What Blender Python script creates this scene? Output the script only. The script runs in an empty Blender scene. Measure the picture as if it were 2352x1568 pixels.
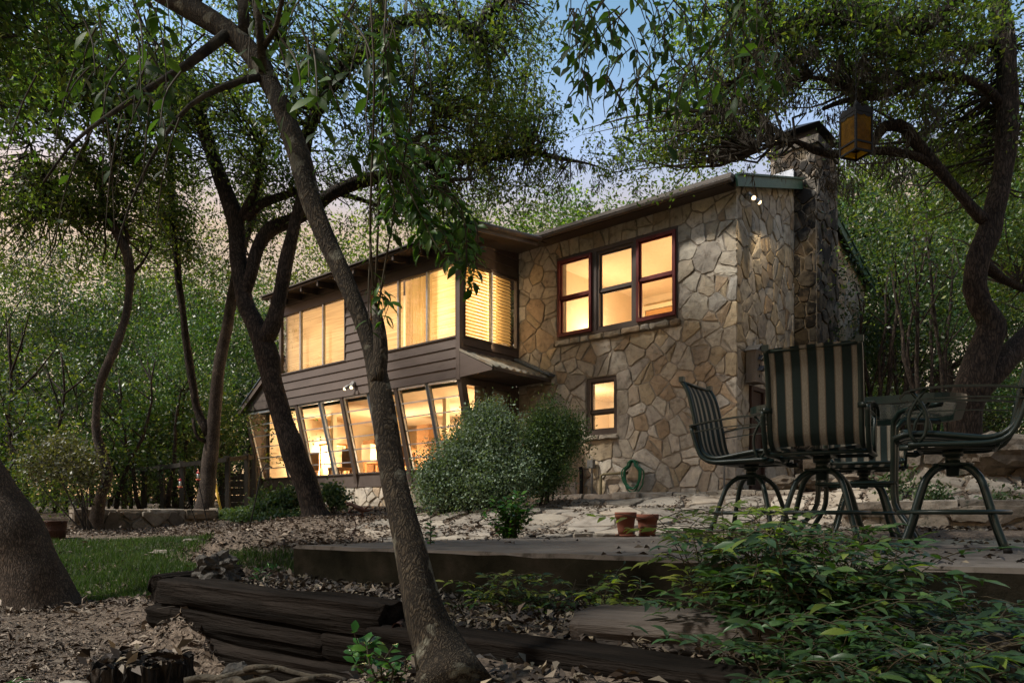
import bpy, math, random
import numpy as np
from mathutils import Vector, Matrix, noise as mnoise
R = math.radians
random.seed(7); rng = np.random.default_rng(7)
scene = bpy.context.scene
COL = scene.collection

# ------------------------------------------------------------------ camera, world, sun, exposure
cam_d = bpy.data.cameras.new('camera'); cam = bpy.data.objects.new('camera', cam_d); COL.objects.link(cam)
cam.location = (0, 0, 0.2); cam.rotation_euler = (R(90), 0, 0)
cam_d.sensor_width = 36; cam_d.lens = 36 * 1733 / 2352; cam_d.shift_y = 398 / 2352
cam_d.clip_start = 0.05; cam_d.clip_end = 600
scene.camera = cam
SUN_DIR = Vector((-0.85, -0.14, 1.05)).normalized()          # towards the sun
SUN_EL = math.asin(SUN_DIR.z); SUN_AZ = math.atan2(SUN_DIR.x, SUN_DIR.y)
world = bpy.data.worlds.new('World'); scene.world = world; world.use_nodes = True
wn = world.node_tree; wn.nodes.clear()
w_out = wn.nodes.new('ShaderNodeOutputWorld'); w_bg = wn.nodes.new('ShaderNodeBackground')
w_sky = wn.nodes.new('ShaderNodeTexSky'); w_sky.sky_type = 'NISHITA'; w_sky.sun_disc = False
w_sky.sun_elevation = SUN_EL; w_sky.sun_rotation = SUN_AZ
w_tc = wn.nodes.new('ShaderNodeTexCoord'); w_sep = wn.nodes.new('ShaderNodeSeparateXYZ')
w_ramp = wn.nodes.new('ShaderNodeValToRGB'); w_mul = wn.nodes.new('ShaderNodeMix'); w_mul.data_type = 'RGBA'; w_mul.blend_type = 'MULTIPLY'
w_mul.inputs[0].default_value = 1.0
w_ns = wn.nodes.new('ShaderNodeTexNoise'); w_ns.inputs['Scale'].default_value = 2.2; w_ns.inputs['Detail'].default_value = 5
w_map = wn.nodes.new('ShaderNodeMapping'); w_map.inputs['Scale'].default_value = (1, 1, 7)
w_ma = wn.nodes.new('ShaderNodeMath'); w_ma.operation = 'MULTIPLY_ADD'; w_ma.inputs[1].default_value = 0.11; 
L = wn.links.new
L(w_tc.outputs['Generated'], w_sep.inputs[0]); L(w_tc.outputs['Generated'], w_map.inputs[0]); L(w_map.outputs[0], w_ns.inputs['Vector'])
L(w_ns.outputs[0], w_ma.inputs[0])
w_ad = wn.nodes.new('ShaderNodeMath'); w_ad.operation = 'SUBTRACT'; w_ad.inputs[1].default_value = 0.055
L(w_sep.outputs[2], w_ad.inputs[0]); L(w_ad.outputs[0], w_ma.inputs[2]); L(w_ma.outputs[0], w_ramp.inputs[0])
cr = w_ramp.color_ramp                                         # dusk band along the horizon, blue above
cr.elements[0].position = 0.0; cr.elements[0].color = (0.55, 0.34, 0.22, 1)
cr.elements[1].position = 1.0; cr.elements[1].color = (0.20, 0.24, 0.26, 1)
for p, c in ((0.29, (0.84, 0.44, 0.22, 1)), (0.345, (1.0, 0.50, 0.24, 1)), (0.385, (0.98, 0.62, 0.43, 1)), (0.43, (0.86, 0.72, 0.62, 1)), (0.50, (0.62, 0.64, 0.57, 1)), (0.57, (0.50, 0.58, 0.51, 1)), (0.70, (0.36, 0.43, 0.42, 1))):
    e = cr.elements.new(p); e.color = c
w_sc = wn.nodes.new('ShaderNodeVectorMath'); w_sc.operation = 'SCALE'; w_sc.inputs['Scale'].default_value = 2.6
L(w_sky.outputs[0], w_mul.inputs[6]); L(w_ramp.outputs[0], w_mul.inputs[7]); L(w_mul.outputs[2], w_sc.inputs[0])
L(w_sc.outputs[0], w_bg.inputs[0]); w_bg.inputs[1].default_value = 0.14
L(w_bg.outputs[0], w_out.inputs[0])
sun_d = bpy.data.lights.new('sun', 'SUN'); sun = bpy.data.objects.new('sun', sun_d); COL.objects.link(sun)
sun_d.energy = 5.0; sun_d.angle = R(6.0); sun_d.color = (1.0, 0.93, 0.83)
sun.rotation_euler = (-SUN_DIR).to_track_quat('-Z', 'Y').to_euler(); sun.location = SUN_DIR * 40
scene.view_settings.view_transform = 'Standard'; scene.view_settings.look = 'None'
scene.view_settings.gamma = 1; scene.view_settings.use_curve_mapping = False
scene.view_settings.exposure = 0.28
scene.render.engine = 'CYCLES'
cy = scene.cycles
cy.max_bounces = 8; cy.diffuse_bounces = 3; cy.glossy_bounces = 3; cy.transmission_bounces = 4; cy.transparent_max_bounces = 12
cy.use_denoising = True; cy.sample_clamp_indirect = 4; cy.caustics_reflective = False; cy.caustics_refractive = False
# ------------------------------------------------------------------ helpers
F_, HZ, U0, CZ = 1733.0, 1182.0, 1176.0, 0.2
def P(u, v, Y):
    return Vector(((u - U0) / F_ * Y, Y, CZ + (HZ - v) / F_ * Y))
def tag(o, label=None, cat=None, group=None, kind=None):
    if label: o['label'] = label
    if cat: o['category'] = cat
    if group: o['group'] = group
    if kind: o['kind'] = kind
    return o
def empty(name, loc=(0, 0, 0), rz=0.0, parent=None):
    o = bpy.data.objects.new(name, None); COL.objects.link(o); o.location = loc; o.rotation_euler = (0, 0, rz)
    o.empty_display_size = 0.2
    if parent: o.parent = parent
    return o
def obj(name, me, mat=None, parent=None, smooth=False):
    if isinstance(me, MB): me = me.mesh(name, smooth)
    o = bpy.data.objects.new(name, me); COL.objects.link(o)
    if mat is not None and len(me.materials) == 0: me.materials.append(mat)
    if parent: o.parent = parent
    return o
def inst(name, me, mw, parent=None):
    o = bpy.data.objects.new(name, me); COL.objects.link(o)
    if parent: o.parent = parent
    o.matrix_basis = mw
    return o
def copy_tree(o, parent=None):
    c = o.copy(); COL.objects.link(c); c.parent = parent
    for ch in list(o.children): copy_tree(ch, c)
    return c
class MB:
    def __init__(s): s.v = []; s.f = []
    def add(s, vs, fs):
        b = len(s.v); s.v += [tuple(x) for x in vs]; s.f += [tuple(i + b for i in f) for f in fs]
    def box(s, a, b, bev=0.0):
        x0, y0, z0 = a; x1, y1, z1 = b
        s.add([(x0,y0,z0),(x1,y0,z0),(x1,y1,z0),(x0,y1,z0),(x0,y0,z1),(x1,y0,z1),(x1,y1,z1),(x0,y1,z1)],
              [(3,2,1,0),(4,5,6,7),(0,1,5,4),(1,2,6,5),(2,3,7,6),(3,0,4,7)])
    def beam(s, p, q, w, h, up=(0, 0, 1)):
        p = Vector(p); q = Vector(q); d = (q - p).normalized(); up = Vector(up)
        x = d.cross(up)
        if x.length < 1e-5: x = d.cross(Vector((1, 0, 0)))
        x.normalize(); y = x.cross(d).normalized()
        c = []
        for e in (p, q):
            for sx, sy in ((-1,-1),(1,-1),(1,1),(-1,1)): c.append(e + x*sx*w/2 + y*sy*h/2)
        s.add(c, [(0,1,2,3),(7,6,5,4),(0,4,5,1),(1,5,6,2),(2,6,7,3),(3,7,4,0)])
    def prism(s, pts, off):
        n = len(pts); off = Vector(off); a = [Vector(p) for p in pts]; b = [p + off for p in a]
        s.add(a + b, [tuple(range(n))[::-1], tuple(range(n, 2*n))] + [(i, (i+1) % n, n + (i+1) % n, n + i) for i in range(n)])
    def quad(s, *pts): s.add(pts, [tuple(range(len(pts)))])
    def tube(s, pts, rad, n=8, cap=True, jit=0.0, rnd=random):
        pts = [Vector(p) for p in pts]; m = len(pts)
        if not hasattr(rad, '__len__'): rad = [rad] * m
        b = len(s.v); prev = None
        for i, p in enumerate(pts):
            d = (pts[min(i+1, m-1)] - pts[max(i-1, 0)])
            d = d.normalized() if d.length > 1e-9 else Vector((0,0,1))
            if prev is None:
                x = d.cross(Vector((0.3, 0.1, 1)) if abs(d.z) < .9 else Vector((1, 0.2, 0))).normalized()
            else:
                x = (prev - d * prev.dot(d))
                x = x.normalized() if x.length > 1e-6 else d.orthogonal().normalized()
            prev = x; y = d.cross(x)
            for k in range(n):
                a = 2*math.pi*k/n; r = rad[i] * (1 + (jit*(mnoise.noise(Vector((math.cos(a)*1.3 + p.x*2, math.sin(a)*1.3 + p.y*2, p.z*2.2)))) if jit else 0))
                s.v.append(tuple(p + x*math.cos(a)*r + y*math.sin(a)*r))
        for i in range(m-1):
            for k in range(n):
                a = b + i*n + k; c = b + i*n + (k+1) % n
                s.f.append((a, c, c+n, a+n))
        if cap:
            s.f.append(tuple(b + k for k in range(n))[::-1]); s.f.append(tuple(b + (m-1)*n + k for k in range(n)))
    def lathe(s, prof, c=(0,0,0), n=16):
        b = len(s.v); m = len(prof)
        for r, z in prof:
            for k in range(n):
                a = 2*math.pi*k/n; s.v.append((c[0]+r*math.cos(a), c[1]+r*math.sin(a), c[2]+z))
        for i in range(m-1):
            for k in range(n):
                a = b+i*n+k; d = b+i*n+(k+1) % n; s.f.append((a, d, d+n, a+n))
        s.f.append(tuple(b+k for k in range(n))[::-1]); s.f.append(tuple(b+(m-1)*n+k for k in range(n)))
    def mesh(s, name, smooth=False):
        me = bpy.data.meshes.new(name); me.from_pydata(s.v, [], s.f)
        if smooth: me.polygons.foreach_set('use_smooth', [True]*len(me.polygons))
        me.update(); return me
def npmesh(name, verts, faces, smooth=False):
    """verts (N,3), faces (M,k)"""
    me = bpy.data.meshes.new(name); verts = np.asarray(verts, np.float32); faces = np.asarray(faces, np.int32); m, k = faces.shape
    me.vertices.add(len(verts)); me.vertices.foreach_set('co', verts.ravel())
    me.loops.add(m*k); me.loops.foreach_set('vertex_index', faces.ravel())
    me.polygons.add(m); me.polygons.foreach_set('loop_start', np.arange(0, m*k, k, dtype=np.int32))
    if smooth: me.polygons.foreach_set('use_smooth', np.ones(m, bool))
    me.update(calc_edges=True); return me
def spline(pts, step=0.15, closed=False):
    """Catmull-Rom through tuples (x, y, z, extra...); returns resampled list"""
    a = [np.array(p, float) for p in pts]
    if len(a) < 3: return a
    a = [2*a[0]-a[1]] + a + [2*a[-1]-a[-2]]
    out = []
    for i in range(1, len(a)-2):
        p0, p1, p2, p3 = a[i-1], a[i], a[i+1], a[i+2]
        n = max(1, int(np.linalg.norm((p2-p1)[:3]) / step))
        for k in range(n):
            t = k/n
            out.append(.5*((2*p1) + (-p0+p2)*t + (2*p0-5*p1+4*p2-p3)*t*t + (-p0+3*p1-3*p2+p3)*t**3))
    out.append(a[-2]); return out
# ------------------------------------------------------------------ materials
def ramp(nt, cols, lo=.3, hi=.7, const=False):
    r = nt.nodes.new('ShaderNodeValToRGB'); e = r.color_ramp.elements; n = len(cols)
    if const: r.color_ramp.interpolation = 'CONSTANT'
    for i, c in enumerate(cols):
        p = lo + (hi-lo)*i/max(1, n-1) if not const else i/n
        if i < 2: e[i].position = p; e[i].color = (*c, 1)
        else: e.new(p).color = (*c, 1)
    if n == 1: e[1].color = (*cols[0], 1)
    return r
def mat(name, cols, scale=5, rough=.8, bump=0.0, bscale=None, rnd=None, rvar=.25, stretch=(1,1,1), spec=.3, metal=0.0, pal=None, mottle=1.0, lo=.3, hi=.7, bstretch=None, bdist=.02, trans=0.0, coords='Object', speck=None, tone=0):
    """noise-ramped colour; rnd 'obj'|'isl' varies value per object or per island; pal = per-piece palette multiplied in"""
    m = bpy.data.materials.new(name); m.use_nodes = True; nt = m.node_tree; nt.nodes.clear(); l = nt.links.new
    out = nt.nodes.new('ShaderNodeOutputMaterial'); b = nt.nodes.new('ShaderNodeBsdfPrincipled')
    tc = nt.nodes.new('ShaderNodeTexCoord'); mp = nt.nodes.new('ShaderNodeMapping'); mp.inputs['Scale'].default_value = stretch
    l(tc.outputs[coords], mp.inputs[0])
    ns = nt.nodes.new('ShaderNodeTexNoise'); ns.inputs['Scale'].default_value = scale; ns.inputs['Detail'].default_value = 7; ns.inputs['Roughness'].default_value = .62
    l(mp.outputs[0], ns.inputs['Vector'])
    rp = ramp(nt, cols, lo, hi); l(ns.outputs[0], rp.inputs[0]); col = rp.outputs[0]
    rs = None
    if rnd == 'obj': rs = nt.nodes.new('ShaderNodeObjectInfo').outputs['Random']
    elif rnd == 'isl': rs = nt.nodes.new('ShaderNodeNewGeometry').outputs['Random Per Island']
    if rs is not None:
        if pal:
            pr = ramp(nt, pal, 0, 1, const=True); l(rs, pr.inputs[0])
            mx = nt.nodes.new('ShaderNodeMix'); mx.data_type = 'RGBA'; mx.blend_type = 'MULTIPLY'; mx.inputs[0].default_value = mottle
            l(pr.outputs[0], mx.inputs[6]); l(col, mx.inputs[7]); col = mx.outputs[2]
        h = nt.nodes.new('ShaderNodeHueSaturation')
        w = nt.nodes.new('ShaderNodeMath'); w.operation = 'MULTIPLY'; w.inputs[1].default_value = 7.31; l(rs, w.inputs[0])
        fr = nt.nodes.new('ShaderNodeMath'); fr.operation = 'FRACT'; l(w.outputs[0], fr.inputs[0])
        mr = nt.nodes.new('ShaderNodeMapRange'); mr.inputs[3].default_value = 1-rvar; mr.inputs[4].default_value = 1+rvar
        l(fr.outputs[0], mr.inputs[0]); val = mr.outputs[0]
        if tone:
            oi = nt.nodes.new('ShaderNodeObjectInfo'); m2 = nt.nodes.new('ShaderNodeMapRange'); m2.inputs[3].default_value = 1-tone; m2.inputs[4].default_value = 1+tone; l(oi.outputs['Random'], m2.inputs[0])
            mm = nt.nodes.new('ShaderNodeMath'); mm.operation = 'MULTIPLY'; l(val, mm.inputs[0]); l(m2.outputs[0], mm.inputs[1]); val = mm.outputs[0]
            hm = nt.nodes.new('ShaderNodeMapRange'); hm.inputs[3].default_value = .478; hm.inputs[4].default_value = .522; w3 = nt.nodes.new('ShaderNodeMath'); w3.operation = 'MULTIPLY'; w3.inputs[1].default_value = 5.7; l(oi.outputs['Random'], w3.inputs[0]); f3 = nt.nodes.new('ShaderNodeMath'); f3.operation = 'FRACT'; l(w3.outputs[0], f3.inputs[0]); l(f3.outputs[0], hm.inputs[0]); l(hm.outputs[0], h.inputs['Hue'])
        l(val, h.inputs['Value']); l(col, h.inputs['Color']); col = h.outputs[0]
    if speck:                                                   # blotches of lichen, dirt or soot: (colour, scale, threshold)
        sc, ss, st = speck
        n3 = nt.nodes.new('ShaderNodeTexNoise'); n3.inputs['Scale'].default_value = ss; n3.inputs['Detail'].default_value = 8; n3.inputs['Roughness'].default_value = .7
        l(tc.outputs[coords], n3.inputs['Vector'])
        r3 = ramp(nt, [(0,0,0),(1,1,1)], st-.05, st+.05); l(n3.outputs[0], r3.inputs[0])
        mx = nt.nodes.new('ShaderNodeMix'); mx.data_type = 'RGBA'; l(r3.outputs[0], mx.inputs[0]); l(col, mx.inputs[6]); mx.inputs[7].default_value = (*sc, 1); col = mx.outputs[2]
    l(col, b.inputs['Base Color']); b.inputs['Roughness'].default_value = rough
    b.inputs['Specular IOR Level'].default_value = spec; b.inputs['Metallic'].default_value = metal
    if bump:
        mp2 = nt.nodes.new('ShaderNodeMapping'); mp2.inputs['Scale'].default_value = bstretch or stretch; l(tc.outputs[coords], mp2.inputs[0])
        n2 = nt.nodes.new('ShaderNodeTexNoise'); n2.inputs['Scale'].default_value = bscale or scale*4; n2.inputs['Detail'].default_value = 6; n2.inputs['Roughness'].default_value = .65
        l(mp2.outputs[0], n2.inputs['Vector'])
        bp = nt.nodes.new('ShaderNodeBump'); bp.inputs['Strength'].default_value = bump; bp.inputs['Distance'].default_value = bdist
        l(n2.outputs[0], bp.inputs['Height']); l(bp.outputs[0], b.inputs['Normal'])
    sh = b.outputs[0]
    if trans:
        t = nt.nodes.new('ShaderNodeBsdfTranslucent'); g = nt.nodes.new('ShaderNodeMix'); g.data_type = 'RGBA'; g.blend_type = 'MULTIPLY'; g.inputs[0].default_value = 1
        l(col, g.inputs[6]); g.inputs[7].default_value = (2.0, 2.1, .55, 1); l(g.outputs[2], t.inputs[0])
        ms = nt.nodes.new('ShaderNodeMixShader'); ms.inputs[0].default_value = trans; l(sh, ms.inputs[1]); l(t.outputs[0], ms.inputs[2]); sh = ms.outputs[0]
    l(sh, out.inputs[0]); return m
def bark(name, dark, light, scale=1.0, patch=None):
    """vertical furrowed bark"""
    m = bpy.data.materials.new(name); m.use_nodes = True; nt = m.node_tree; nt.nodes.clear(); l = nt.links.new
    out = nt.nodes.new('ShaderNodeOutputMaterial'); b = nt.nodes.new('ShaderNodeBsdfPrincipled')
    tc = nt.nodes.new('ShaderNodeTexCoord'); mp = nt.nodes.new('ShaderNodeMapping'); mp.inputs['Scale'].default_value = (1, 1, .28)
    l(tc.outputs['Object'], mp.inputs[0])
    vo = nt.nodes.new('ShaderNodeTexVoronoi'); vo.feature = 'DISTANCE_TO_EDGE'; vo.inputs['Scale'].default_value = 34*scale
    nz = nt.nodes.new('ShaderNodeTexNoise'); nz.inputs['Scale'].default_value = 9*scale; nz.inputs['Detail'].default_value = 5
    l(mp.outputs[0], nz.inputs['Vector'])
    mx = nt.nodes.new('ShaderNodeMix'); mx.data_type = 'VECTOR'; mx.inputs[0].default_value = .16
    l(mp.outputs[0], mx.inputs[4]); l(nz.outputs['Color'], mx.inputs[5]); l(mx.outputs[1], vo.inputs['Vector'])
    r = ramp(nt, [dark, light], .0, .28); l(vo.outputs['Distance'], r.inputs[0]); col = r.outputs[0]
    n2 = nt.nodes.new('ShaderNodeTexNoise'); n2.inputs['Scale'].default_value = 5; n2.inputs['Detail'].default_value = 8; l(tc.outputs['Object'], n2.inputs['Vector'])
    r2 = ramp(nt, [(.55,.52,.5), (1.35,1.3,1.25)], .3, .7); l(n2.outputs[0], r2.inputs[0])
    m2 = nt.nodes.new('ShaderNodeMix'); m2.data_type = 'RGBA'; m2.blend_type = 'MULTIPLY'; m2.inputs[0].default_value = 1; l(col, m2.inputs[6]); l(r2.outputs[0], m2.inputs[7]); col = m2.outputs[2]
    if patch:
        n3 = nt.nodes.new('ShaderNodeTexNoise'); n3.inputs['Scale'].default_value = 11; n3.inputs['Detail'].default_value = 6; l(tc.outputs['Object'], n3.inputs['Vector'])
        r3 = ramp(nt, [(0,0,0),(1,1,1)], .58, .63); l(n3.outputs[0], r3.inputs[0])
        m3 = nt.nodes.new('ShaderNodeMix'); m3.data_type = 'RGBA'; l(r3.outputs[0], m3.inputs[0]); l(col, m3.inputs[6]); m3.inputs[7].default_value = (*patch, 1); col = m3.outputs[2]
    l(col, b.inputs['Base Color']); b.inputs['Roughness'].default_value = .9; b.inputs['Specular IOR Level'].default_value = .2
    bp = nt.nodes.new('ShaderNodeBump'); bp.inputs['Strength'].default_value = .9; bp.inputs['Distance'].default_value = .02/scale
    ad = nt.nodes.new('ShaderNodeMath'); ad.operation = 'MULTIPLY_ADD'; ad.inputs[1].default_value = .25
    l(n2.outputs[0], ad.inputs[0]); l(vo.outputs['Distance'], ad.inputs[2]); l(ad.outputs[0], bp.inputs['Height']); l(bp.outputs[0], b.inputs['Normal'])
    l(b.outputs[0], out.inputs[0]); return m
def emit(name, col, st):
    m = bpy.data.materials.new(name); m.use_nodes = True; nt = m.node_tree; nt.nodes.clear()
    o = nt.nodes.new('ShaderNodeOutputMaterial'); e = nt.nodes.new('ShaderNodeEmission'); e.inputs[0].default_value = (*col, 1); e.inputs[1].default_value = st
    nt.links.new(e.outputs[0], o.inputs[0]); return m
def glass(name, tint=(1, 1, 1), ior=1.5, rough=.0, extra=.0, wavy=0):
    m = bpy.data.materials.new(name); m.use_nodes = True; nt = m.node_tree; nt.nodes.clear(); l = nt.links.new
    o = nt.nodes.new('ShaderNodeOutputMaterial'); t = nt.nodes.new('ShaderNodeBsdfTransparent'); t.inputs[0].default_value = (*tint, 1)
    g = nt.nodes.new('ShaderNodeBsdfGlossy'); g.inputs['Roughness'].default_value = rough
    f = nt.nodes.new('ShaderNodeLayerWeight'); pw = nt.nodes.new('ShaderNodeMath'); pw.operation = 'POWER'; pw.inputs[1].default_value = 4.5; l(f.outputs['Facing'], pw.inputs[0])
    f.inputs[0].default_value = .5
    a = nt.nodes.new('ShaderNodeMath'); a.operation = 'MULTIPLY_ADD'; a.inputs[1].default_value = .9; a.inputs[2].default_value = .04 + extra; a.use_clamp = True; l(pw.outputs[0], a.inputs[0])
    mx = nt.nodes.new('ShaderNodeMixShader'); l(a.outputs[0], mx.inputs[0]); l(t.outputs[0], mx.inputs[1]); l(g.outputs[0], mx.inputs[2]); l(mx.outputs[0], o.inputs[0])
    if wavy:
        tc = nt.nodes.new('ShaderNodeTexCoord'); n = nt.nodes.new('ShaderNodeTexNoise'); n.inputs['Scale'].default_value = wavy; l(tc.outputs['Object'], n.inputs['Vector'])
        b = nt.nodes.new('ShaderNodeBump'); b.inputs['Strength'].default_value = .15; b.inputs['Distance'].default_value = .02; l(n.outputs[0], b.inputs['Height']); l(b.outputs[0], g.inputs['Normal'])
    return m
# stone palettes (limestone cream, grey, tan, ochre, rust)
PAL = [(.48,.44,.37),(.35,.27,.19),(.40,.33,.23),(.42,.39,.34),(.44,.40,.34),(0.384,0.342,0.282),(0.318,0.288,0.246),(0.408,0.360,0.294),(0.342,0.294,0.228),(0.360,0.294,0.204),(0.294,0.264,0.228),(0.396,0.360,0.312),(0.306,0.234,0.162),(0.354,0.318,0.270),(0.420,0.384,0.324),(0.294,0.246,0.192),(0.360,0.342,0.312)]
MOT = [(.42,.38,.33),(.92,.91,.89),(1.15,1.13,1.08)]
M = {}
for key, r_ in (('stone', 'obj'), ('stone_isl', 'isl')):
    M[key] = mat('field_stone' if r_ == 'obj' else 'field_stone_small', MOT, 9, .92, .65, 38, rnd=r_, rvar=.22, pal=PAL, bdist=.012, lo=.28, hi=.62, speck=((.10,.09,.075), 13, .70))
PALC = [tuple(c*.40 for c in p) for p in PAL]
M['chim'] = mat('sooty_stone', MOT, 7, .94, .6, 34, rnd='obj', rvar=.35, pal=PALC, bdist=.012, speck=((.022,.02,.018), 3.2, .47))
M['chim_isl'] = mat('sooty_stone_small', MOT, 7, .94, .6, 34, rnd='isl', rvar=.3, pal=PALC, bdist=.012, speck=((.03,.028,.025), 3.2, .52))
M['mortar'] = mat('mortar', [(0.200,0.173,0.138),(0.312,0.269,0.219)], 12, .95, .5, 60)
M['ledge'] = mat('ledge_stone', MOT, 6, .92, .6, 24, rnd='obj', rvar=.2, pal=[(.30,.26,.21),(.34,.30,.25),(.26,.22,.18),(.36,.33,.29),(.29,.24,.18)], bdist=.02, speck=((.07,.07,.05), 8, .66))
M['wall_dark'] = mat('shaded_wall_stone', MOT, 6, .94, .6, 24, rnd='obj', rvar=.25, pal=[(.16,.135,.11),(.19,.165,.135),(.13,.11,.09),(.21,.185,.155),(.15,.12,.09)], bdist=.02, speck=((.04,.04,.028), 7, .60))  # ledge stone with the oak canopy's shade put into its colour
M['flag'] = mat('flag_stone', MOT, 4, .9, .5, 22, rnd='obj', rvar=.18, pal=[(.24,.215,.185),(.27,.24,.20),(.20,.18,.155),(.25,.215,.175)], bdist=.015, speck=((.10,.085,.06), 6, .66))
M['siding'] = mat('brown_painted_wood', [(.088,.066,.056),(.118,.09,.077)], 6, .62, .25, 60, rnd='obj', rvar=.07, stretch=(.25,1,1), bdist=.006, bstretch=(.06,1,1))
M['trim'] = mat('brown_trim_paint', [(.07,.053,.045),(.10,.077,.065)], 6, .6, .2, 40, bdist=.005)
M['soffit'] = mat('brown_soffit_wood', [(.06,.045,.037),(.09,.068,.055)], 5, .75, .25, 30, stretch=(.3,1,1))
M['red'] = mat('dark_red_paint', [(.10,.018,.018),(.16,.03,.028)], 9, .5, .15, 40, bdist=.004)
M['alu'] = mat('aluminium', [(.30,.33,.37),(.45,.48,.52)], 14, .42, metal=.6)
M['steel'] = mat('weathered_roof_metal', [(.15,.15,.13),(.27,.26,.22),(.20,.15,.10)], 4, .5, .1, 20, metal=.4)
M['flashing'] = mat('blue_grey_flashing', [(.10,.13,.17),(.16,.19,.23)], 6, .4, metal=.5)
M['roof'] = mat('dark_roof_metal', [(.05,.045,.042),(.09,.08,.07)], 5, .5, .1, 20, metal=.3)
M['gutter'] = mat('brown_gutter', [(.085,.07,.058),(.12,.10,.085)], 5, .45)
M['green_trim'] = mat('green_fascia_paint', [(.035,.085,.06),(.06,.13,.09)], 7, .5, .15, 30)
M['cap'] = mat('black_metal_cap', [(.015,.015,.018),(.03,.03,.033)], 6, .5, metal=.3)
M['frame'] = mat('dark_green_enamel', [(.006,.014,.012),(.011,.021,.018)], 12, .38, spec=.3)
M['concrete'] = mat('weathered_concrete', [(.075,.062,.052),(.13,.112,.095),(.165,.145,.125)], 3.2, .9, .35, 40, bdist=.01, speck=((.05,.042,.033), 5.5, .60))
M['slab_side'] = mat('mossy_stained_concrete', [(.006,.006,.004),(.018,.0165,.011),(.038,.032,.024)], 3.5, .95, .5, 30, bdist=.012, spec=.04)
M['wood_dark'] = mat('old_railroad_tie', [(.004,.0035,.003),(.012,.010,.0085),(.027,.022,.019)], 14, .95, 1.0, 30, stretch=(.07,1,1), bdist=.05, bstretch=(.06,1,1), rnd='obj', spec=.04)
M['wood_grey'] = mat('grey_timber', [(0.016,0.013,0.010),(0.058,0.048,0.041),(0.092,0.078,0.066)], 18, .9, 1.0, 34, stretch=(.06,1,1), bdist=.02, bstretch=(.08,1,1))
M['post'] = mat('weathered_fence_wood', [(.025,.022,.017),(.055,.047,.036)], 4, .9, .5, 30, stretch=(1,1,.15), rnd='obj')
M['terracotta'] = mat('terracotta', [(.10,.032,.018),(.155,.054,.03)], 7, .85, .2, 40, speck=((.19,.12,.085), 6, .68))
M['rust'] = mat('rusty_metal', [(.035,.016,.012),(.06,.026,.018)], 8, .8, .3, 30)
M['hose'] = mat('green_hose', [(.01,.13,.06),(.015,.18,.08)], 8, .4, spec=.5)
M['pipe'] = mat('grey_pipe', [(.10,.10,.095),(.18,.175,.16)], 8, .6)
M['pipe_tan'] = mat('tan_pipe', [(.12,.10,.05),(.18,.15,.08)], 8, .7)
M['black'] = mat('black_iron', [(.006,.006,.006),(.012,.012,.012)], 9, .7, spec=.2)
M['redp'] = mat('red_plastic', [(.55,.02,.02),(.62,.03,.03)], 5, .35, spec=.5)
M['yellowp'] = mat('yellow_plastic', [(.62,.38,.04),(.7,.45,.06)], 5, .4)
M['birdwood'] = mat('grey_birdhouse_wood', [(.12,.10,.085),(.20,.17,.14)], 6, .85, .4, 30, stretch=(1,1,.2))
M['birdroof'] = mat('slate_blue_metal', [(.07,.08,.10),(.11,.125,.15)], 8, .6)
M['ground'] = mat('mulch_soil', [(.045,.033,.025),(.11,.083,.062),(.21,.165,.125)], 34, .95, .8, 55, bdist=.03, lo=.3, hi=.68)
M['litter'] = mat('dry_leaf_litter', [(.8,.8,.8),(1.15,1.15,1.15)], 5, .75, rnd='isl', rvar=.35, pal=[(0.120,0.092,0.068),(0.168,0.132,0.100),(0.076,0.054,0.040),(0.216,0.176,0.136),(0.136,0.096,0.064),(0.096,0.076,0.060),(0.052,0.038,0.030),(0.184,0.152,0.120)])
M['litter_d'] = mat('dark_leaf_litter', [(.8,.8,.8),(1.15,1.15,1.15)], 5, .6, rnd='isl', rvar=.4, pal=[(.07,.052,.038),(.11,.085,.06),(.04,.03,.024),(.14,.115,.085),(.05,.038,.03),(.20,.16,.105),(.03,.024,.02)])
M['grass'] = mat('grass_blades', [(.7,.8,.7),(1.2,1.2,1.1)], 1.2, .6, rnd='isl', rvar=.3, pal=[(.024,.052,.014),(.034,.068,.017),(.021,.044,.013),(.05,.075,.024)], trans=.25)
def leafmat(name, pal, rough=.50, trans=.38, rvar=.35, rnd='isl', spec=.25, tone=0):
    return mat(name, [(.75,.75,.75),(1.2,1.2,1.2)], .55, rough, rnd=rnd, rvar=rvar, pal=pal, spec=spec, trans=trans, tone=tone)
M['oak'] = leafmat('oak_leaves', [(0.061,0.110,0.031),(0.077,0.127,0.033),(0.050,0.094,0.029),(0.099,0.143,0.039),(0.061,0.094,0.039),(0.132,0.165,0.044),(0.039,0.072,0.026)], .40, .50, rvar=.5, spec=.35, tone=.2)
M['woods'] = leafmat('woods_leaves', [(0.027,0.066,0.017),(0.039,0.082,0.019),(0.022,0.051,0.017),(0.058,0.098,0.022),(0.031,0.058,0.027),(0.078,0.109,0.023),(0.023,0.043,0.020),(0.109,0.140,0.039)], .38, .30, rvar=.62, spec=.4, tone=.42)
M['woods_grey'] = leafmat('grey_green_leaves', [(.08,.09,.05),(.10,.105,.06),(.065,.075,.04),(.12,.115,.075)], .45, .28, rvar=.5, spec=.35, tone=.3)
M['broad'] = leafmat('broad_leaves', [(.028,.060,.018),(.035,.075,.02),(.022,.048,.016),(.05,.10,.024)], .5, .42, rnd='obj', spec=.15)
M['broad_isl'] = leafmat('broad_leaves_small', [(.028,.060,.018),(.035,.075,.02),(.022,.048,.016),(.05,.10,.024)], .5, .40, spec=.15)
M['nandina'] = leafmat('nandina_leaves', [(.028,.062,.022),(.035,.075,.024),(.03,.055,.026),(.055,.10,.025),(.10,.14,.025)], .38, .30, rnd='obj')
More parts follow.
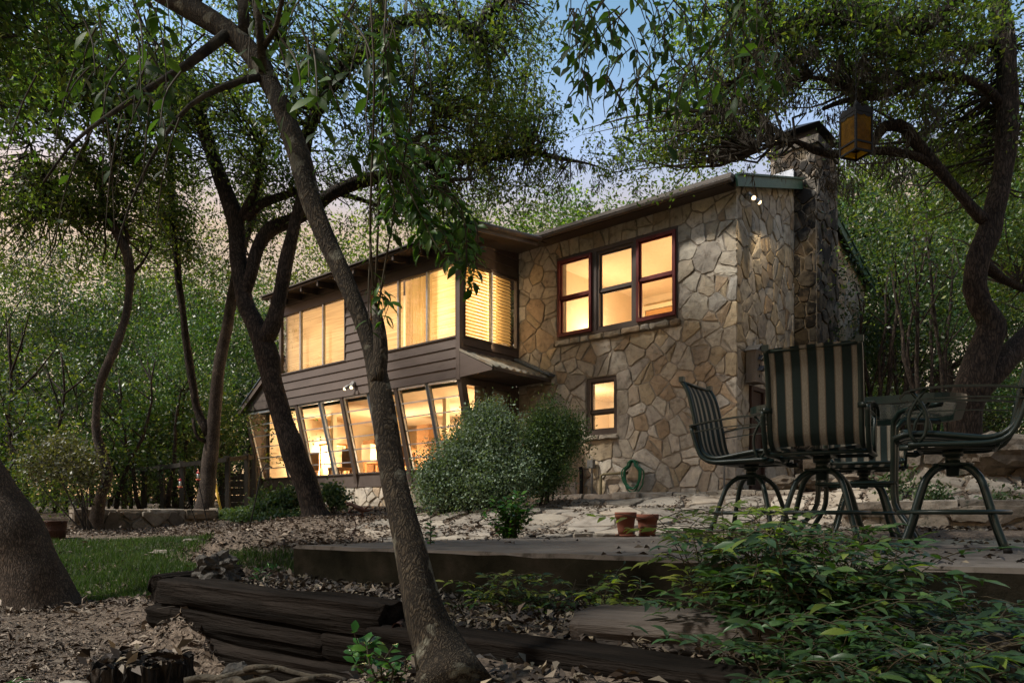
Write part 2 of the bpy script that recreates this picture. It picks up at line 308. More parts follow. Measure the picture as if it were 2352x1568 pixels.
M['nandina_isl'] = leafmat('nandina_leaves_small', [(.026,.056,.022),(.03,.068,.024),(.024,.05,.024),(.045,.085,.025)], .38, .28)
M['nandina_y'] = leafmat('yellow_green_nandina_leaves', [(.13,.18,.03),(.17,.21,.035),(.10,.15,.03),(.20,.22,.05)], .4, .4, rnd='obj')  # nandina leaves in a lighter yellow green
M['bush'] = leafmat('bush_leaves', [(.06,.105,.04),(.08,.125,.05),(.045,.08,.035),(.10,.145,.055)], .5, .25)
M['bush_b'] = leafmat('blue_bush_leaves', [(.085,.13,.08),(.11,.155,.10),(.065,.10,.065),(.14,.18,.13)], .5, .22)
M['glossy'] = leafmat('glossy_shrub_leaves', [(.03,.095,.02),(.04,.12,.025),(.025,.075,.018),(.07,.16,.03)], .25, .3, rnd='obj')
M['spray'] = leafmat('lit_spray_leaves', [(.05,.115,.02),(.06,.13,.025),(.04,.09,.02),(.09,.16,.03)], .4, .5, rnd='obj', spec=.25)  # broad leaves in a brighter green, the light on them put into the colour
M['cover'] = leafmat('ground_cover_leaves', [(.05,.09,.04),(.07,.11,.05),(.04,.075,.03),(.09,.13,.06)], .45, .25)
M['moss'] = mat('hanging_moss', [(.05,.043,.034),(.10,.09,.07)], 4, .95, rnd='isl', rvar=.35)
M['bark'] = bark('live_oak_bark', (.010,.008,.007), (.056,.043,.034))
M['bark_pale'] = bark('pale_oak_bark', (.022,.018,.015), (.105,.083,.067), 1.7)
M['bark_smooth'] = bark('mottled_lichen_bark', (.008,.0065,.005), (.060,.049,.034), 1.9, (.115,.11,.085))
M['bark_branch'] = mat('smooth_mottled_bark', [(.010,.008,.006),(.034,.028,.019),(.075,.062,.043)], 11, .85, 1.0, 42, stretch=(1,1,1.1), bdist=.018, bstretch=(1,1,1.5), lo=.36, hi=.64, speck=((.12,.115,.09), 9, .66))
M['stump'] = bark('rotten_stump_bark', (.004,.0035,.003), (.045,.037,.03), .8)
M['twig'] = mat('twig_bark', [(.022,.018,.014),(.05,.04,.032)], 9, .9)
M['stem'] = mat('plant_stem', [(.025,.02,.010),(.045,.035,.018)], 9, .8)
# ------------------------------------------------------------------ house frame and terrain
HA = math.atan((1176 + 815) / 1733)
D1 = Vector((-math.sin(HA), math.cos(HA), 0)); NN = Vector((-math.cos(HA), -math.sin(HA), 0))
HC = Vector((12*514/1733, 12.0, 0)); HROT = math.atan2(D1.y, D1.x)
def H(s, n, z=0.0): return HC + D1*s + NN*n + Vector((0, 0, z))
def inv_h(x, y):
    d = Vector((x, y, 0)) - HC; return d.dot(D1), d.dot(NN)
GP = [(-2,2.7,-.62),(-4,2.7,-.64),(-1.2,2.4,-.6),(-.2,2.2,-.32),(-1,1.2,-.55),(0,0,-.5),(2,1,-.42),(-1.7,3.4,-.72),(-2.3,4.2,-.60),(-1.2,3.2,-.68),(-3,4.3,-.54),(-5,4.0,-.55),(-3.3,5.3,-.46),(-6,5.3,-.47),(-2.3,5.4,-.40),(-4,6.4,-.38),(-5,7.7,-.28),(-3.4,7.8,-.22),(-2.7,6.4,-.26),(-3.7,9,-.11),(-7,9,-.14),(-6,11,-.04),(-10,11,-.06),(-12,6,-.45),
      (-5,13,.12),(-9,15,.25),(-6,16,.3),(-12,20,.4),(-1.8,6.2,-.04),(-2.4,10,.15),(-2.6,7.5,.03),(-1,8,.04),(-.6,6.6,-.08),(-1.2,12,.28),(-3,14,.36),(-4.5,17,.42),(-8,22,.6),
      (0,9.6,.26),(1.5,9.2,.26),(.5,7,.0),(2.5,8,.05),(1,11,.42),(2.5,10.5,.45),(4,10.6,.5),(5,11,.55),(5.5,9.3,.7),(7,9,1.0),(6,12,.9),(9,8,1.1),(10,12,1.25),(14,10,1.4),(10,16,1.5),(6,18,1.2),(0,20,.8),
      (4.6,6.5,.06),(6,6,.15),(8,5,.4),(5,4,-.05),(-.9,4.2,-.25),(-1.6,4.35,-.25),(.2,3.1,-.26),(.8,2.9,-.27),(2,2.2,-.3),(3,2,-.3),(-1.5,4.5,-.24),
      (1,4.8,-.22),(2.5,5,-.22),(0,5.4,-.22),(2.4,3.8,-.22),(4,4.4,-.2),(20,30,1.8),(-20,30,1.0),(0,35,1.4),(-30,10,0),(30,10,2),(0,-20,-.5),(-60,60,2),(60,60,3),(0,90,3)]
_g = np.array(GP)
def G(x, y, rough=True):
    d = (_g[:,0]-x)**2 + (_g[:,1]-y)**2 + .05
    w = d**-2.0
    z = float((w*_g[:,2]).sum()/w.sum())
    if rough: z += .022*mnoise.noise(Vector((x*1.7, y*1.7, 3))) + .008*mnoise.noise(Vector((x*6, y*6, 1)))
    return z
def grid_axis(lo, hi, f0, f1, fine, mid):
    a = list(np.arange(f0, f1, fine)); x = f0; s = fine
    while x > lo: s *= 1.22; x -= min(s, 9); a.insert(0, x)
    x = a[-1]; s = fine
    while x < hi: s *= 1.22; x += min(s, 9); a.append(x)
    return a
gx = grid_axis(-90, 90, -6, 6, .13, 0); gy = grid_axis(-40, 130, 1.2, 14, .13, 0)
gv = [(x, y, G(x, y)) for y in gy for x in gx]; nx = len(gx)
gf = [(j*nx+i, j*nx+i+1, (j+1)*nx+i+1, (j+1)*nx+i) for j in range(len(gy)-1) for i in range(nx-1)]
ground = obj('ground', npmesh('ground', gv, gf, True), M['ground']); tag(ground, kind='structure')

# ------------------------------------------------------------------ convex stone tessellation
def clip(poly, nx_, ny_, c):
    out = []
    for i in range(len(poly)):
        a = poly[i]; b = poly[(i+1) % len(poly)]
        da = a[0]*nx_ + a[1]*ny_ - c; db = b[0]*nx_ + b[1]*ny_ - c
        if da <= 0: out.append(a)
        if da*db < 0:
            t = da/(da-db); out.append((a[0]+(b[0]-a[0])*t, a[1]+(b[1]-a[1])*t))
    return out
def area(p): return .5*sum(p[i][0]*p[(i+1) % len(p)][1]-p[(i+1) % len(p)][0]*p[i][1] for i in range(len(p)))
def inset(poly, g):
    q = poly; n = len(poly)
    for i in range(n):
        a = poly[i]; b = poly[(i+1) % n]; ex, ey = b[0]-a[0], b[1]-a[1]; l = math.hypot(ex, ey)
        if l < 1e-6: continue
        nx_, ny_ = ey/l, -ex/l                     # outward for CCW
        q = clip(q, nx_, ny_, a[0]*nx_ + a[1]*ny_ - g)
        if len(q) < 3: return []
    return q
def rounded(poly, rnd, jit=.005, cut=.13):
    q = [p for i, p in enumerate(poly) if math.hypot(p[0]-poly[i-1][0], p[1]-poly[i-1][1]) > .012]
    if len(q) < 3: return []
    out = []
    for i in range(len(q)):
        a = q[i-1]; b = q[i]; c = q[(i+1) % len(q)]
        for o in (a, c):
            l = math.hypot(o[0]-b[0], o[1]-b[1]); t = min(cut, .05/l) * rnd.uniform(.5, 1.2)
            out.append((b[0]+(o[0]-b[0])*t + rnd.uniform(-jit, jit), b[1]+(o[1]-b[1])*t + rnd.uniform(-jit, jit)))
        l = math.hypot(c[0]-b[0], c[1]-b[1])
        if l > .11:                                   # an uneven edge: one or two points along it, in or out
            k = 1 if l < .24 else 2
            for e in range(k):
                t = (e+1)/(k+1)+rnd.uniform(-.08, .08); nx_, ny_ = (c[1]-b[1])/l, -(c[0]-b[0])/l; d = rnd.uniform(-.016, .007)
                out.append((b[0]+(c[0]-b[0])*t+nx_*d, b[1]+(c[1]-b[1])*t+ny_*d))
    return out
def split(poly, rnd, amin):
    if area(poly) < amin or rnd.random() < .25: return [poly]
    cx = sum(p[0] for p in poly)/len(poly); cy_ = sum(p[1] for p in poly)/len(poly); r_ = math.sqrt(area(poly))
    a = rnd.uniform(0, 3.1416); nx_, ny_ = math.cos(a), math.sin(a); c = cx*nx_+cy_*ny_+rnd.uniform(-.22, .22)*r_
    out = []
    for s_ in (1, -1):
        q = clip(poly, nx_*s_, ny_*s_, c*s_)
        if len(q) >= 3: out += split(q, rnd, amin) if rnd.random() < .35 else [q]
    return out
def tessellate(bound, seeds, joint, holes=(), rnd=random, splits=0):
    """seeds (x, y, weight); returns list of convex polygons (CCW) with joints taken off"""
    res = []
    for i, (x, y, w) in enumerate(seeds):
        poly = list(bound)
        near = sorted(range(len(seeds)), key=lambda j: (seeds[j][0]-x)**2 + (seeds[j][1]-y)**2)[1:26]
        for j in near:
            X, Y, W = seeds[j]; dx, dy = X-x, Y-y
            poly = clip(poly, dx, dy, (X*X+Y*Y-x*x-y*y + w-W)/2)
            if len(poly) < 3: break
        if len(poly) < 3: continue
        for (x0, y0, x1, y1) in holes:
            xs = [p[0] for p in poly]; ys = [p[1] for p in poly]
            if max(xs) <= x0 or min(xs) >= x1 or max(ys) <= y0 or min(ys) >= y1: continue
            o = sorted(((x0-x, -1, 0, -x0), (x-x1, 1, 0, 0), (y0-y, 0, -1, 0), (y-y1, 0, 1, 0)), key=lambda t: -t[0])[0]
            if o[0] < -.12: poly = []; break
            if o[1] == -1: poly = clip(poly, 1, 0, x0)
            elif o[1] == 1: poly = clip(poly, -1, 0, -x1)
            elif o[2] == -1: poly = clip(poly, 0, 1, y0)
            else: poly = clip(poly, 0, -1, -y1)
            if len(poly) < 3: break
        if len(poly) < 3 or area(poly) < .004: continue
        for pc in (split(poly, rnd, splits) if splits else [poly]):
            q = inset(pc, joint*rnd.uniform(.6, 1.4)/2)
            if len(q) < 3: continue
            q = rounded(q, rnd)
            if len(q) >= 3 and area(q) > .0022: res.append(q)
    return res
def poisson(bound, r_of, rnd, tries=9000, inside=None, seeds=None):
    xs = [p[0] for p in bound]; ys = [p[1] for p in bound]; out = list(seeds or []); rr = [.12]*len(out)
    for _ in range(tries):
        x = rnd.uniform(min(xs), max(xs)); y = rnd.uniform(min(ys), max(ys))
        if inside and not inside(x, y): continue
        r = r_of(x, y)*rnd.choice((.6, .8, 1, 1, 1.35, 1.7))
        if all((x-o[0])**2+(y-o[1])**2 > (.5*(r+q))**2*1.0 for o, q in zip(out, rr)):
            out.append((x, y, (r*.36)**2)); rr.append(r)
    return out
def stone_mb(mb, poly, frame, depth, rnd, back=-.02, tilt=.016, bev=.008):
    """frame(a, b, d) maps wall coordinates and depth to 3-D; adds a rounded stone"""
    n = len(poly); cx = sum(p[0] for p in poly)/n; cy_ = sum(p[1] for p in poly)/n
    tx, ty = rnd.uniform(-tilt, tilt)*3, rnd.uniform(-tilt, tilt)*3
    sh = lambda p, k: (cx+(p[0]-cx)*k, cy_+(p[1]-cy_)*k)
    rad = max(.05, math.sqrt(abs(area(poly))/3.14)); k1 = 1 - bev/rad; k2 = 1 - 3.2*bev/rad
    dz = lambda p: depth + (p[0]-cx)*tx + (p[1]-cy_)*ty + rnd.uniform(-.004, .004)
    v = [frame(p[0], p[1], back) for p in poly] + [frame(p[0], p[1], max(.004, dz(p)-bev)) for p in poly]
    v += [frame(*sh(p, k1), dz(p)) for p in poly] + [frame(cx+rnd.uniform(-.02, .02), cy_+rnd.uniform(-.02, .02), depth+rnd.uniform(0, .014))]
    f = []
    for i in range(n):
        j = (i+1) % n; f += [(i, j, n+j, n+i), (n+i, n+j, 2*n+j, 2*n+i), (2*n+i, 2*n+j, 3*n)]
    mb.add(v, f)
def stones(polys, frame, parent, m_one, m_many, rnd, limit=300, name='stone', depth=(.006, .026), base=Vector((0,0,0)), tilt=.016):
    polys = sorted(polys, key=lambda p: -area(p))
    for p in polys[:limit]:
        mb = MB(); stone_mb(mb, p, frame, rnd.uniform(*depth), rnd, tilt=tilt); obj(name, mb, m_one, parent)
    rest = polys[limit:]
    if rest:
        mb = MB()
        for p in rest: stone_mb(mb, p, frame, rnd.uniform(*depth), rnd, tilt=tilt)
        tag(obj('small_stones', mb, m_many, parent), kind='stuff')

# ------------------------------------------------------------------ concrete slab, flagstone patio, ledge steps
rs = random.Random(5)
SL = [Vector((-1.44,4.98,0)), Vector((-.5,4.34,0)), Vector((.9,3.40,0)), Vector((1.75,2.86,0)), Vector((3.2,2.3,0)), Vector((6.2,3.6,0)), Vector((5.1,6.9,0)), Vector((2.2,7.35,0)), Vector((.1,6.55,0)), Vector((-.72,5.85,0))]
mb = MB(); top = []; n = len(SL)
edge = []
for i in range(n):                                  # slightly chipped edge
    a, b = SL[i], SL[(i+1) % n]; k = max(1, int((b-a).length/.18))
    for q in range(k):
        p = a.lerp(b, q/k); nr = Vector((b.y-a.y, a.x-b.x, 0)).normalized(); edge.append(p + nr*rs.uniform(-.010, .010))
m_ = len(edge)
cen = sum(edge, Vector())/m_
v = [(*(cen + (p-cen)*.996).xy, rs.uniform(-.003, .003)) for p in edge] + [(p.x, p.y, -.016+rs.uniform(-.008, .004)) for p in edge] + [(p.x, p.y, -.42) for p in edge]
mb.add(v, [tuple(range(m_))] + [(i, m_+i, m_+(i+1) % m_, (i+1) % m_) for i in range(m_)] + [(m_+i, 2*m_+i, 2*m_+(i+1) % m_, m_+(i+1) % m_) for i in range(m_)])
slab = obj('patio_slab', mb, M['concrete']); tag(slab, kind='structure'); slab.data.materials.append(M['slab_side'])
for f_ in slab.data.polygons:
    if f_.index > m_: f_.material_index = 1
patio = empty('flagstone_patio', (0, 0, 0)); tag(patio, kind='structure')
fb = [(-2.0,8.6),(-1.2,6.9),(-.4,6.3),(.1,6.62),(2.2,7.42),(5.0,6.98),(5.6,8.4),(4.0,9.3),(2.6,10.05),(-1.2,10.9)]
fs = poisson(fb, lambda x, y: .42, rs, 6000)
fpolys = tessellate(fb, fs, .05, rnd=rs)
stones(fpolys, lambda a, b, d: (a, b, G(a, b, False)+d-.005), patio, M['flag'], M['flag'], rs, depth=(.018, .045), tilt=.012)
steps = empty('stone_steps', (0, 0, 0)); tag(steps, kind='structure')
def ledge_row(s0, s1, n0, z0, z1, parent, name='ledge_stone', lo=.3, hi=.8, w=.45, m=None, curve=0, fr=None):
    s = s0
    while s < s1:
        l = rs.uniform(lo, hi); e = min(s+l, s1); mb = MB(); zt = z1+rs.uniform(-.02, .015); nf = n0+rs.uniform(-.05, .05); k = max(2, int(l/.14))
        pts = []
        for q in range(k+1):
            ss = s+.012+(e-s-.024)*q/k; jj = rs.uniform(-.022, .022); pts.append((ss, nf+jj))
        v = []; fr_ = fr or (lambda a, b, c: tuple(H(a, b, c)))
        for ss, nf_ in pts:
            c = curve*(ss-s0)
            v += [fr_(ss, nf_+c-.02, z0), fr_(ss, nf_+c+rs.uniform(-.01, .012), (z0+z1)/2+rs.uniform(-.02, .02)), fr_(ss, nf_+c-.012+rs.uniform(-.012, .004), zt-.012), fr_(ss, nf_+c-.05, zt+rs.uniform(-.006, .006)), fr_(ss, nf_+c-w, zt+rs.uniform(-.008, .008)), fr_(ss, nf_+c-w, z0)]
        f = []
        for q in range(k):
            for r_ in range(5): a = q*6+r_; f.append((a, a+1, a+7, a+6))
        f += [(5,4,3,2,1,0), tuple(k*6+i for i in range(6))]
        mb.add(v, f); obj(name, mb, m or M['ledge'], parent); s = e
ledge_row(-1.6, 3.9, 1.55, .37, .54, steps, lo=.35, hi=.85, w=.6)
ledge_row(-1.7, 3.7, 2.02, .25, .41, steps, lo=.3, hi=.7, w=.55)
ledge_row(-1.2, 2.0, 2.52, .14, .28, steps, lo=.3, hi=.7, w=.55)
terr = MB(); terr.add([tuple(H(s, n, .518+.006*mnoise.noise(Vector((s*3, n*3, 0))))) for s, n in ((-1.6, 1.5), (4.2, 1.5), (4.2, -.05), (-.02, -.05), (-.02, -2), (-1.6, -2))], [(0,1,2,3,4,5)])
tag(obj('terrace', terr, M['ground']), kind='structure')
# ------------------------------------------------------------------ stone house
def in_poly(p, x, y):
    c = False
    for i in range(len(p)):
        (x0, y0), (x1, y1) = p[i-1], p[i]
        if (y0 > y) != (y1 > y) and x < (x1-x0)*(y-y0)/(y1-y0)+x0: c = not c
    return c
SH = empty('stone_house', H(0, 0, .5), HROT); tag(SH, 'two storey rubble stone house with a gable chimney and warmly lit windows', 'house')
class LB(MB):                                        # mesh in house coordinates (s, n, z) with root at z = .5
    def mesh(s, name, smooth=False):
        s.v = [(a, b, c-.5) for a, b, c in s.v]; return MB.mesh(s, name, smooth)
def fr_front(a, b, d): return (a, d, b-.5)
def fr_gable(a, b, d): return (-d, -a, b-.5)
def wall_with_holes(mb, a0, a1, b0, b1, holes, fr, depth=.28):
    xs = sorted({a0, a1, *[h[0] for h in holes], *[h[2] for h in holes]}); ys = sorted({b0, b1, *[h[1] for h in holes], *[h[3] for h in holes]})
    for i in range(len(xs)-1):
        for j in range(len(ys)-1):
            cx, cy_ = (xs[i]+xs[i+1])/2, (ys[j]+ys[j+1])/2
            if any(h[0] < cx < h[2] and h[1] < cy_ < h[3] for h in holes): continue
            mb.add([fr(xs[i], ys[j], 0), fr(xs[i+1], ys[j], 0), fr(xs[i+1], ys[j+1], 0), fr(xs[i], ys[j+1], 0)], [(0,1,2,3)])
    for h in holes:
        c = [(h[0],h[1]),(h[2],h[1]),(h[2],h[3]),(h[0],h[3])]
        for k in range(4):
            p, q = c[k], c[(k+1) % 4]; mb.add([fr(*p, 0), fr(*q, 0), fr(*q, -depth), fr(*p, -depth)], [(0,1,2,3)])
rs = random.Random(11)
TRIO = (1.03, 3.50, 3.57, 5.05); SMALL = (2.235, 1.66, 2.90, 2.70)
wall = MB(); wall_with_holes(wall, -.0, 4.6, .2, 5.6, [TRIO, SMALL], fr_front)
gpoly = [(0, .2), (6.72, .2), (6.72, 5.42), (3.3, 6.55), (0, 5.5)]
wall.add([fr_gable(a, b, 0) for a, b in gpoly], [(0,1,2,3,4)])
wall.add([(x, y, z-.5) for x, y, z in ((4.6,0,.2),(4.6,-6.72,.2),(4.6,-6.72,5.42),(4.6,-3.3,6.55),(4.6,0,5.5))], [(0,1,2,3,4)])
wall.add([(x, -6.72, z-.5) for x, z in ((0,.2),(4.6,.2),(4.6,5.42),(0,5.42))], [(0,1,2,3)])
W = obj('wall', wall, M['mortar'], SH)
fbnd = [(-.03, .40), (4.56, .40), (4.56, 5.5), (-.03, 5.5)]
lint = []; a = 1.0
while a < 3.6: lint.append((a+rs.uniform(-.03,.03), 5.26+rs.uniform(-.02,.02), .02)); a += rs.uniform(.24, .36)
quo = []; b = .55; k = 0
while b < 5.4: quo.append((.06+.07*(k % 2), b, .03)); b += rs.uniform(.34, .46); k += 1
def okf(x, y):
    for h in (TRIO, SMALL):
        if h[0]-.05 < x < h[2]+.05 and h[1]-.05 < y < h[3]+.05: return False
    if 1.0 < x < 3.6 and 5.0 < y < 5.45: return False
    if TRIO[0]-.1 < x < TRIO[2]+.1 and 3.36 < y < 3.5: return False
    return x > .12
seeds = poisson(fbnd, lambda x, y: .31, rs, 9000, okf, lint + quo)
holes = [TRIO, (TRIO[0]-.08, 3.37, TRIO[2]+.08, 3.52), (SMALL[0]-.0, SMALL[1]-.0, SMALL[2], SMALL[3]), (SMALL[0]-.04, 1.56, SMALL[2]+.04, 1.68)]
fp = tessellate(fbnd, seeds, .017, holes, rs, .085)
stones(fp, fr_front, W, M['stone'], M['stone_isl'], rs, limit=180)
a = TRIO[0]-.07
while a < TRIO[2]+.05:                               # sill course under the three windows
    e = min(a+rs.uniform(.18, .42), TRIO[2]+.08); mb = MB()
    q = rounded([(a+.01, 3.385), (e-.01, 3.385), (e-.01, 3.485+rs.uniform(-.01,.01)), (a+.01, 3.485)], rs, .008); stone_mb(mb, q, fr_front, rs.uniform(.075, .10), rs, bev=.018); obj('sill_stone', mb, M['stone'], W); a = e
for a, e in ((SMALL[0]-.03, 2.58), (2.6, SMALL[2]+.03)):
    mb = MB(); stone_mb(mb, rounded([(a, 1.565), (e, 1.565), (e, 1.645), (a, 1.645)], rs, .006), fr_front, .08, rs, bev=.015); obj('sill_stone', mb, M['stone'], W)
CH = (2.435, 3.66)
gb = [(-.0, .45), (6.72, .45), (6.72, 5.40), (3.3, 6.5), (0, 5.45)]
gs = poisson(gb, lambda x, y: .29 if x < 2.5 else .40, rs, 9000, lambda x, y: in_poly(gb, x, y) and not (2.5 < x < 3.6) and not (.50 < x < 1.0 and .5 < y < 2.28))
gp_ = tessellate(gb, gs, .018, [(CH[0], 0, CH[1], 9), (.48, .4, 1.05, 2.32)], rs, .09)
stones(gp_, fr_gable, W, M['stone'], M['stone_isl'], rs, limit=75)
# chimney: tapered stone shaft with soot-dark stones
CHM = MB(); ct = 7.02
def chp(t): return -.44+.05*t, 2.435+.05*t, 3.66-.12*t
s_, n0, n1 = chp(0); s2, m0, m1 = chp(1)
c0 = [(s_, -n0, -.3), (.25, -n0, -.3), (.25, -n1, -.3), (s_, -n1, -.3)]; c1 = [(s2, -m0, ct-.5), (.45, -m0, ct-.5), (.45, -m1, ct-.5), (s2, -m1, ct-.5)]
CHM.add(c0+c1, [(0,1,5,4),(1,2,6,5),(2,3,7,6),(3,0,4,7),(4,5,6,7)])
CHO = obj('chimney', CHM, M['mortar'], SH)
def fr_chl(a, b, d):                                  # left face, a from 0 (wall) to .44 (corner)
    t = (b-.2)/6.82; s, p, q = chp(t); return (-a*(-s)/.44, -p+d, b-.5)
def fr_chf(a, b, d):
    t = (b-.2)/6.82; s, p, q = chp(t); return (s-d, -(p+(a)*(q-p)), b-.5)
def fr_chtop(a, b, d):
    t = (b-.2)/6.82; s, p, q = chp(t); return (s + a*(.45-s), -p+d, b-.5)
def rows(a1, b0, b1, lo, hi, wl, wh):
    out = []; b = b0
    while b < b1:
        h = rs.uniform(lo, hi); a = 0
        while a < a1-.01:
            w_ = rs.uniform(wl, wh); e = a+w_ if a+w_ < a1-.6*wl else a1
            q = [(a+.012, b+.012), (e-.012, b+.012+rs.uniform(-.012,.012)), (e-.012, min(b+h, b1)-.01), (a+.012, min(b+h, b1)-.01+rs.uniform(-.012,.012))]; out.append(rounded(q, rs, .008)); a = e
        b += h
    return out
lcb = [(.0, .4), (.44, .4), (.44, 6.3), (.0, 6.3)]
lcs = poisson(lcb, lambda x, y: .27, rs, 4000)
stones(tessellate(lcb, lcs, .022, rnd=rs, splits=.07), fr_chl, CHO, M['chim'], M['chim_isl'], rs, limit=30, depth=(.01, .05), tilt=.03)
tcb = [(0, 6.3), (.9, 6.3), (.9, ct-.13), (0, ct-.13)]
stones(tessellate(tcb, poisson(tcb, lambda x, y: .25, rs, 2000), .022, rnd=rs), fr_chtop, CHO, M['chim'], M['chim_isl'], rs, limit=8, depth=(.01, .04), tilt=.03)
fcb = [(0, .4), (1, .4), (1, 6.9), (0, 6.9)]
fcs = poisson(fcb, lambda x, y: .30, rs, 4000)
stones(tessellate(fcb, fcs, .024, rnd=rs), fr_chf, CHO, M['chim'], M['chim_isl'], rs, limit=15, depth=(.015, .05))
s2, m0, m1 = chp(.98); mb = LB(); mb.box((s2-.06, -m1-.06, ct-.12), (.5, -m0+.06, ct+.02)); obj('chimney_cornice', mb, M['chim'], CHO)
mb = LB(); mb.box((s2+.06, -m1+.10, ct+.02), (.42, -m0-.10, ct+.26)); obj('spark_screen', mb, M['cap'], CHO)
mb = LB(); x0, x1, y0, y1 = s2-.10, .55, -m1-.06, -m0+.10; xm, ym = (x0+x1)/2, (y0+y1)/2; z = ct+.22
mb.add([(x0,y0,z),(x1,y0,z),(x1,y1,z),(x0,y1,z),(xm,y0+.3,z+.20),(xm,y1-.3,z+.20)], [(0,1,4),(1,2,5,4),(2,3,5),(3,0,4,5),(3,2,1,0)]); obj('chimney_cap', mb, M['cap'], CHO)
mb = LB(); mb.box((-.02, -2.62, 6.05), (.35, -2.39, 6.52)); obj('flashing', mb, M['alu'], CHO)
# roof: two corrugated slopes, rake boards, gutter
def roof_z(n): return 5.545 - .308*n if n > -3.3 else 5.545+.308*3.3 - .33*(-3.3-n)
mb = LB(); pr = [(.33, roof_z(.33)), (-3.3, roof_z(-3.3)), (-7.0, roof_z(-7.0))]
ss = np.arange(-.14, 4.75, .0625)
prof = [.028*(1 if k % 4 in (0,) else 0) for k in range(len(ss))]
for (na, za), (nb_, zb) in zip(pr[:-1], pr[1:]):
    b0 = len(mb.v); vs = []
    for s, d in zip(ss, prof): vs += [(s, na, za+d), (s, nb_, zb+d), (s, na, za-.02), (s, nb_, zb-.02)]
    fs_ = []
    for i in range(len(ss)-1): a = 4*i; fs_ += [(a, a+4, a+5, a+1), (a+2, a+3, a+7, a+6), (a, a+2, a+6, a+4)]
    mb.add(vs, fs_)
RF = obj('roof', mb, M['roof'], SH)
mb = LB(); mb.tube([(-.12, .39, 5.395), (3.93, .39, 5.41)], .062, 10); mb.box((-.13, .33, 5.40), (3.93, .455, 5.455)); obj('gutter', mb, M['gutter'], RF)
for na, nb_ in ((.31, -2.43), (-3.72, -7.0)):
    mb = LB(); mb.beam((-.155, na, roof_z(na)-.085), (-.155, nb_, roof_z(nb_)-.085), .035, .17); mb.beam((-.165, na, roof_z(na)+.012), (-.165, nb_, roof_z(nb_)+.012), .075, .03); obj('rake_board', mb, M['green_trim'], RF)
mb = LB(); mb.box((0, .02, 5.36), (3.9, .30, 5.39)); obj('soffit', mb, M['soffit'], RF)
# windows of the stone wall
M['pane'] = glass('window_glass', (.97,.97,.95), 1.45, .0, .06, wavy=3)
def sash_window(a0, b0, a1, b1, fm, parent, n0=-.02, split=.5, label=None, red=False, fw=.06):
    w = empty('window', (0, 0, 0), 0, parent)
    if label: w['label'] = label
    mb = LB()
    for x0, x1, z0, z1 in ((a0, a0+fw, b0, b1), (a1-fw, a1, b0, b1), (a0+fw, a1-fw, b1-fw, b1), (a0+fw, a1-fw, b0, b0+fw*1.2)): mb.box((x0, n0-.05, z0), (x1, n0+.035, z1))
    obj('frame', mb, fm, w)
    zm = b0+(b1-b0)*split
    mb = LB(); mb.box((a0+fw, n0-.045, zm-.022), (a1-fw, n0+.012, zm+.022)); obj('meeting_rail', mb, fm, w)
    i = .028
    for z0, z1, d in ((b0+fw*1.2, zm-.022, -.035), (zm+.022, b1-fw, -.012)):
        mb = LB()
        for x0, x1, y0, y1 in ((a0+fw, a0+fw+i, z0, z1), (a1-fw-i, a1-fw, z0, z1), (a0+fw+i, a1-fw-i, z0, z0+i), (a0+fw+i, a1-fw-i, z1-i, z1)): mb.box((x0, n0+d-.02, y0), (x1, n0+d+.006, y1))
        obj('sash', mb, M['trim'] if not red else M['red'], w)
        mb = LB(); mb.quad((a0+fw+i, n0+d-.008, z0+i), (a1-fw-i, n0+d-.008, z0+i), (a1-fw-i, n0+d-.008, z1-i), (a0+fw+i, n0+d-.008, z1-i)); obj('pane', mb, M['pane'], w)
    return w
mb = LB()                                            # brown casing between and round the three windows
a0, b0, a1, b1 = TRIO
for x0, x1, z0, z1 in ((a0, a0+.045, b0, b1), (a1-.045, a1, b0, b1), (a0+.045, a1-.045, b1-.07, b1), (a0+.045, a1-.045, b0, b0+.05), (1.80, 1.885, b0+.05, b1-.07), (2.66, 2.755, b0+.05, b1-.07)): mb.box((x0, -.12, z0), (x1, .025, z1))
obj('window_casing', mb, M['trim'], SH)
sash_window(1.045, 3.55, 1.80, 4.985, M['red'], SH, .035, .5, 'red framed sash window beside the stone corner', True, .05)
sash_window(1.885, 3.55, 2.66, 4.98, M['trim'], SH, -.03, .5, 'brown framed middle sash window', False, .045)
sash_window(2.755, 3.55, 3.525, 4.985, M['red'], SH, .035, .5, 'red framed sash window nearest the timber wing', True, .05)
sash_window(SMALL[0]+.005, SMALL[1]+.005, SMALL[2]-.005, SMALL[3]-.005, M['trim'], SH, -.05, .40, 'small brown framed window low in the stone wall', False, .07)
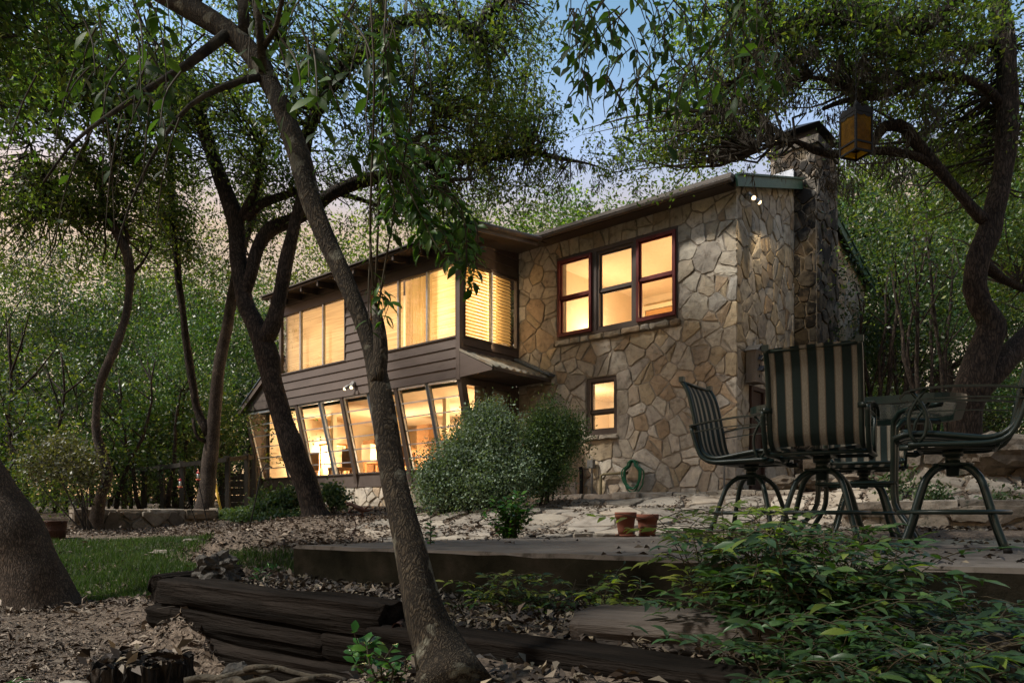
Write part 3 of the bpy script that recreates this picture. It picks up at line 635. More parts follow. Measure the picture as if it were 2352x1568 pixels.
# rooms behind the windows, lit by ceiling lamps
M['plaster'] = mat('warm_plaster', [(.70,.58,.41),(.76,.64,.47)], 2, .9)
M['plaster_lo'] = mat('tan_plaster', [(.72,.60,.41),(.78,.66,.47)], 2, .9)
M['woodfl'] = mat('oak_floor', [(.32,.17,.07),(.42,.24,.10)], 6, .6, stretch=(.2,1,1))
M['furn'] = mat('honey_wood', [(.45,.25,.10),(.58,.34,.15)], 6, .6, stretch=(.3,1,1))
M['white_i'] = mat('cream_paint', [(.75,.66,.48),(.80,.72,.54)], 4, .7)
M['doorm2'] = mat('brown_furniture', [(.16,.085,.035),(.24,.13,.06)], 5, .6, stretch=(.3,1,1))
def room(s0, s1, n0, n1, z0, z1, parent, m, fl):
    mb = LB(); v = [(s0,n0,z0),(s1,n0,z0),(s1,n1,z0),(s0,n1,z0),(s0,n0,z1),(s1,n0,z1),(s1,n1,z1),(s0,n1,z1)]
    mb.add(v, [(4,5,6,7),(1,2,6,5),(2,3,7,6),(3,0,4,7)]); obj('room_wall', mb, m, parent)
    mb = LB(); mb.quad((s0,n0,z0),(s1,n0,z0),(s1,n1,z0),(s0,n1,z0)); obj('room_floor', mb, fl, parent)
def lamp(s, n, z, sx, sy, watts, col=(1, .75, .47), rot=(0, 0, 0)):
    d = bpy.data.lights.new('room_lamp', 'AREA'); d.shape = 'RECTANGLE'; d.size = sx; d.size_y = sy; d.energy = watts; d.color = col
    o = bpy.data.objects.new('room_lamp', d); COL.objects.link(o); o.location = H(s, n, z); o.rotation_euler = (rot[0], rot[1], HROT+rot[2]); return o
def globe(s, n, z, watts, col=(1, .73, .44)):
    d = bpy.data.lights.new('room_lamp', 'POINT'); d.energy = watts; d.color = col; d.shadow_soft_size = .11
    o = bpy.data.objects.new('room_lamp', d); COL.objects.link(o); o.location = H(s, n, z); return o
room(.30, 4.4, -.27, -4.2, 2.9, 5.35, SH, M['plaster'], M['woodfl'])
globe(.75, -1.6, 3.9, 120); globe(3.9, -2.2, 3.9, 105)
room(.30, 4.4, -.27, -3.0, .6, 2.75, SH, M['plaster'], M['woodfl'])
globe(1.2, -1.4, 1.9, 75); globe(3.9, -1.2, 2.2, 60)
mb = LB(); mb.box((3.2, -4.15, 2.9), (3.28, -4.05, 5.0)); mb.box((4.1, -4.15, 2.9), (4.18, -4.05, 5.0)); mb.box((3.2, -4.15, 5.0), (4.18, -4.05, 5.1)); mb.box((.4, -4.17, 5.0), (3.1, -4.1, 5.14)); obj('door_casing', mb, M['white_i'], SH)
mb = LB(); mb.box((3.3, -4.12, 2.9), (4.08, -4.06, 4.98)); obj('room_door', mb, M['furn'], SH)
mb = LB(); mb.box((2.2, -4.16, 3.85), (2.95, -4.1, 4.7)); obj('framed_picture', mb, mat('print', [(.10,.07,.04),(.55,.42,.25),(.2,.15,.1)], 5, .6), SH)
mb = LB(); mb.box((1.5, -4.0, 2.9), (2.05, -3.55, 3.95)); mb.tube([(1.78, -3.8, 3.95), (1.78, -3.8, 4.15)], .03, 8); obj('cupboard', mb, M['furn'], SH)
mb = LB(); mb.lathe([(.17, 0), (.11, .24)], (1.78, -3.8, 4.12), 14); obj('lamp_shade', mb, M['white_i'], SH)
mb = LB(); mb.box((2.3, -2.6, .6), (2.9, -2.2, 1.9)); obj('bookcase', mb, M['furn'], SH)
M['doorm'] = mat('dark_door_wood', [(.030,.014,.010),(.05,.024,.017)], 6, .6, .2, 30, stretch=(1,1,.2))
mb = LB(); mb.box((-.01, -1.04, .5), (.02, -.5, 2.3)); obj('door', mb, M['doorm'], SH)
mb = LB(); mb.box((-.05, -.56, .5), (-.005, -.49, 2.32)); mb.box((-.05, -1.05, .5), (-.005, -.98, 2.32)); mb.box((-.05, -.98, 2.25), (-.005, -.56, 2.32)); obj('door_frame', mb, M['doorm'], SH)

# ------------------------------------------------------------------ timber wing
TW = empty('timber_wing', H(4.524, 1.67, .5), HROT)
tag(TW, 'brown timber sided wing with lit slanted lower windows joined to the stone house', 'house extension')
class TB(MB):
    def mesh(s, name, smooth=False):
        s.v = [(a-4.524, b-1.67, c-.5) for a, b, c in s.v]; return MB.mesh(s, name, smooth)
s0, NB, SE = 4.524, 1.67, 10.45
mb = TB(); 
for x0, x1, z0, z1 in ((s0+.02, SE-.02, 2.70, 3.44), (s0+.02, SE-.02, 4.82, 5.24), (7.12, 7.92, 3.44, 4.82)): mb.box((x0, NB-.14, z0), (x1, NB-.03, z1))
mb.box((s0+.03, .06, 2.72), (s0+.14, NB-.15, 3.44)); mb.box((s0+.03, .06, 4.84), (s0+.14, NB-.15, 5.5)); mb.box((SE-.14, -3, 2.8), (SE-.03, NB-.15, 5.3))
TWALL = obj('wall', mb, M['soffit'], TW)
def board(a0, a1, z0, z1, side=False):                # one lapped siding board, lower edge proud
    mb = TB(); z1 += .012
    if not side: mb.prism([(a0, NB-.028, z0), (a0, NB+.010, z0), (a0, NB-.012, z1), (a0, NB-.028, z1)], (a1-a0, 0, 0))
    else: mb.prism([(s0+.028, a0, z0), (s0-.010, a0, z0), (s0+.012, a0, z1), (s0+.028, a0, z1)], (0, a1-a0, 0))
    obj('siding_board', mb, M['siding'], TWALL)
z = 2.70; h = .186
while z < 3.43: board(s0+.09, SE-.03, z, z+h-.012); z += h
z = 4.82
while z < 5.2: board(s0+.09, SE-.03, z, z+h-.012); z += h
z = 3.444
while z < 4.80: board(7.10, 7.94, z, min(z+h-.012, 4.80)); z += h
z = 3.12
while z < 3.42: board(.05, NB-.10, z, z+.17, True); z += .185
z = 4.86
while z < 5.4: board(.05, NB-.10, z, z+.175, True); z += h
mb = TB(); mb.box((s0-.012, NB-.09, 2.66), (s0+.09, NB+.014, 5.25)); obj('corner_board', mb, M['siding'], TWALL)
mb = TB(); mb.box((SE-.05, NB-.05, 2.8), (SE+.01, NB+.012, 5.2)); obj('corner_board', mb, M['siding'], TWALL)
mb = TB(); mb.box((s0-.005, .0, 2.9), (s0+.06, .07, 5.4)); obj('corner_board', mb, M['trim'], TWALL)
# upper windows: curtains on the front, slatted blinds on the short side
def weave(name, st, stripes, horiz=False, refl=.0):
    m = bpy.data.materials.new(name); m.use_nodes = True; nt = m.node_tree; nt.nodes.clear(); l = nt.links.new
    o = nt.nodes.new('ShaderNodeOutputMaterial'); t = nt.nodes.new('ShaderNodeBsdfTranslucent'); d = nt.nodes.new('ShaderNodeBsdfDiffuse'); mx = nt.nodes.new('ShaderNodeMixShader'); mx.inputs[0].default_value = .35
    tc = nt.nodes.new('ShaderNodeTexCoord'); mp = nt.nodes.new('ShaderNodeMapping'); mp.inputs['Scale'].default_value = (1, 1, .1) if not horiz else (.25, .25, 9); l(tc.outputs['Object'], mp.inputs[0])
    n = nt.nodes.new('ShaderNodeTexNoise'); n.inputs['Scale'].default_value = stripes; n.inputs['Detail'].default_value = 5; l(mp.outputs[0], n.inputs['Vector'])
    r = ramp(nt, [(.52,.40,.22),(.82,.70,.46)], .3, .68); l(n.outputs[0], r.inputs[0]); l(r.outputs[0], t.inputs[0]); l(r.outputs[0], d.inputs[0])
    l(t.outputs[0], mx.inputs[1]); l(d.outputs[0], mx.inputs[2]); l(mx.outputs[0], o.inputs[0]); return m
M['curtain'] = weave('sheer_curtain', 1, 7); M['shade'] = weave('woven_shade', 1, 5, True); M['blind'] = weave('pale_blind', 1, 1.5)
def picture_panes(edges, z0, z1, cover):
    w = empty('window', (0, 0, 0), 0, TW)
    mb = TB()
    a0, a1 = edges[0], edges[-1]
    mb.box((a0-.03, NB-.06, z0-.03), (a1+.03, NB+.016, z0)); mb.box((a0-.03, NB-.06, z1), (a1+.03, NB+.016, z1+.03))
    mb.box((a0-.03, NB-.06, z0), (a0, NB+.016, z1)); mb.box((a1, NB-.06, z0), (a1+.03, NB+.016, z1)); obj('frame', mb, M['trim'], w)
    for i in range(len(edges)-1):
        x0, x1 = edges[i]+(.02 if i else 0), edges[i+1]-(.02 if i < len(edges)-2 else 0)
        if i: 
            mb = TB(); mb.box((edges[i]-.02, NB-.05, z0), (edges[i]+.02, NB+.012, z1)); obj('mullion', mb, M['alu'], w)
        mb = TB(); mb.quad((x0, NB-.02, z0), (x1, NB-.02, z0), (x1, NB-.02, z1), (x0, NB-.02, z1)); obj('pane', mb, M['pane'], w)
        c = cover[i]; mb = TB()
        if c == 'curtain':
            k = 60; pts = [(x0+(x1-x0)*q/k, NB-.16+.022*math.sin(q*1.15+.5*math.sin(q*.37))) for q in range(k+1)]
            mb.add([(p, n_, z0-.02) for p, n_ in pts]+[(p, n_, z1+.02) for p, n_ in pts], [(q, q+1, k+2+q, k+1+q) for q in range(k)])
            obj('curtain', mb, M['curtain'], w, True)
        else:
            mb.quad((x0-.02, NB-.13, z0-.02), (x1+.02, NB-.13, z0-.02), (x1+.02, NB-.13, z1+.02), (x0-.02, NB-.13, z1+.02)); obj('roller_shade', mb, M['shade'], w)
picture_panes([4.625, 5.396, 6.226, 7.08], 3.475, 4.79, ['shade', 'curtain', 'shade'])
picture_panes([7.96, 8.735, 9.602, 10.37], 3.475, 4.79, ['shade', 'shade', 'shade'])
w = empty('window', (0, 0, 0), 0, TW); mb = TB()
mb.box((s0-.016, .06, 3.44), (s0+.06, 1.56, 3.48)); mb.box((s0-.016, .06, 4.80), (s0+.06, 1.56, 4.84)); mb.box((s0-.016, .06, 3.48), (s0+.06, .10, 4.80)); mb.box((s0-.016, 1.53, 3.48), (s0+.06, 1.56, 4.80)); obj('frame', mb, M['trim'], w)
mb = TB(); mb.box((s0-.012, .79, 3.48), (s0+.05, .84, 4.80)); obj('mullion', mb, M['alu'], w)
for y0, y1 in ((.10, .79), (.84, 1.53)):
    mb = TB(); mb.quad((s0+.02, y0, 3.48), (s0+.02, y1, 3.48), (s0+.02, y1, 4.8), (s0+.02, y0, 4.8)); obj('pane', mb, M['pane'], w)
    z = 3.47
    while z < 4.79:
        mb = TB(); y1b = y1-.04 if y0 > .5 else .815; y0b = y0+.05 if y0 < .5 else .815
        mb.prism([(s0+.082, y0b, z), (s0+.128, y0b, z+.070), (s0+.131, y0b, z+.070), (s0+.085, y0b, z)], (0, y1b-y0b, 0)); obj('blind_slat', mb, M['blind'], w); z += .064
lamp(5.9, NB-.85, 4.1, 2.9, 1.5, 70, rot=(R(-90), 0, 0)); lamp(9.15, NB-.85, 4.1, 2.7, 1.5, 62, rot=(R(-90), 0, 0)); 
lamp(s0+.75, .8, 4.1, 1.3, 1.5, 46, rot=(R(90), 0, R(90)))
mb = TB(); mb.box((s0+.2, NB-1.25, 3.3), (SE-.2, NB-1.2, 5.0)); mb.box((s0+.16, -2, 3.22), (SE-.16, NB-.16, 3.3)); obj('room_wall', mb, M['plaster'], TW)
# roof with rafters under the eave
EN = 2.10
def wz(n): return 5.12 + .12*(EN-n)
mb = TB(); mb.prism([(3.72, EN, wz(EN)), (3.72, -2.5, wz(-2.5)), (3.72, -2.5, wz(-2.5)+.05), (3.72, EN, wz(EN)+.05)], (6.78, 0, 0)); WR = obj('roof', mb, M['soffit'], TW)
mb = TB(); mb.prism([(3.68, EN+.05, wz(EN)+.055), (3.68, -2.5, wz(-2.5)+.055), (3.68, -2.5, wz(-2.5)+.08), (3.68, EN+.05, wz(EN)+.08)], (6.86, 0, 0)); obj('roof_sheet', mb, M['roof'], WR)
for a in np.arange(4.05, 10.4, .61):
    mb = TB(); mb.prism([(a, EN-.01, wz(EN)-.005), (a, EN-.01, wz(EN)-.095), (a, EN-.06, wz(EN)-.12), (a, NB-.05, wz(NB)-.12), (a, NB-.05, wz(NB)-.005)], (.045, 0, 0)); obj('rafter', mb, M['soffit'], WR)
mb = TB(); mb.prism([(3.70, EN+.02, wz(EN)-.10), (3.70, .47, wz(.47)-.10), (3.70, .47, wz(.47)+.052), (3.70, EN+.02, wz(EN)+.052)], (-.035, 0, 0)); obj('fascia', mb, M['gutter'], WR)
mb = TB(); mb.tube([(3.63, EN+.05, wz(EN)+.0), (3.63, .45, wz(.45)+.01)], .05, 8); obj('gutter', mb, M['gutter'], WR)
# awning roof over the lower corner
mb = TB(); k = 26; vs = []
for q in range(k+1):
    n_ = NB+.02 - (NB+.0)*q/k; d = .035 if q % 3 == 0 else 0
    vs += [(s0-.01, n_, 3.19+d), (3.70, n_, 2.80+d), (s0-.01, n_, 3.175), (3.70, n_, 2.785)]
mb.add(vs, [f for q in range(k) for f in ((4*q, 4*q+1, 4*q+5, 4*q+4), (4*q+2, 4*q+6, 4*q+7, 4*q+3), (4*q+1, 4*q+3, 4*q+7, 4*q+5))]+[(0,2,3,1)])
AW = obj('awning', mb, M['steel'], TW)
mb = TB(); mb.prism([(s0-.012, NB-.02, 3.165), (3.72, NB-.02, 2.775), (3.72, NB-.02, 2.735), (s0-.012, NB-.02, 2.70)], (0, .03, 0)); obj('awning_cheek', mb, M['siding'], AW)
mb = TB(); mb.quad((s0-.01, NB-.03, 2.72), (3.72, NB-.03, 2.74), (3.72, .02, 2.76), (s0-.01, .02, 2.74)); mb.box((3.70, .03, 2.735), (3.735, NB-.03, 2.785)); obj('awning_soffit', mb, M['soffit'], AW)
mb = TB(); mb.beam((s0-.03, .10, 3.255), (3.62, .10, 2.845), .17, .05); obj('flashing', mb, M['flashing'], AW)
# lower storey: slanted glazing with aluminium bars
zt, zb, nt_, nb2 = 2.70, 1.085, NB-.03, 1.23
def sl(z): return nb2 + (nt_-nb2)*(z-zb)/(zt-zb)
LE = 12.0
lower = empty('window_wall', (0, 0, 0), 0, TW); lower['label'] = 'long band of slanted lower windows with thin aluminium bars'
heavy = [4.56, 6.334, 8.102, 9.80, 11.97]; light = [5.437, 7.21, 8.914, 10.75]
for a in heavy:
    mb = TB(); mb.prism([(a-.05, nt_+.03, zt), (a-.05, nt_-.10, zt), (a-.05, nb2-.10, zb-.25), (a-.05, nb2+.03, zb-.25)], (.10, 0, 0)); obj('post', mb, M['trim'], lower)
for a in light:
    mb = TB(); mb.prism([(a-.028, sl(zt)+.012, zt), (a-.028, sl(zt)-.08, zt), (a-.028, sl(zb)-.08, zb), (a-.028, sl(zb)+.012, zb)], (.056, 0, 0)); obj('mullion', mb, M['flashing'], lower)
allx = sorted(heavy + light)
for i in range(len(allx)-1):
    g0 = .05 if allx[i] in heavy else .028; g1 = .05 if allx[i+1] in heavy else .028; x0, x1 = allx[i]+g0, allx[i+1]-g1
    rows_ = 6 if i > 1 else 6
    mb = TB()
    for xa in (x0, x1-.022): mb.prism([(xa, sl(zt)+.008, zt-.03), (xa, sl(zt)-.03, zt-.03), (xa, sl(zb)-.03, zb), (xa, sl(zb)+.008, zb)], (.022, 0, 0))
    mb.box((x0+.022, sl(zt-.02)-.03, zt-.045), (x1-.022, sl(zt-.02)+.01, zt-.005)); obj('frame', mb, M['alu'], lower)
    for r_ in range(rows_):
        za, zc = zb+(zt-.045-zb)*r_/rows_, zb+(zt-.045-zb)*(r_+1)/rows_
        dz = rs.uniform(-.006, .012)
        mb = TB(); mb.quad((x0+.022, sl(za)-.012+dz, za), (x1-.022, sl(za)-.012+dz, za), (x1-.022, sl(zc)-.012, zc), (x0+.022, sl(zc)-.012, zc)); obj('pane', mb, M['pane'], lower)
        mb = TB(); mb.box((x0+.022, sl(za)-.016, za-.011), (x1-.022, sl(za)+.006, za+.011)); obj('bar', mb, M['alu'], lower)
mb = TB(); mb.box((4.5, sl(zt)-.12, zt-.006), (LE+.02, NB-.035, zt+.05)); obj('head_board', mb, M['trim'], TW)
mb = TB(); mb.box((4.45, nb2-.16, .80), (LE+.03, nb2+.022, zb-.005)); obj('sill_board', mb, M['trim'], TW)
mb = TB(); mb.box((4.45, nb2-.14, zb-.004), (LE+.03, nb2+.05, zb+.022)); obj('sill_cap', mb, M['trim'], TW)
for a in (6.334, 8.102, 9.8): 
    mb = TB(); mb.box((a-.04, nb2+.023, .80), (a+.04, nb2+.04, zb-.03)); obj('batten', mb, M['trim'], TW)
# short side of the lower storey, under the awning
mb = TB(); mb.prism([(s0-.02, nt_+.03, zt), (s0-.02, nt_-.10, zt), (s0-.02, nb2-.12, zb-.2), (s0-.02, nb2+.02, zb-.2)], (.09, 0, 0)); mb.box((s0, .80, .9), (s0+.08, .95, 2.72)); mb.box((s0, .02, .9), (s0+.08, .24, 2.72)); mb.box((s0+.01, .24, 2.60), (s0+.07, 1.5, 2.715)); mb.box((s0+.01, .24, .85), (s0+.07, 1.15, 1.15)); obj('side_frame', mb, M['trim'], lower)
for y0, y1 in ((.24, .80), (.95, 1.45)):
    mb = TB(); mb.quad((s0+.04, y0, 1.15), (s0+.04, y1-.12*(y1 > 1), 1.15), (s0+.04, y1, 2.6), (s0+.04, y0, 2.6)); obj('pane', mb, M['pane'], lower)
# lean-to end of the wing
mb = TB(); mb.prism([(SE-.02, NB-.02, 2.74), (LE, NB-.02, 2.74), (LE-.02, NB-.02, 2.80), (SE-.02, NB-.02, 3.78)], (0, -.1, 0)); LT = obj('lean_to_gable', mb, M['soffit'], TW)
for z0 in np.arange(2.74, 3.7, .186):
    mb = TB(); z1 = min(z0+.18, 3.75); e = lambda z_: SE+(LE-SE)*(3.78-z_)/(3.78-2.78)
    mb.prism([(SE, NB-.012, z0), (max(SE+.02, e(z0)), NB-.012, z0), (max(SE+.01, e(z1)), NB-.012, z1), (SE, NB-.012, z1)], (0, .012, 0)); obj('siding_board', mb, M['siding'], LT)
mb = TB(); mb.beam((SE-.02, NB+.03, 3.84), (LE+.20, NB+.03, 2.70), .10, .12); obj('rake_board', mb, M['siding'], LT)
mb = TB(); mb.prism([(SE-.02, NB+.10, 3.90), (LE+.25, NB+.10, 2.74), (LE+.25, NB+.10, 2.77), (SE-.02, NB+.10, 3.93)], (0, -4.5, 0)); obj('lean_to_roof', mb, M['flashing'], LT)
mb = TB(); mb.prism([(LE-.02, NB-.05, 2.72), (LE-.02, nb2, .85), (LE-.02, -3, .85), (LE-.02, -3, 2.72)], (.06, 0, 0)); obj('end_wall', mb, M['siding'], LT)
# stone plinth
PL = TB(); PL.box((4.4, nb2-.2, .1), (LE, nb2-.012, .80)); PLO = obj('plinth', PL, M['mortar'], TW)
pb = [(4.4, .25), (LE, .25), (LE, .795), (4.4, .795)]
pp = tessellate(pb, poisson(pb, lambda x, y: .27, rs, 5000), .026, rnd=rs)
stones(pp, lambda a, b, d: (a-4.524, nb2-.012+d-1.67, b-.5), PLO, M['stone'], M['stone_isl'], rs, depth=(.02, .05))
before = set(bpy.data.objects)
# sunroom behind the lower glazing
room(4.75, LE-.1, 1.05, -3.2, .85, 2.72, SH, M['plaster_lo'], M['woodfl'])
for a, n_, z_ in ((5.25, -.6, 1.6), (7.6, -1.3, 1.75), (9.35, -.9, 1.6), (11.35, -.3, 1.9)): globe(a, n_, z_-.15, 150)
for a, n_ in ((5.2, .2), (6.6, -.1), (7.75, .3), (8.9, -.6), (10.4, .1)):
    mb = LB(); mb.box((a, n_, .85), (a+.11, n_+.11, 2.72)); obj('room_post', mb, M['white_i'], SH)
mb = LB(); mb.box((6.0, -3.15, .85), (7.0, -3.1, 2.3)); mb.box((8.2, -3.15, 1.4), (9.4, -3.12, 2.3)); mb.box((9.8, -3.15, .85), (10.6, -3.1, 2.4)); obj('room_panel', mb, M['furn'], SH)
for a, n_, w_, h_ in ((5.6, -.6, 1.0, .75), (7.0, -.9, 1.1, .74), (8.4, -.3, .9, .9), (9.6, -1.0, 1.2, .74), (11.0, -.2, .6, 1.2)):
    tb_ = LB(); tb_.box((a, n_-.5, .85+h_-.05), (a+w_, n_, .85+h_))
    for x in (a+.02, a+w_-.08):
        for y in (n_-.48, n_-.08): tb_.box((x, y, .85), (x+.06, y+.06, .80+h_))
    tb_.box((a+.08, n_-.42, .85+.25), (a+w_-.08, n_-.1, .85+.3)); obj('room_table', tb_, M['furn'], SH)
for a, n_ in ((5.9, -.4), (8.6, -.2), (10.1, -.7)):
    mb = LB(); mb.box((a, n_-.2, .85+.75), (a+.35, n_, .85+1.15)); obj('room_box', mb, M['plaster'], SH)
for a, b_ in ((5.0, 5.8), (7.2, 8.0), (10.7, 11.5)):
    mb = LB(); mb.box((a, -3.16, .85), (b_, -3.13, 2.1)); obj('room_door', mb, M['doorm2'], SH)
for k, a in enumerate((5.3, 6.4, 8.9, 10.0, 11.1)):
    mb = LB(); mb.box((a, -1.95-.2*(k % 2), .85), (a+.45, -1.6, 2.0+.25*(k % 3))); obj('room_shelf', mb, M['furn'] if k % 2 else M['doorm2'], SH)
for a, n_ in ((6.0, .35), (7.9, .05), (9.3, .45), (10.9, .3)):
    mb = LB(); mb.box((a, n_, 1.25), (a+.42, n_+.4, 1.31)); mb.box((a, n_-.03, 1.31), (a+.42, n_, 1.78))
    for dx in (.01, .37):
        for dy in (.01, .35): mb.box((a+dx, n_+dy, .85), (a+dx+.04, n_+dy+.04, 1.25))
    obj('room_chair', mb, M['doorm2'], SH)
for o in bpy.data.objects:                            # these belong to the wing
    if o not in before and o.parent == SH: o.parent = TW; o.location = (-4.524, -1.67, 0)
# two pairs of flood lights
M['bulb'] = emit('lit_bulb', (1, .66, .32), 4.5); M['cool'] = mat('white_enamel', [(.26,.26,.26),(.34,.34,.34)], 8, .4)
def floods(s, n, z, out, side, label, m):
    t = empty('flood_light', H(s, n, z)); tag(t, label, 'flood light', None)
    o = Vector(out); sd = Vector(side); mb = MB(); mb.tube([(0,0,0), o*.05], .055, 14); obj('base', mb, m, t)
    for k in (-1, 1):
        a = o*.05 + sd*.03*k; d = (o*.6 + sd*.45*k + Vector((0,0,-.62))).normalized()
        mb = MB(); mb.tube([a, a+d*.05, a+d*.09, a+d*.17], [.014, .016, .032, .038], 14); h_ = obj('lamp_head', mb, m, t)
        mb = MB(); e = a+d*.172; mb.tube([e, e+d*.018, e+d*.03], [.034, .028, .010], 14); obj('bulb', mb, M['bulb'], h_)
        l = bpy.data.lights.new('flood_lamp', 'SPOT'); l.energy = 45; l.color = (1, .74, .42); l.spot_size = R(130); l.shadow_soft_size = .05; lo = bpy.data.objects.new('flood_lamp', l); COL.objects.link(lo)
        lo.location = H(s, n, z)+e+d*.05; lo.rotation_euler = d.to_track_quat('-Z', 'Y').to_euler()
floods(-.045, -.33, 5.36, -D1, NN, 'pair of lit flood lights under the green rake of the stone gable', M['cool'])
floods(7.62, NB+.012, 2.93, NN, D1, 'pair of lit flood lights on the brown siding above the slanted windows', M['cool'])
# bird house on the gable wall
bh = empty('bird_house', H(-.05, -.40, 2.35)); bh.rotation_euler = (0, 0, HROT); tag(bh, 'tall grey three storey bird house on the stone gable wall', 'bird house')
mb = MB(); mb.box((-.16, -.13, .0), (0, .13, .50)); obj('body', mb, M['birdwood'], bh)
mb = MB(); mb.box((-.20, -.16, -.025), (0, .16, -.002)); obj('floor', mb, M['birdwood'], bh)
mb = MB(); mb.prism([(-.22, -.17, .49), (-.22, 0, .60), (-.22, .17, .49), (-.22, 0, .575)], (.24, 0, 0)); mb.prism([(-.16, -.12, .501), (-.16, 0, .575), (-.16, .12, .501)], (.15, 0, 0)); obj('roof', mb, M['birdroof'], bh)
for z_ in (.17, .34):
    mb = MB(); mb.prism([(-.24, -.10, z_), (-.24, -.02, z_+.08), (-.24, .06, z_), (-.24, -.02, z_+.055)], (.08, 0, 0)); obj('porch_roof', mb, M['birdroof'], bh)
for z_ in (.09, .26, .42):
    mb = MB(); mb.tube([(-.165, -.02, z_), (-.155, -.02, z_)], .024, 12); obj('entrance_hole', mb, M['black'], bh)
# hose, pipes
hz = empty('garden_hose', H(1.83, .10, .53)); tag(hz, 'coiled green garden hose hanging on the stone wall', 'hose'); hz.rotation_euler = (0, 0, HROT)
for k in range(7):
    w_, h_ = rs.uniform(.13, .20), rs.uniform(.46, .58); cx = rs.uniform(-.04, .04)
    pts = [(cx+w_*math.sin(t)*(.55+.45*(math.cos(t) < .4))+rs.uniform(-.008, .008), .03+.012*k+rs.uniform(-.008, .008), .62-h_/2+h_/2*math.cos(t)) for t in np.linspace(0, 6.283, 22)]
    mb = MB(); mb.tube([p[:3] for p in spline(pts, .03)], .0115, 6); obj('coil', mb, M['hose'], hz)
mb = MB(); mb.box((-.05, -.10, .58), (.05, .05, .60)); obj('hook', mb, M['pipe'], hz)
def pipe(name, label, pts, r_, m): 
    b = Vector(pts[0]); o = empty(name, H(*b)); o.rotation_euler = (0, 0, HROT); tag(o, label, 'pipe')
    mb = MB(); mb.tube([Vector(p)-b for p in pts], r_, 10); obj('tube', mb, m, o); return o, b
pipe('drain_pipe', 'black drain pipe standing against the stone wall left of the hose', [(2.95, .09, .5), (2.95, .09, 1.0), (2.97, .09, 1.08)], .035, M['black'])
o, b = pipe('conduit_pipe', 'thin grey conduit with a small box on the stone wall', [(2.72, .08, .5), (2.72, .08, 1.08)], .018, M['pipe'])
mb = MB(); mb.box((-.06, -.02, .55), (.06, .07, .70)); obj('junction_box', mb, M['pipe'], o)
pipe('water_pipe', 'tan water pipe bent along the stone wall to the hose', [(2.52, .09, .5), (2.52, .09, .90), (2.46, .09, .93), (1.95, .09, .94)], .025, M['pipe_tan'])
pipe('corner_pipe', 'slim grey pipe at the stone corner behind the striped chair', [(.16, .08, .5), (.16, .08, 1.25)], .014, M['pipe'])
# ------------------------------------------------------------------ foliage tools
LEAF8 = np.array([(0,0,0),(.36,0,.035),(.72,0,.01),(1,0,-.09),(.18,.13,.05),(.50,.215,.07),(.80,.11,.01),(.18,-.13,.05),(.50,-.215,.07),(.80,-.11,.01)], float)
LEAF8F = [(0,1,4),(4,1,5),(1,2,5),(5,2,6),(2,3,6),(0,7,1),(7,8,1),(1,8,2),(8,9,2),(2,9,3)]
def leaf_proto(name, width=1.0, curl=1.0, m=None):
    mb = MB(); v = LEAF8.copy(); v[:,1] *= width; v[:,2] *= curl; mb.add([tuple(x) for x in v], LEAF8F); me = mb.mesh(name, True)
    if m: me.materials.append(m)
    return me, v
def frames(d, n):
    d = d/np.maximum(np.linalg.norm(d, axis=1, keepdims=True), 1e-6); n = n - d*(n*d).sum(1, keepdims=True)
    n = n/np.maximum(np.linalg.norm(n, axis=1, keepdims=True), 1e-6); return d, np.cross(n, d), n
def leaf_cloud(pos, ln, d, n, width=.42, fold=.18):
    """diamond leaves: pos (N,3), ln (N,), directions and normals"""
    d, s, n = frames(d, n); ln = ln[:,None]
    v = np.stack([pos, pos+d*ln*.5+s*ln*width*.5+n*ln*fold*.4, pos+d*ln, pos+d*ln*.5-s*ln*width*.5+n*ln*fold*.4], 1).reshape(-1, 3)
    f = np.arange(len(pos)*4).reshape(-1, 4); return v, f
def rdirs(k, bias=(0,0,0), g=None):
    g = g or rng; return g.normal(size=(k,3)) + np.array(bias)
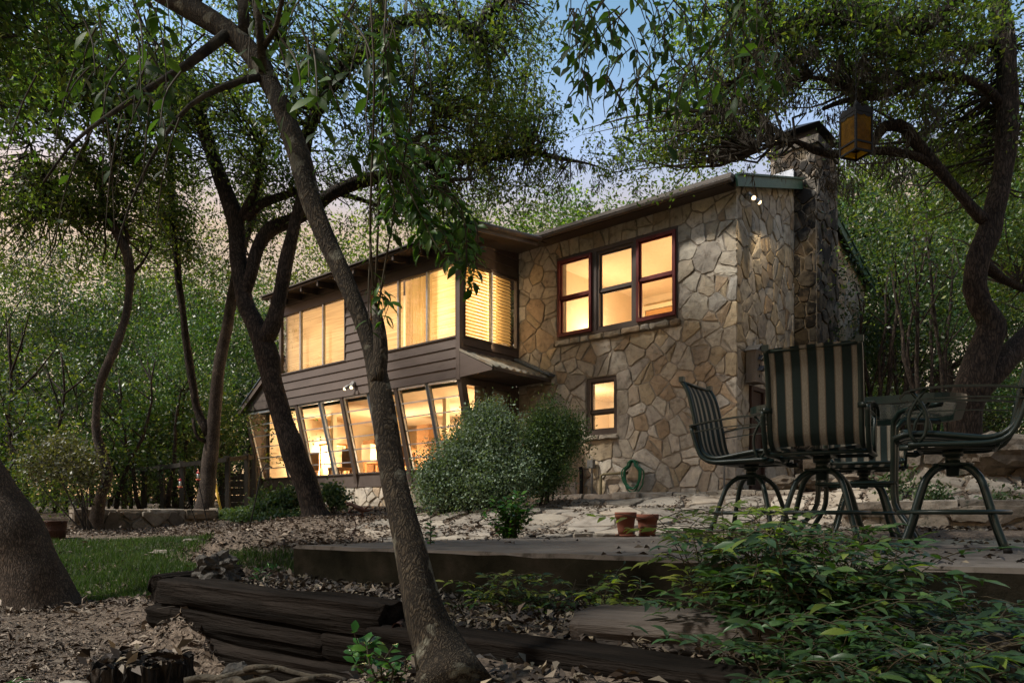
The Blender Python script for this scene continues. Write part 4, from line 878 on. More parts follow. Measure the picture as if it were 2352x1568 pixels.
class Tree:
    def __init__(s, name, label, cat, base, group=None):
        s.base = Vector(base); s.root = empty(name, s.base); tag(s.root, label, cat, group); s.nodes = []; s.r = random.Random(hash(label) % 1000 if False else sum(map(ord, label)))
    def limb(s, part, px, m, Y=None, flare=0, jit=.18, sides=12, step=.12, ends=True, wob=.0):
        """px: (u, v, width_px, Y) through the photograph's frame, turned into points in space"""
        w = []
        for p in px:
            y = p[3] if len(p) > 3 else Y; q = P(p[0], p[1], y); w.append((q.x, q.y, q.z, p[2]/2/F_*y))
        sp = spline(w, step); pts = []; rad = []
        for i, q in enumerate(sp):
            t = i/max(1, len(sp)-1); k = Vector(q[:3])
            if wob: k += Vector((mnoise.noise(k*1.3), mnoise.noise(k*1.3+Vector((9,0,0))), mnoise.noise(k*1.3+Vector((0,9,0)))))*wob
            pts.append(k - s.base); rr = max(.004, q[3])*(1+flare*max(0, 1-t*len(sp)*step/.45)**2)
            rad.append(rr*(1+.10*mnoise.noise(k*3.1))); s.nodes.append(tuple(k)+(q[3],))
        mb = MB(); mb.tube(pts, rad, sides, jit=jit); return obj(part, mb, m, s.root, True)
    def crown(s, blobs, m, leaf=.06, per=34, sig=.20, twigs=.5, gap=.0, name='crown', droop=.5, width=.45, twr=.010, gapf=.55, avoid=()):
        """blobs: (u, v, Y, ru_px, rv_px, rY, clusters)"""
        r = s.r; cs = []
        for (u, v, Y, ru, rv, ry, k) in blobs:
            c = 0; tries = 0
            while c < k and tries < k*12:
                tries += 1
                d = Vector((r.gauss(0,1), r.gauss(0,1), r.gauss(0,1))).normalized()*(r.random()**.42); q = P(u+d.x*ru, v+d.z*rv, Y)
                q = P(u, v, Y) + Vector((d.x*ru/F_*Y, d.y*ry, d.z*rv/F_*Y))
                if any(a[0] < U0+q.x/q.y*F_ < a[2] and a[1] < HZ+(CZ-q.z)/q.y*F_ < a[3] for a in avoid) and r.random() < .9: continue
                if gap and mnoise.noise(q*gapf+Vector((3.3,1.7,5))) < gap-.5: continue
                cs.append(q); c += 1
        s.foliage(cs, m, leaf, per, sig, twigs, name, droop, width, twr)
    def foliage(s, cs, m, leaf, per, sig, twigs, name, droop, width, twr):
        r = s.r; g = np.random.default_rng(len(cs)+int(leaf*1e4)); C = np.array([tuple(c) for c in cs]); 
        if not len(C): return
        N = len(C)*per; ci = np.repeat(np.arange(len(C)), per)
        sg = sig*(.6+.8*g.random(len(C)))[ci][:,None]
        pos = C[ci] + g.normal(size=(N,3))*sg*np.array([1,1,.72])
        d = rdirs(N, (0,0,-droop), g); n = rdirs(N, (0,-.15,1.1), g); ln = leaf*(.6+.8*g.random(N))
        v, f = leaf_cloud(pos-np.array(s.base), ln, d, n, width); me = npmesh(name, v, f); me.materials.append(m); o = bpy.data.objects.new(name, me); COL.objects.link(o); o.parent = s.root
        if twigs and s.nodes:
            nd = np.array(s.nodes); mb = MB(); done = list(range(0))
            for c in cs:
                if r.random() > twigs: continue
                dd = ((nd[:,:3]-np.array(c))**2).sum(1); j = int(dd.argmin()); a = Vector(nd[j,:3]); b = Vector(c); L_ = (b-a).length
                if L_ < .05 or L_ > 2.6: continue
                mid = a.lerp(b, .5)+Vector((r.gauss(0,.13), r.gauss(0,.13), r.gauss(.05,.10)))*L_; q1 = a.lerp(mid, .5)+Vector((r.gauss(0,.05), r.gauss(0,.05), r.gauss(0,.05)))*L_
                k = min(1.8, .45+L_*.45)
                mb.tube([x-s.base for x in (a, q1, mid, b)], [twr*1.5*k, twr*1.2*k, twr*.8*k, twr*.35], 5, cap=False)
                tip = [b+Vector((r.gauss(0,1), r.gauss(0,1), r.gauss(-.1,.7)))*sig for _ in range(3)]
                for t in tip: mb.tube([b-s.base, b.lerp(t, .5)-s.base+Vector((0,0,.02)), t-s.base], [twr*.4, twr*.3, twr*.2], 3, cap=False)
            if mb.v: tag(obj('twigs', mb, M['twig'], s.root), kind='stuff')
    def moss(s, k, per=26, size=.16, region=None):
        """clumps of grey-brown moss hanging along limbs"""
        r = s.r; g = np.random.default_rng(k); nd = [n for n in s.nodes if region is None or region(Vector(n[:3]))]
        if not nd: return
        C = np.array([r.choice(nd)[:3] for _ in range(k)]) + g.normal(size=(k,3))*np.array([.35,.35,.2]) - np.array([0,0,.1])
        N = k*per; ci = np.repeat(np.arange(k), per); pos = C[ci]+g.normal(size=(N,3))*np.array([size*.4,size*.4,size*.55])
        v, f = leaf_cloud(pos-np.array(s.base), size*(.5+g.random(N)), rdirs(N, (0,0,-2.0), g), rdirs(N, (0,-1,0), g), .12, .1)
        me = npmesh('moss', v, f); me.materials.append(M['moss']); o = bpy.data.objects.new('moss', me); COL.objects.link(o); o.parent = s.root; tag(o, kind='stuff')
def big_leaves(recs, root, m_one, m_many, limit=300, widths=(1.0, .85, 1.15), rnd=random, name='leaf', base=None):
    """recs: (pos, dir, normal, length); the ones that show largest become leaf objects"""
    base = Vector(base) if base is not None else root.location.copy()
    pr = [leaf_proto('leaf', w, rnd.uniform(.6, 1.6), m_one) for w in widths]
    recs = sorted(recs, key=lambda q: -q[3]/max(.3, q[0].y))
    D = np.array([tuple(q[1]) for q in recs]); Nn = np.array([tuple(q[2]) for q in recs]); d, sd, n = frames(D, Nn)
    for i, q in enumerate(recs[:limit]):
        L_ = q[3]; mw = Matrix(((d[i][0]*L_, sd[i][0]*L_, n[i][0]*L_, q[0].x-base.x), (d[i][1]*L_, sd[i][1]*L_, n[i][1]*L_, q[0].y-base.y), (d[i][2]*L_, sd[i][2]*L_, n[i][2]*L_, q[0].z-base.z), (0,0,0,1)))
        inst(name, pr[i % len(pr)][0], mw, root)
    if len(recs) > limit:
        V = []; Fc = []; off = 0; T = np.array(LEAF8F)
        for i in range(limit, len(recs)):
            v = pr[i % len(pr)][1]*recs[i][3]; V.append(v[:,:1]*d[i]+v[:,1:2]*sd[i]+v[:,2:3]*n[i]+np.array(tuple(recs[i][0]-base))); Fc.append(T+off); off += len(v)
        me = npmesh('foliage', np.concatenate(V), np.concatenate(Fc), True); me.materials.append(m_many); o = bpy.data.objects.new('foliage', me); COL.objects.link(o); o.parent = root; tag(o, kind='stuff')
# ------------------------------------------------------------------ the named trees
def on_ground(u, v, Y):                               # base point dropped onto the terrain
    p = P(u, v, Y); p.z = G(p.x, p.y); return p
# leaning foreground tree with a snapped stub
t = Tree('leaning_tree', 'mottled leaning tree with a snapped stub crossing in front of the timber wing', 'tree', on_ground(1034, 1556, 2.25)); TF = t
t.limb('trunk', [(1045,1590,124,2.2),(1032,1546,110,2.25),(1004,1470,92,2.3),(977,1400,84,2.32),(942,1253,72,2.4),(906,1107,57,2.5),(880,935,52,2.6),(852,800,42,2.7),(805,673,39,2.78),(751,554,44,2.86),(713,459,46,2.92),(685,350,49,3.0),(624,200,44,3.1),(557,100,45,3.2),(445,25,47,3.3),(330,-40,45,3.4)], M['bark_smooth'], flare=.42, jit=.16, sides=26, step=.04)
t.limb('stub', [(866,880,34,2.62),(872,800,34,2.65),(868,740,28,2.68),(862,703,17,2.7)], M['bark_smooth'], jit=.3, sides=12, step=.03)
for px in ([(520,80,24,3.2),(430,140,20,3.1),(340,190,15,3.0),(240,260,10,2.9),(160,330,6,2.8),(100,420,3,2.8)], [(600,170,20,3.1),(520,190,15,3.0),(440,230,11,2.95),(370,320,8,2.9),(300,470,5,2.9),(270,600,3,2.9)],
           [(560,100,30,3.2),(560,40,26,3.2),(555,-30,22,3.2)], [(610,160,22,3.1),(600,70,18,3.05),(590,-30,15,3.0)], [(600,120,16,3.1),(640,60,12,3.0),(660,-30,9,2.9)],
           [(445,25,26,3.3),(470,-20,22,3.3),(500,-60,20,3.3)]): t.limb('branch', px, M['bark_branch'], sides=9, step=.08, wob=.03)
for px in ([(862,705,9,2.68),(850,560,7,2.6),(852,400,6,2.55),(856,200,6,2.5),(850,-20,5,2.5)], [(858,705,7,2.7),(866,520,6,2.65),(872,320,5,2.6),(880,100,5,2.6),(890,-20,4,2.6)], [(864,720,6,2.68),(900,500,5,2.65),(935,300,4,2.6),(950,120,4,2.6)]): t.limb('shoot', px, M['stem'], sides=6, step=.10, jit=0, wob=.02)
rs = random.Random(21)
def spray(path, Y, recs, mbst, base, ln=.085, gap=.05, both=True, down=.5, tw=.004, step=.04):
    pts = [Vector(q[:3]) for q in spline([tuple(P(u, v, Y+dy)) for u, v, dy in path], step)]
    mbst.tube([p-base for p in pts], [tw*(1-.7*i/len(pts)) for i in range(len(pts))], 5, cap=False)
    acc = 0; sd = 1
    for i in range(1, len(pts)):
        acc += (pts[i]-pts[i-1]).length
        if acc > gap:
            acc = 0; d = (pts[i]-pts[i-1]).normalized(); side = d.cross(Vector((rs.uniform(-.5,.5), -1, rs.uniform(-.2,.6)))).normalized()*sd; sd = -sd
            for q in range(1 if both else 2):
                dr = d*.5+side*rs.uniform(.5,1.1)+Vector((rs.gauss(0,.25), rs.gauss(0,.35), -down+rs.gauss(0,.25)))
                recs.append((pts[i]+dr.normalized()*.008, dr, Vector((rs.gauss(0,.5), rs.gauss(-.4,.4), 1+rs.gauss(0,.3))), ln*rs.uniform(.6, 1.25)))
recs = []; recs2 = []; st = MB()
for path, Y, ln in (([(930,420,0),(960,480,-.05),(1000,560,-.1),(1030,600,-.1)], 2.6, .062), ([(900,330,0),(960,380,0),(1010,440,0),(1050,520,0),(1075,600,0)], 2.7, .06), ([(940,470,0),(990,510,0),(1060,540,.1),(1090,580,.1)], 2.7, .055),
        ([(880,330,0),(930,390,0),(975,470,0),(990,560,0)], 2.6, .06), ([(870,300,0),(890,370,0),(905,450,0),(900,520,0)], 2.5, .065), ([(960,330,0),(1000,350,0),(1030,380,0)], 2.9, .06), ([(1000,430,0),(1040,460,0),(1065,510,0),(1072,570,0),(1068,640,0)], 2.65, .058),
        ([(840,100,0),(850,180,0),(840,260,0),(850,330,0)], 2.5, .08), ([(880,60,0),(890,150,0),(900,240,0),(910,330,0)], 2.5, .078), ([(852,560,0),(848,620,0),(846,700,0),(850,760,0)], 2.58, .055), ([(870,640,0),(880,690,0),(885,720,0)], 2.6, .06),
        ([(720,120,0),(760,200,0),(790,280,0),(800,350,0)], 2.7, .08), ([(690,60,0),(720,140,0),(730,220,0),(735,300,0),(745,370,0)], 2.7, .085), ([(640,100,0),(660,170,0),(655,260,0),(640,330,0)], 2.8, .08)):
    if path[0][0] < 865: spray(path, Y, recs, st, t.base, ln, .032); continue
    for q in range(4):                                # the green tuft before the eave, coloured as lit: several shoots side by side
        j = [(rs.uniform(-26, 26)*(q > 0), rs.uniform(-22, 22)*(q > 0)) for _ in path]
        spray([(u+a, v+b_, dy+.04*q) for (u, v, dy), (a, b_) in zip(path, j)], Y, recs2, st, t.base, ln*.82, .016, tw=.0028, step=.018)
for k in range(64):
    u, v, Y = rs.uniform(180, 980), rs.uniform(-70, 210), rs.uniform(2.3, 3.8); a = rs.uniform(-70, 70)
    if v > 120 and u > 520: continue
    spray([(u, v, 0), (u+a*.4, v+25, 0), (u+a*.8, v+60, -.05), (u+a, v+100+rs.uniform(0, 30), -.1)], Y, recs, st, t.base, .072, .028)
for k in range(9):                                    # loose hanging twigs on the left
    u, v, Y = rs.uniform(60, 420), rs.uniform(150, 330), rs.uniform(2.4, 3.2); a = rs.uniform(-120, 30)
    spray([(u, v, 0), (u+a*.3, v+60, 0), (u+a*.6, v+150, 0), (u+a*.8, v+260, 0)], Y, recs, st, t.base, .06, .16)
tag(obj('twigs', st, M['stem'], t.root), kind='stuff')
big_leaves(recs2, t.root, M['spray'], M['spray'], 150, rnd=rs); big_leaves(recs, t.root, M['broad'], M['broad_isl'], 150, rnd=rs)
cs = []  # unseen crown above the view, added to shade the foreground
for k in range(1100):
    x, y = rs.uniform(-5.0, 3.2), rs.uniform(1.6, 7.2); z = 1.0+.70*y+rs.uniform(.5, 2.2)
    if z < 3.6 or mnoise.noise(Vector((x*.7, y*.7, 6))) < -.22: continue
    cs.append(Vector((x, y, z)))
t.foliage(cs, M['broad_isl'], .10, 26, .26, .1, 'crown', .5, .5, .012)
# tree whose trunk stands beside the camera: its boughs hang into the top of the view and roof the foreground
t = Tree('overhanging_tree', 'broad leaved tree whose dark boughs hang in above the stone house windows', 'tree', (2.6, -1.6, G(2.6, -1.6))); TO = t
def world_limb(t, part, pts, m, sides=10):
    sp = spline(pts, .15); mb = MB(); mb.tube([Vector(q[:3])-t.base for q in sp], [max(.006, q[3]) for q in sp], sides, jit=.15); t.nodes += [tuple(q) for q in sp]; return obj(part, mb, m, t.root, True)
world_limb(t, 'trunk', [(2.6,-1.6,-.5,.22),(2.5,-1.5,1.2,.19),(2.3,-1.1,2.6,.17),(1.9,-.5,3.8,.14),(1.4,.2,4.8,.10)], M['bark'])
for pts in ([(2.2,-.9,3.0,.10),(1.8,.6,3.5,.08),(1.4,2.0,3.9,.05),(1.2,3.0,4.0,.03),(1.1,3.9,3.9,.012)], [(1.9,-.5,3.8,.10),(.6,.2,4.5,.08),(-1,.4,5.0,.06),(-2.6,.2,5.2,.03)], [(1.4,.2,4.8,.08),(.4,-1.2,5.4,.06),(-1.2,-2.0,5.6,.03)], [(2.2,-.9,3.0,.08),(3.4,.4,4.0,.06),(4.0,1.6,4.4,.03)]): world_limb(t, 'branch', pts, M['bark'])
recs = []; st = MB()
for k in range(120):
    u = rs.uniform(1290, 1790); v = rs.uniform(-70, 190)*(1 if u < 1650 else .7); Y = rs.uniform(3.3, 4.4); a = rs.uniform(-80, 60)
    if v > 60 and u < 1330: v = 20
    spray([(u, v, 0), (u+a*.4, v+25, 0), (u+a*.8, v+55, 0), (u+a, v+90, 0)], Y, recs, st, t.base, .080, .030)
for u, v in ((1430,180),(1500,190),(1570,170),(1640,160),(1400,140),(1350,110),(1470,160),(1540,200)): spray([(u, v, 0), (u-8, v+50, 0), (u-14, v+100, 0), (u-10, v+130, 0)], 3.6, recs, st, t.base, .09, .05)
tag(obj('twigs', st, M['stem'], t.root), kind='stuff'); big_leaves(recs2, t.root, M['spray'], M['spray'], 150, rnd=rs); big_leaves(recs, t.root, M['broad'], M['broad_isl'], 150, rnd=rs)
cs = []  # out-of-view canopy overhead, spread to keep sun and sky off the foreground
for k in range(520):
    x, y = rs.uniform(-5.2, 4.5), rs.uniform(-5.5, 1.4); z = 4.6+rs.gauss(0, .6)+.12*abs(y)
    if z < .6+.70*max(y, 0)+.8: continue
    if (x+1)**2/36+(y+2)**2/16 > 1.1 or mnoise.noise(Vector((x*.6, y*.6, 2))) < -.30: continue
    cs.append(Vector((x, y, z)))
t.foliage(cs, M['broad_isl'], .105, 30, .26, .25, 'crown', .5, .5, .012)
# the big trunk at the left edge
t = Tree('live_oak', 'thick leaning trunk rising out of the lawn at the left edge of the view', 'tree', on_ground(95, 1398, 5.3))
t.limb('trunk', [(124,1440,160,5.3),(105,1396,138,5.3),(75,1320,134,5.3),(28,1230,134,5.3),(-40,1130,132,5.3),(-120,1020,126,5.3),(-200,880,120,5.3),(-250,700,110,5.3),(-270,450,100,5.3),(-250,150,90,5.3)], M['bark_pale'], flare=.12, jit=.10, sides=22, step=.06)
t.limb('branch', [(-250,150,60,5.3),(-150,-80,40,5.3),(0,-250,20,5.3)], M['bark']); t.crown([(-260,40,5.2,300,160,1.5,219),(-150,-200,4.4,300,200,1.6,219)], M['oak'], .06, 34, .22)
# oak before the timber wing
t = Tree('live_oak', 'forked live oak standing in the mulch before the slanted windows', 'tree', on_ground(724, 1185, 11)); TB_ = t
t.limb('trunk', [(735,1215,80,11),(724,1178,56,11),(700,1100,53,11),(671,1030,50,11),(640,935,48,11.1),(619,840,48,11.1),(604,785,52,11.1),(584,740,44,11.1),(562,690,38,11.2),(549,602,38,11.3),(538,500,38,11.4),(503,400,33,11.4),(470,300,30,11.4),(461,245,28,11.4),(488,215,26,11.3),(545,190,20,11.2),(600,150,16,11),(640,90,12,10.8)], M['bark'], flare=.35, jit=.16, sides=16)
for px in ([(600,790,40,11.1),(622,750,38,11),(637,697,33,11),(657,602,33,11),(682,507,27,11),(697,420,26,11),(705,320,27,10.9),(735,240,28,10.8),(790,165,30,10.7),(850,110,30,10.6),(915,55,28,10.5),(980,35,26,10.4),(1045,50,24,10.3),(1098,64,20,10.2),(1120,30,18,10.2),(1165,-5,14,10)],
           [(553,690,26,11.2),(572,640,28,11.2),(590,570,30,11.3),(620,525,34,11.4),(665,503,32,11.6),(720,480,30,11.7),(780,440,28,11.8),(840,415,28,11.8),(905,402,26,11.8),(985,372,28,11.9),(1060,358,30,12),(1130,352,26,12),(1220,350,15,12.1),(1290,366,9,12.1),(1350,372,5,12.1),(1400,390,3,12.1)],
           [(546,510,22,11.4),(575,455,18,11.3),(595,400,14,11.2),(600,330,10,11.1)], [(560,505,24,11.4),(600,465,20,11.4),(650,445,17,11.4),(700,430,13,11.4)], [(461,250,18,11.4),(440,200,16,11.3),(380,130,13,11.1),(330,60,10,10.9),(300,-20,8,10.8)],
           [(915,60,18,10.5),(910,120,13,10.4),(935,190,11,10.4),(990,240,9,10.4),(985,310,7,10.4)], [(850,110,20,10.6),(880,30,16,10.5),(875,-30,14,10.4)], [(780,445,14,11.8),(830,460,10,11.8),(880,480,7,11.8)], [(985,372,14,11.9),(1020,410,10,11.9),(1080,412,7,11.9)]): t.limb('branch', px, M['bark'], jit=.14, sides=10, wob=.05)
t.crown([(560,180,10.8,230,150,1.8,145),(800,150,10.6,280,170,1.8,172),(1030,170,10.4,170,190,1.8,190),(760,330,11.5,220,140,1.7,126),(1010,330,11.6,230,130,1.8,172),(640,390,11.2,160,120,1.5,108),(480,330,11.2,120,140,1.4,81),(1180,330,12,130,100,1.4,126),(1150,90,10.2,90,140,1.3,89),(900,430,11.9,190,70,1.3,108),(1195,150,11,90,170,1.4,70),(1100,330,12.6,150,90,1.5,60),(1130,430,13,170,70,1.6,73),(960,480,12.6,120,50,1.4,41),(1230,250,12.2,60,120,1.3,35),(690,40,10.4,320,90,1.7,172)], M['oak'], .066, 27, .125, .7, gap=.40, gapf=1.1)
t.moss(170, per=34, size=.10, region=lambda q: q.x > -2.5)
# oaks further left
t = Tree('live_oak', 'straight brown trunk with a thin second stem between the feeders and the timber wing', 'tree', on_ground(470, 1186, 13))
t.limb('trunk', [(462,1215,62,13),(470,1178,44,13),(478,1095,34,13),(493,956,29,13),(503,846,27,13),(524,736,26,13.1),(540,650,24,13.2),(560,560,20,13.4),(590,470,17,13.4),(600,400,13,13.4)], M['bark_pale'], flare=.3)
t.limb('trunk', [(478,1000,22,13),(470,978,21,13),(450,938,18,13),(439,846,18,13),(421,737,15,13),(408,627,15,13),(401,517,15,13),(396,450,15,13),(385,350,14,13),(366,285,12,13),(370,230,10,13)], M['bark'], sides=9, wob=.04)
for px in ([(396,450,8,13),(350,420,8,12.9),(310,365,6,12.8)], [(385,350,8,13),(415,330,7,12.9),(440,280,5,12.8)], [(401,517,8,13),(370,480,6,13),(365,390,5,13)], [(484,1020,12,13),(455,1010,9,12.9),(440,960,7,12.9)]): t.limb('branch', px, M['bark'], sides=7, wob=.06)
t.crown([(400,330,12.8,130,130,1.5,163),(440,470,13.2,120,90,1.3,99),(560,400,13.3,120,110,1.4,126),(480,520,13.6,120,90,1.5,50),(340,540,13.5,110,90,1.5,40),(420,590,13.4,120,80,1.4,64),(600,500,13.6,90,90,1.4,54),(350,220,12.6,110,80,1.3,99)], M['oak'], .066, 26, .13, .7, gap=.42, gapf=1.1)
t = Tree('live_oak', 'crooked trunk with many dark boughs beside the low stone wall', 'tree', on_ground(222, 1222, 11))
t.limb('trunk', [(222,1250,60,11),(220,1218,34,11),(228,1159,26,11),(233,1133,23,11),(248,1090,23,11),(239,1056,22,11),(222,1005,20,11),(219,974,18,11),(230,883,19,11),(260,810,20,11),(286,736,18,11.1),(297,663,18,11.2),(297,608,19,11.2),(287,570,22,11.2),(266,535,18,11.2),(246,482,17,11.2),(222,415,16,11.1),(186,360,16,11),(155,325,14,10.9),(120,300,10,10.8),(60,270,7,10.6)], M['bark_pale'], flare=.35, sides=14)
for px in ([(242,500,13,11.2),(175,475,12,11.1),(118,437,11,11),(95,400,9,10.9),(70,330,6,10.8)], [(288,572,12,11.2),(295,540,11,11.2),(280,500,8,11.2)], [(244,415,10,11.2),(262,370,12,11.1),(250,310,11,11),(300,255,9,10.9),(355,245,7,10.8)], [(222,415,10,11.1),(245,400,10,11.1),(258,340,8,11.1),(240,290,6,11)], [(186,360,9,11),(200,300,8,10.9),(190,230,7,10.8),(175,160,5,10.7)], [(155,325,9,10.9),(100,250,8,10.7),(40,200,5,10.5)], [(290,640,8,11.2),(330,600,6,11.2),(350,560,4,11.2)]): t.limb('branch', px, M['bark'], sides=8, wob=.06)
t.crown([(150,250,10.8,200,140,1.6,273),(60,400,10.9,120,110,1.4,126),(260,420,11.2,130,110,1.4,126),(300,200,10.7,150,110,1.4,153),(40,120,10.4,160,130,1.5,182),(200,90,10.4,220,80,1.5,182),(90,470,11.8,150,90,1.7,55),(250,500,12,130,90,1.6,45),(150,540,11.6,150,80,1.6,64),(40,560,11.2,110,90,1.4,48),(330,470,11.6,110,110,1.4,57),(180,520,11.3,140,60,1.2,72)], M['oak'], .066, 26, .125, .7, gap=.42, gapf=1.1)
# dark oak at the right
t = Tree('live_oak', 'dark twisting live oak at the right above the stone retaining wall', 'tree', on_ground(2213, 1095, 9)); TR = t
t.limb('trunk', [(2213,1130,90,9),(2213,1085,62,9),(2217,1000,66,9),(2224,917,72,9),(2243,850,72,9),(2272,773,60,9),(2276,742,57,9),(2252,700,54,9),(2239,660,51,9),(2246,594,50,9),(2269,542,50,9),(2281,495,46,9),(2303,400,42,9),(2315,250,44,9),(2307,100,44,9),(2290,-5,42,9),(2270,-90,38,9)], M['bark'], flare=.2, jit=.14, sides=18)
t.limb('trunk', [(2222,935,50,9),(2262,880,56,9.05),(2310,825,56,9.1),(2360,775,54,9.2),(2450,700,50,9.4)], M['bark'], sides=14)
for px in ([(2280,515,30,9),(2251,498,28,9),(2205,442,22,9),(2155,384,26,9),(2105,325,26,9),(2085,295,26,9),(2061,284,26,9),(2030,288,24,9),(2005,318,20,9),(1985,345,14,9)],
           [(2165,395,20,9),(2130,372,20,9),(2085,355,18,9),(2026,350,18,9),(1951,354,16,9),(1905,358,18,9),(1870,345,18,9),(1830,322,12,9),(1780,330,8,9),(1740,350,6,9)],
           [(2315,110,26,9),(2280,98,24,9),(2240,115,22,8.9),(2205,112,18,8.9),(2176,96,18,8.8),(2140,110,14,8.8),(2100,125,10,8.7),(2075,140,7,8.7)],
           [(2312,245,26,9),(2282,218,22,9),(2241,190,20,8.9),(2176,178,22,8.9),(2101,190,20,8.9),(2050,208,18,8.8),(2001,218,20,8.8),(1960,204,16,8.8),(1920,190,12,8.7),(1860,180,8,8.7)],
           [(2350,-120,50,8.4),(2250,-40,38,8.4),(2191,5,30,8.4),(2126,55,34,8.4),(2076,62,30,8.4),(1976,40,32,8.4),(1876,50,32,8.4),(1805,68,30,8.4),(1755,95,22,8.4),(1720,130,14,8.4),(1690,190,9,8.4)],
           [(2001,218,14,8.8),(1940,230,12,8.8),(1890,250,9,8.8)], [(2176,96,10,8.8),(2165,65,9,8.8),(2175,40,6,8.8)], [(1805,68,14,8.4),(1760,40,10,8.4),(1700,10,8,8.4)], [(1755,95,14,8.4),(1740,150,10,8.4),(1700,200,7,8.4),(1660,260,5,8.4)], [(2255,610,30,9.1),(2300,640,20,9.3),(2352,660,16,9.5)]): t.limb('branch', px, M['bark'], jit=.16, sides=10, wob=.05)
t.crown([(1760,60,8.6,230,130,1.6,182),(1950,120,8.9,220,140,1.6,219),(2140,80,9,200,150,1.6,200),(1620,230,9.0,200,130,1.5,126),(1800,200,9.4,230,80,1.5,108),(2120,250,9.6,190,130,1.5,145),(2310,250,9.8,100,220,1.4,126),(1560,340,9.8,130,70,1.3,46),(2230,400,10,150,120,1.3,108),(1480,300,10,150,110,1.3,62),(2330,560,9.8,60,160,1,72),(1640,330,10,110,60,1.2,40)], M['oak'], .062, 27, .115, .55, gap=.38, gapf=1.1, avoid=((1790,235,1945,480),(1480,380,1800,480)))
t.moss(300, per=34, size=.10, region=lambda q: q.x < 4.6 and not (1770 < U0+q.x/q.y*F_ < 1960 and HZ+(CZ-q.z)/q.y*F_ > 200))
# ------------------------------------------------------------------ woods around the house
def crown_variant(seed, k=150, per=64, leaf=.10, rad=(2.6, 2.6, 2.6), hollow=.5, droop=.4, width=.46, sig=.27, gapn=.06):
    g = np.random.default_rng(seed); d = g.normal(size=(k*2,3)); d /= np.linalg.norm(d, axis=1, keepdims=True)
    c = d*(g.random((k*2,1))**hollow)*np.array(rad)
    keep = [i for i in range(len(c)) if mnoise.noise(Vector(c[i])*.62+Vector((seed*3.1,0,0))) > -.02+gapn][:k]; c = c[keep]
    c *= 1+.25*np.array([mnoise.noise(Vector(x)*.5+Vector((0,seed,0))) for x in c])[:,None]
    N = len(c)*per; ci = np.repeat(np.arange(len(c)), per)
    pos = c[ci]+g.normal(size=(N,3))*sig*np.array([1,1,.65])
    v, f = leaf_cloud(pos, leaf*(.55+.9*g.random(N)), rdirs(N, (0,0,-droop), g), rdirs(N, (0,0,1.0), g), width); return npmesh('crown', v, f), c
def trunk_variant(seed, h, r0, lean=.5, c=None, hc=0, sides=8, nb=7):
    r = random.Random(seed); mb = MB(); pts = []; x = y = 0
    for i in range(9):
        pts.append((x, y, h*i/8, r0*(1-.75*i/8))); x += r.gauss(0, .12)*lean; y += r.gauss(0, .12)*lean
    mb.tube([p[:3] for p in pts], [p[3] for p in pts], sides, jit=.15)
    for b in range(nb):
        i = r.randint(3, 7); a = r.uniform(0, 6.28); l = r.uniform(.9, 2.2); p = Vector(pts[i][:3]); q = p+Vector((math.cos(a)*l, math.sin(a)*l, l*r.uniform(.4, 1)))
        mb.tube([p, p.lerp(q, .5)+Vector((r.gauss(0,.15), r.gauss(0,.15), -.1)), q], [r0*.4, r0*.28, r0*.08], 5, cap=False)
    return mb.mesh('trunk', True)
protos = []
for k in range(4):
    me, c = crown_variant(40+k, 150, 64, .10, (2.5, 2.5, 2.4)); me.materials.append(M['woods']); tr = trunk_variant(60+k, 6.0, .13); tr.materials.append(M['bark']); protos.append((tr, me))
oakp = []
for k in range(3):
    me, c = crown_variant(80+k, 210, 38, .10, (3.0, 3.0, 1.9), .5, gapn=.10); me.materials.append(M['oak']); tr = trunk_variant(90+k, 6.0, .15, 1.1, nb=9); tr.materials.append(M['bark']); oakp.append((tr, me))
greyp = []
for k in range(2):
    me, c = crown_variant(120+k, 200, 40, .10, (2.6, 2.6, 2.0), .5, gapn=.05); me.materials.append(M['woods_grey']); tr = trunk_variant(130+k, 6.0, .13, 1.0, nb=9); tr.materials.append(M['bark']); greyp.append((tr, me))
shrubp = []
for k in range(3):
    me, c = crown_variant(140+k, 95, 60, .08, (1.5, 1.5, 1.7), .6, sig=.20); me.materials.append(M['woods']); tr = trunk_variant(150+k, 2.6, .035, 1.2, nb=4, sides=6); tr.materials.append(M['twig']); shrubp.append((tr, me))
rw = random.Random(31)
def wood_tree(pr, x, y, top, label, cat, group, name, sc=None, wide=1.0):
    """trunk and crown scaled so that the crown's top stands at height top"""
    g = G(x, y, False)-.1; h = top-g; s_ = h/8.3 if sc is None else sc
    t = empty(name, (x, y, g), rw.uniform(0, 6.28)); tag(t, label, cat, group)
    tr, me = rw.choice(pr)
    a = bpy.data.objects.new('trunk', tr); COL.objects.link(a); a.parent = t; a.scale = (s_*rw.uniform(.8, 1.2), s_*rw.uniform(.8, 1.2), s_)
    b = bpy.data.objects.new('crown', me); COL.objects.link(b); b.parent = t; b.location = (rw.uniform(-.4, .4), rw.uniform(-.4, .4), h-2.35*s_); b.scale = (s_*wide*rw.uniform(.85, 1.15), s_*wide*rw.uniform(.85, 1.15), s_*rw.uniform(.9, 1.1)); b.rotation_euler = (rw.uniform(-.2, .2), rw.uniform(-.2, .2), rw.uniform(0, 6.28))
    return t
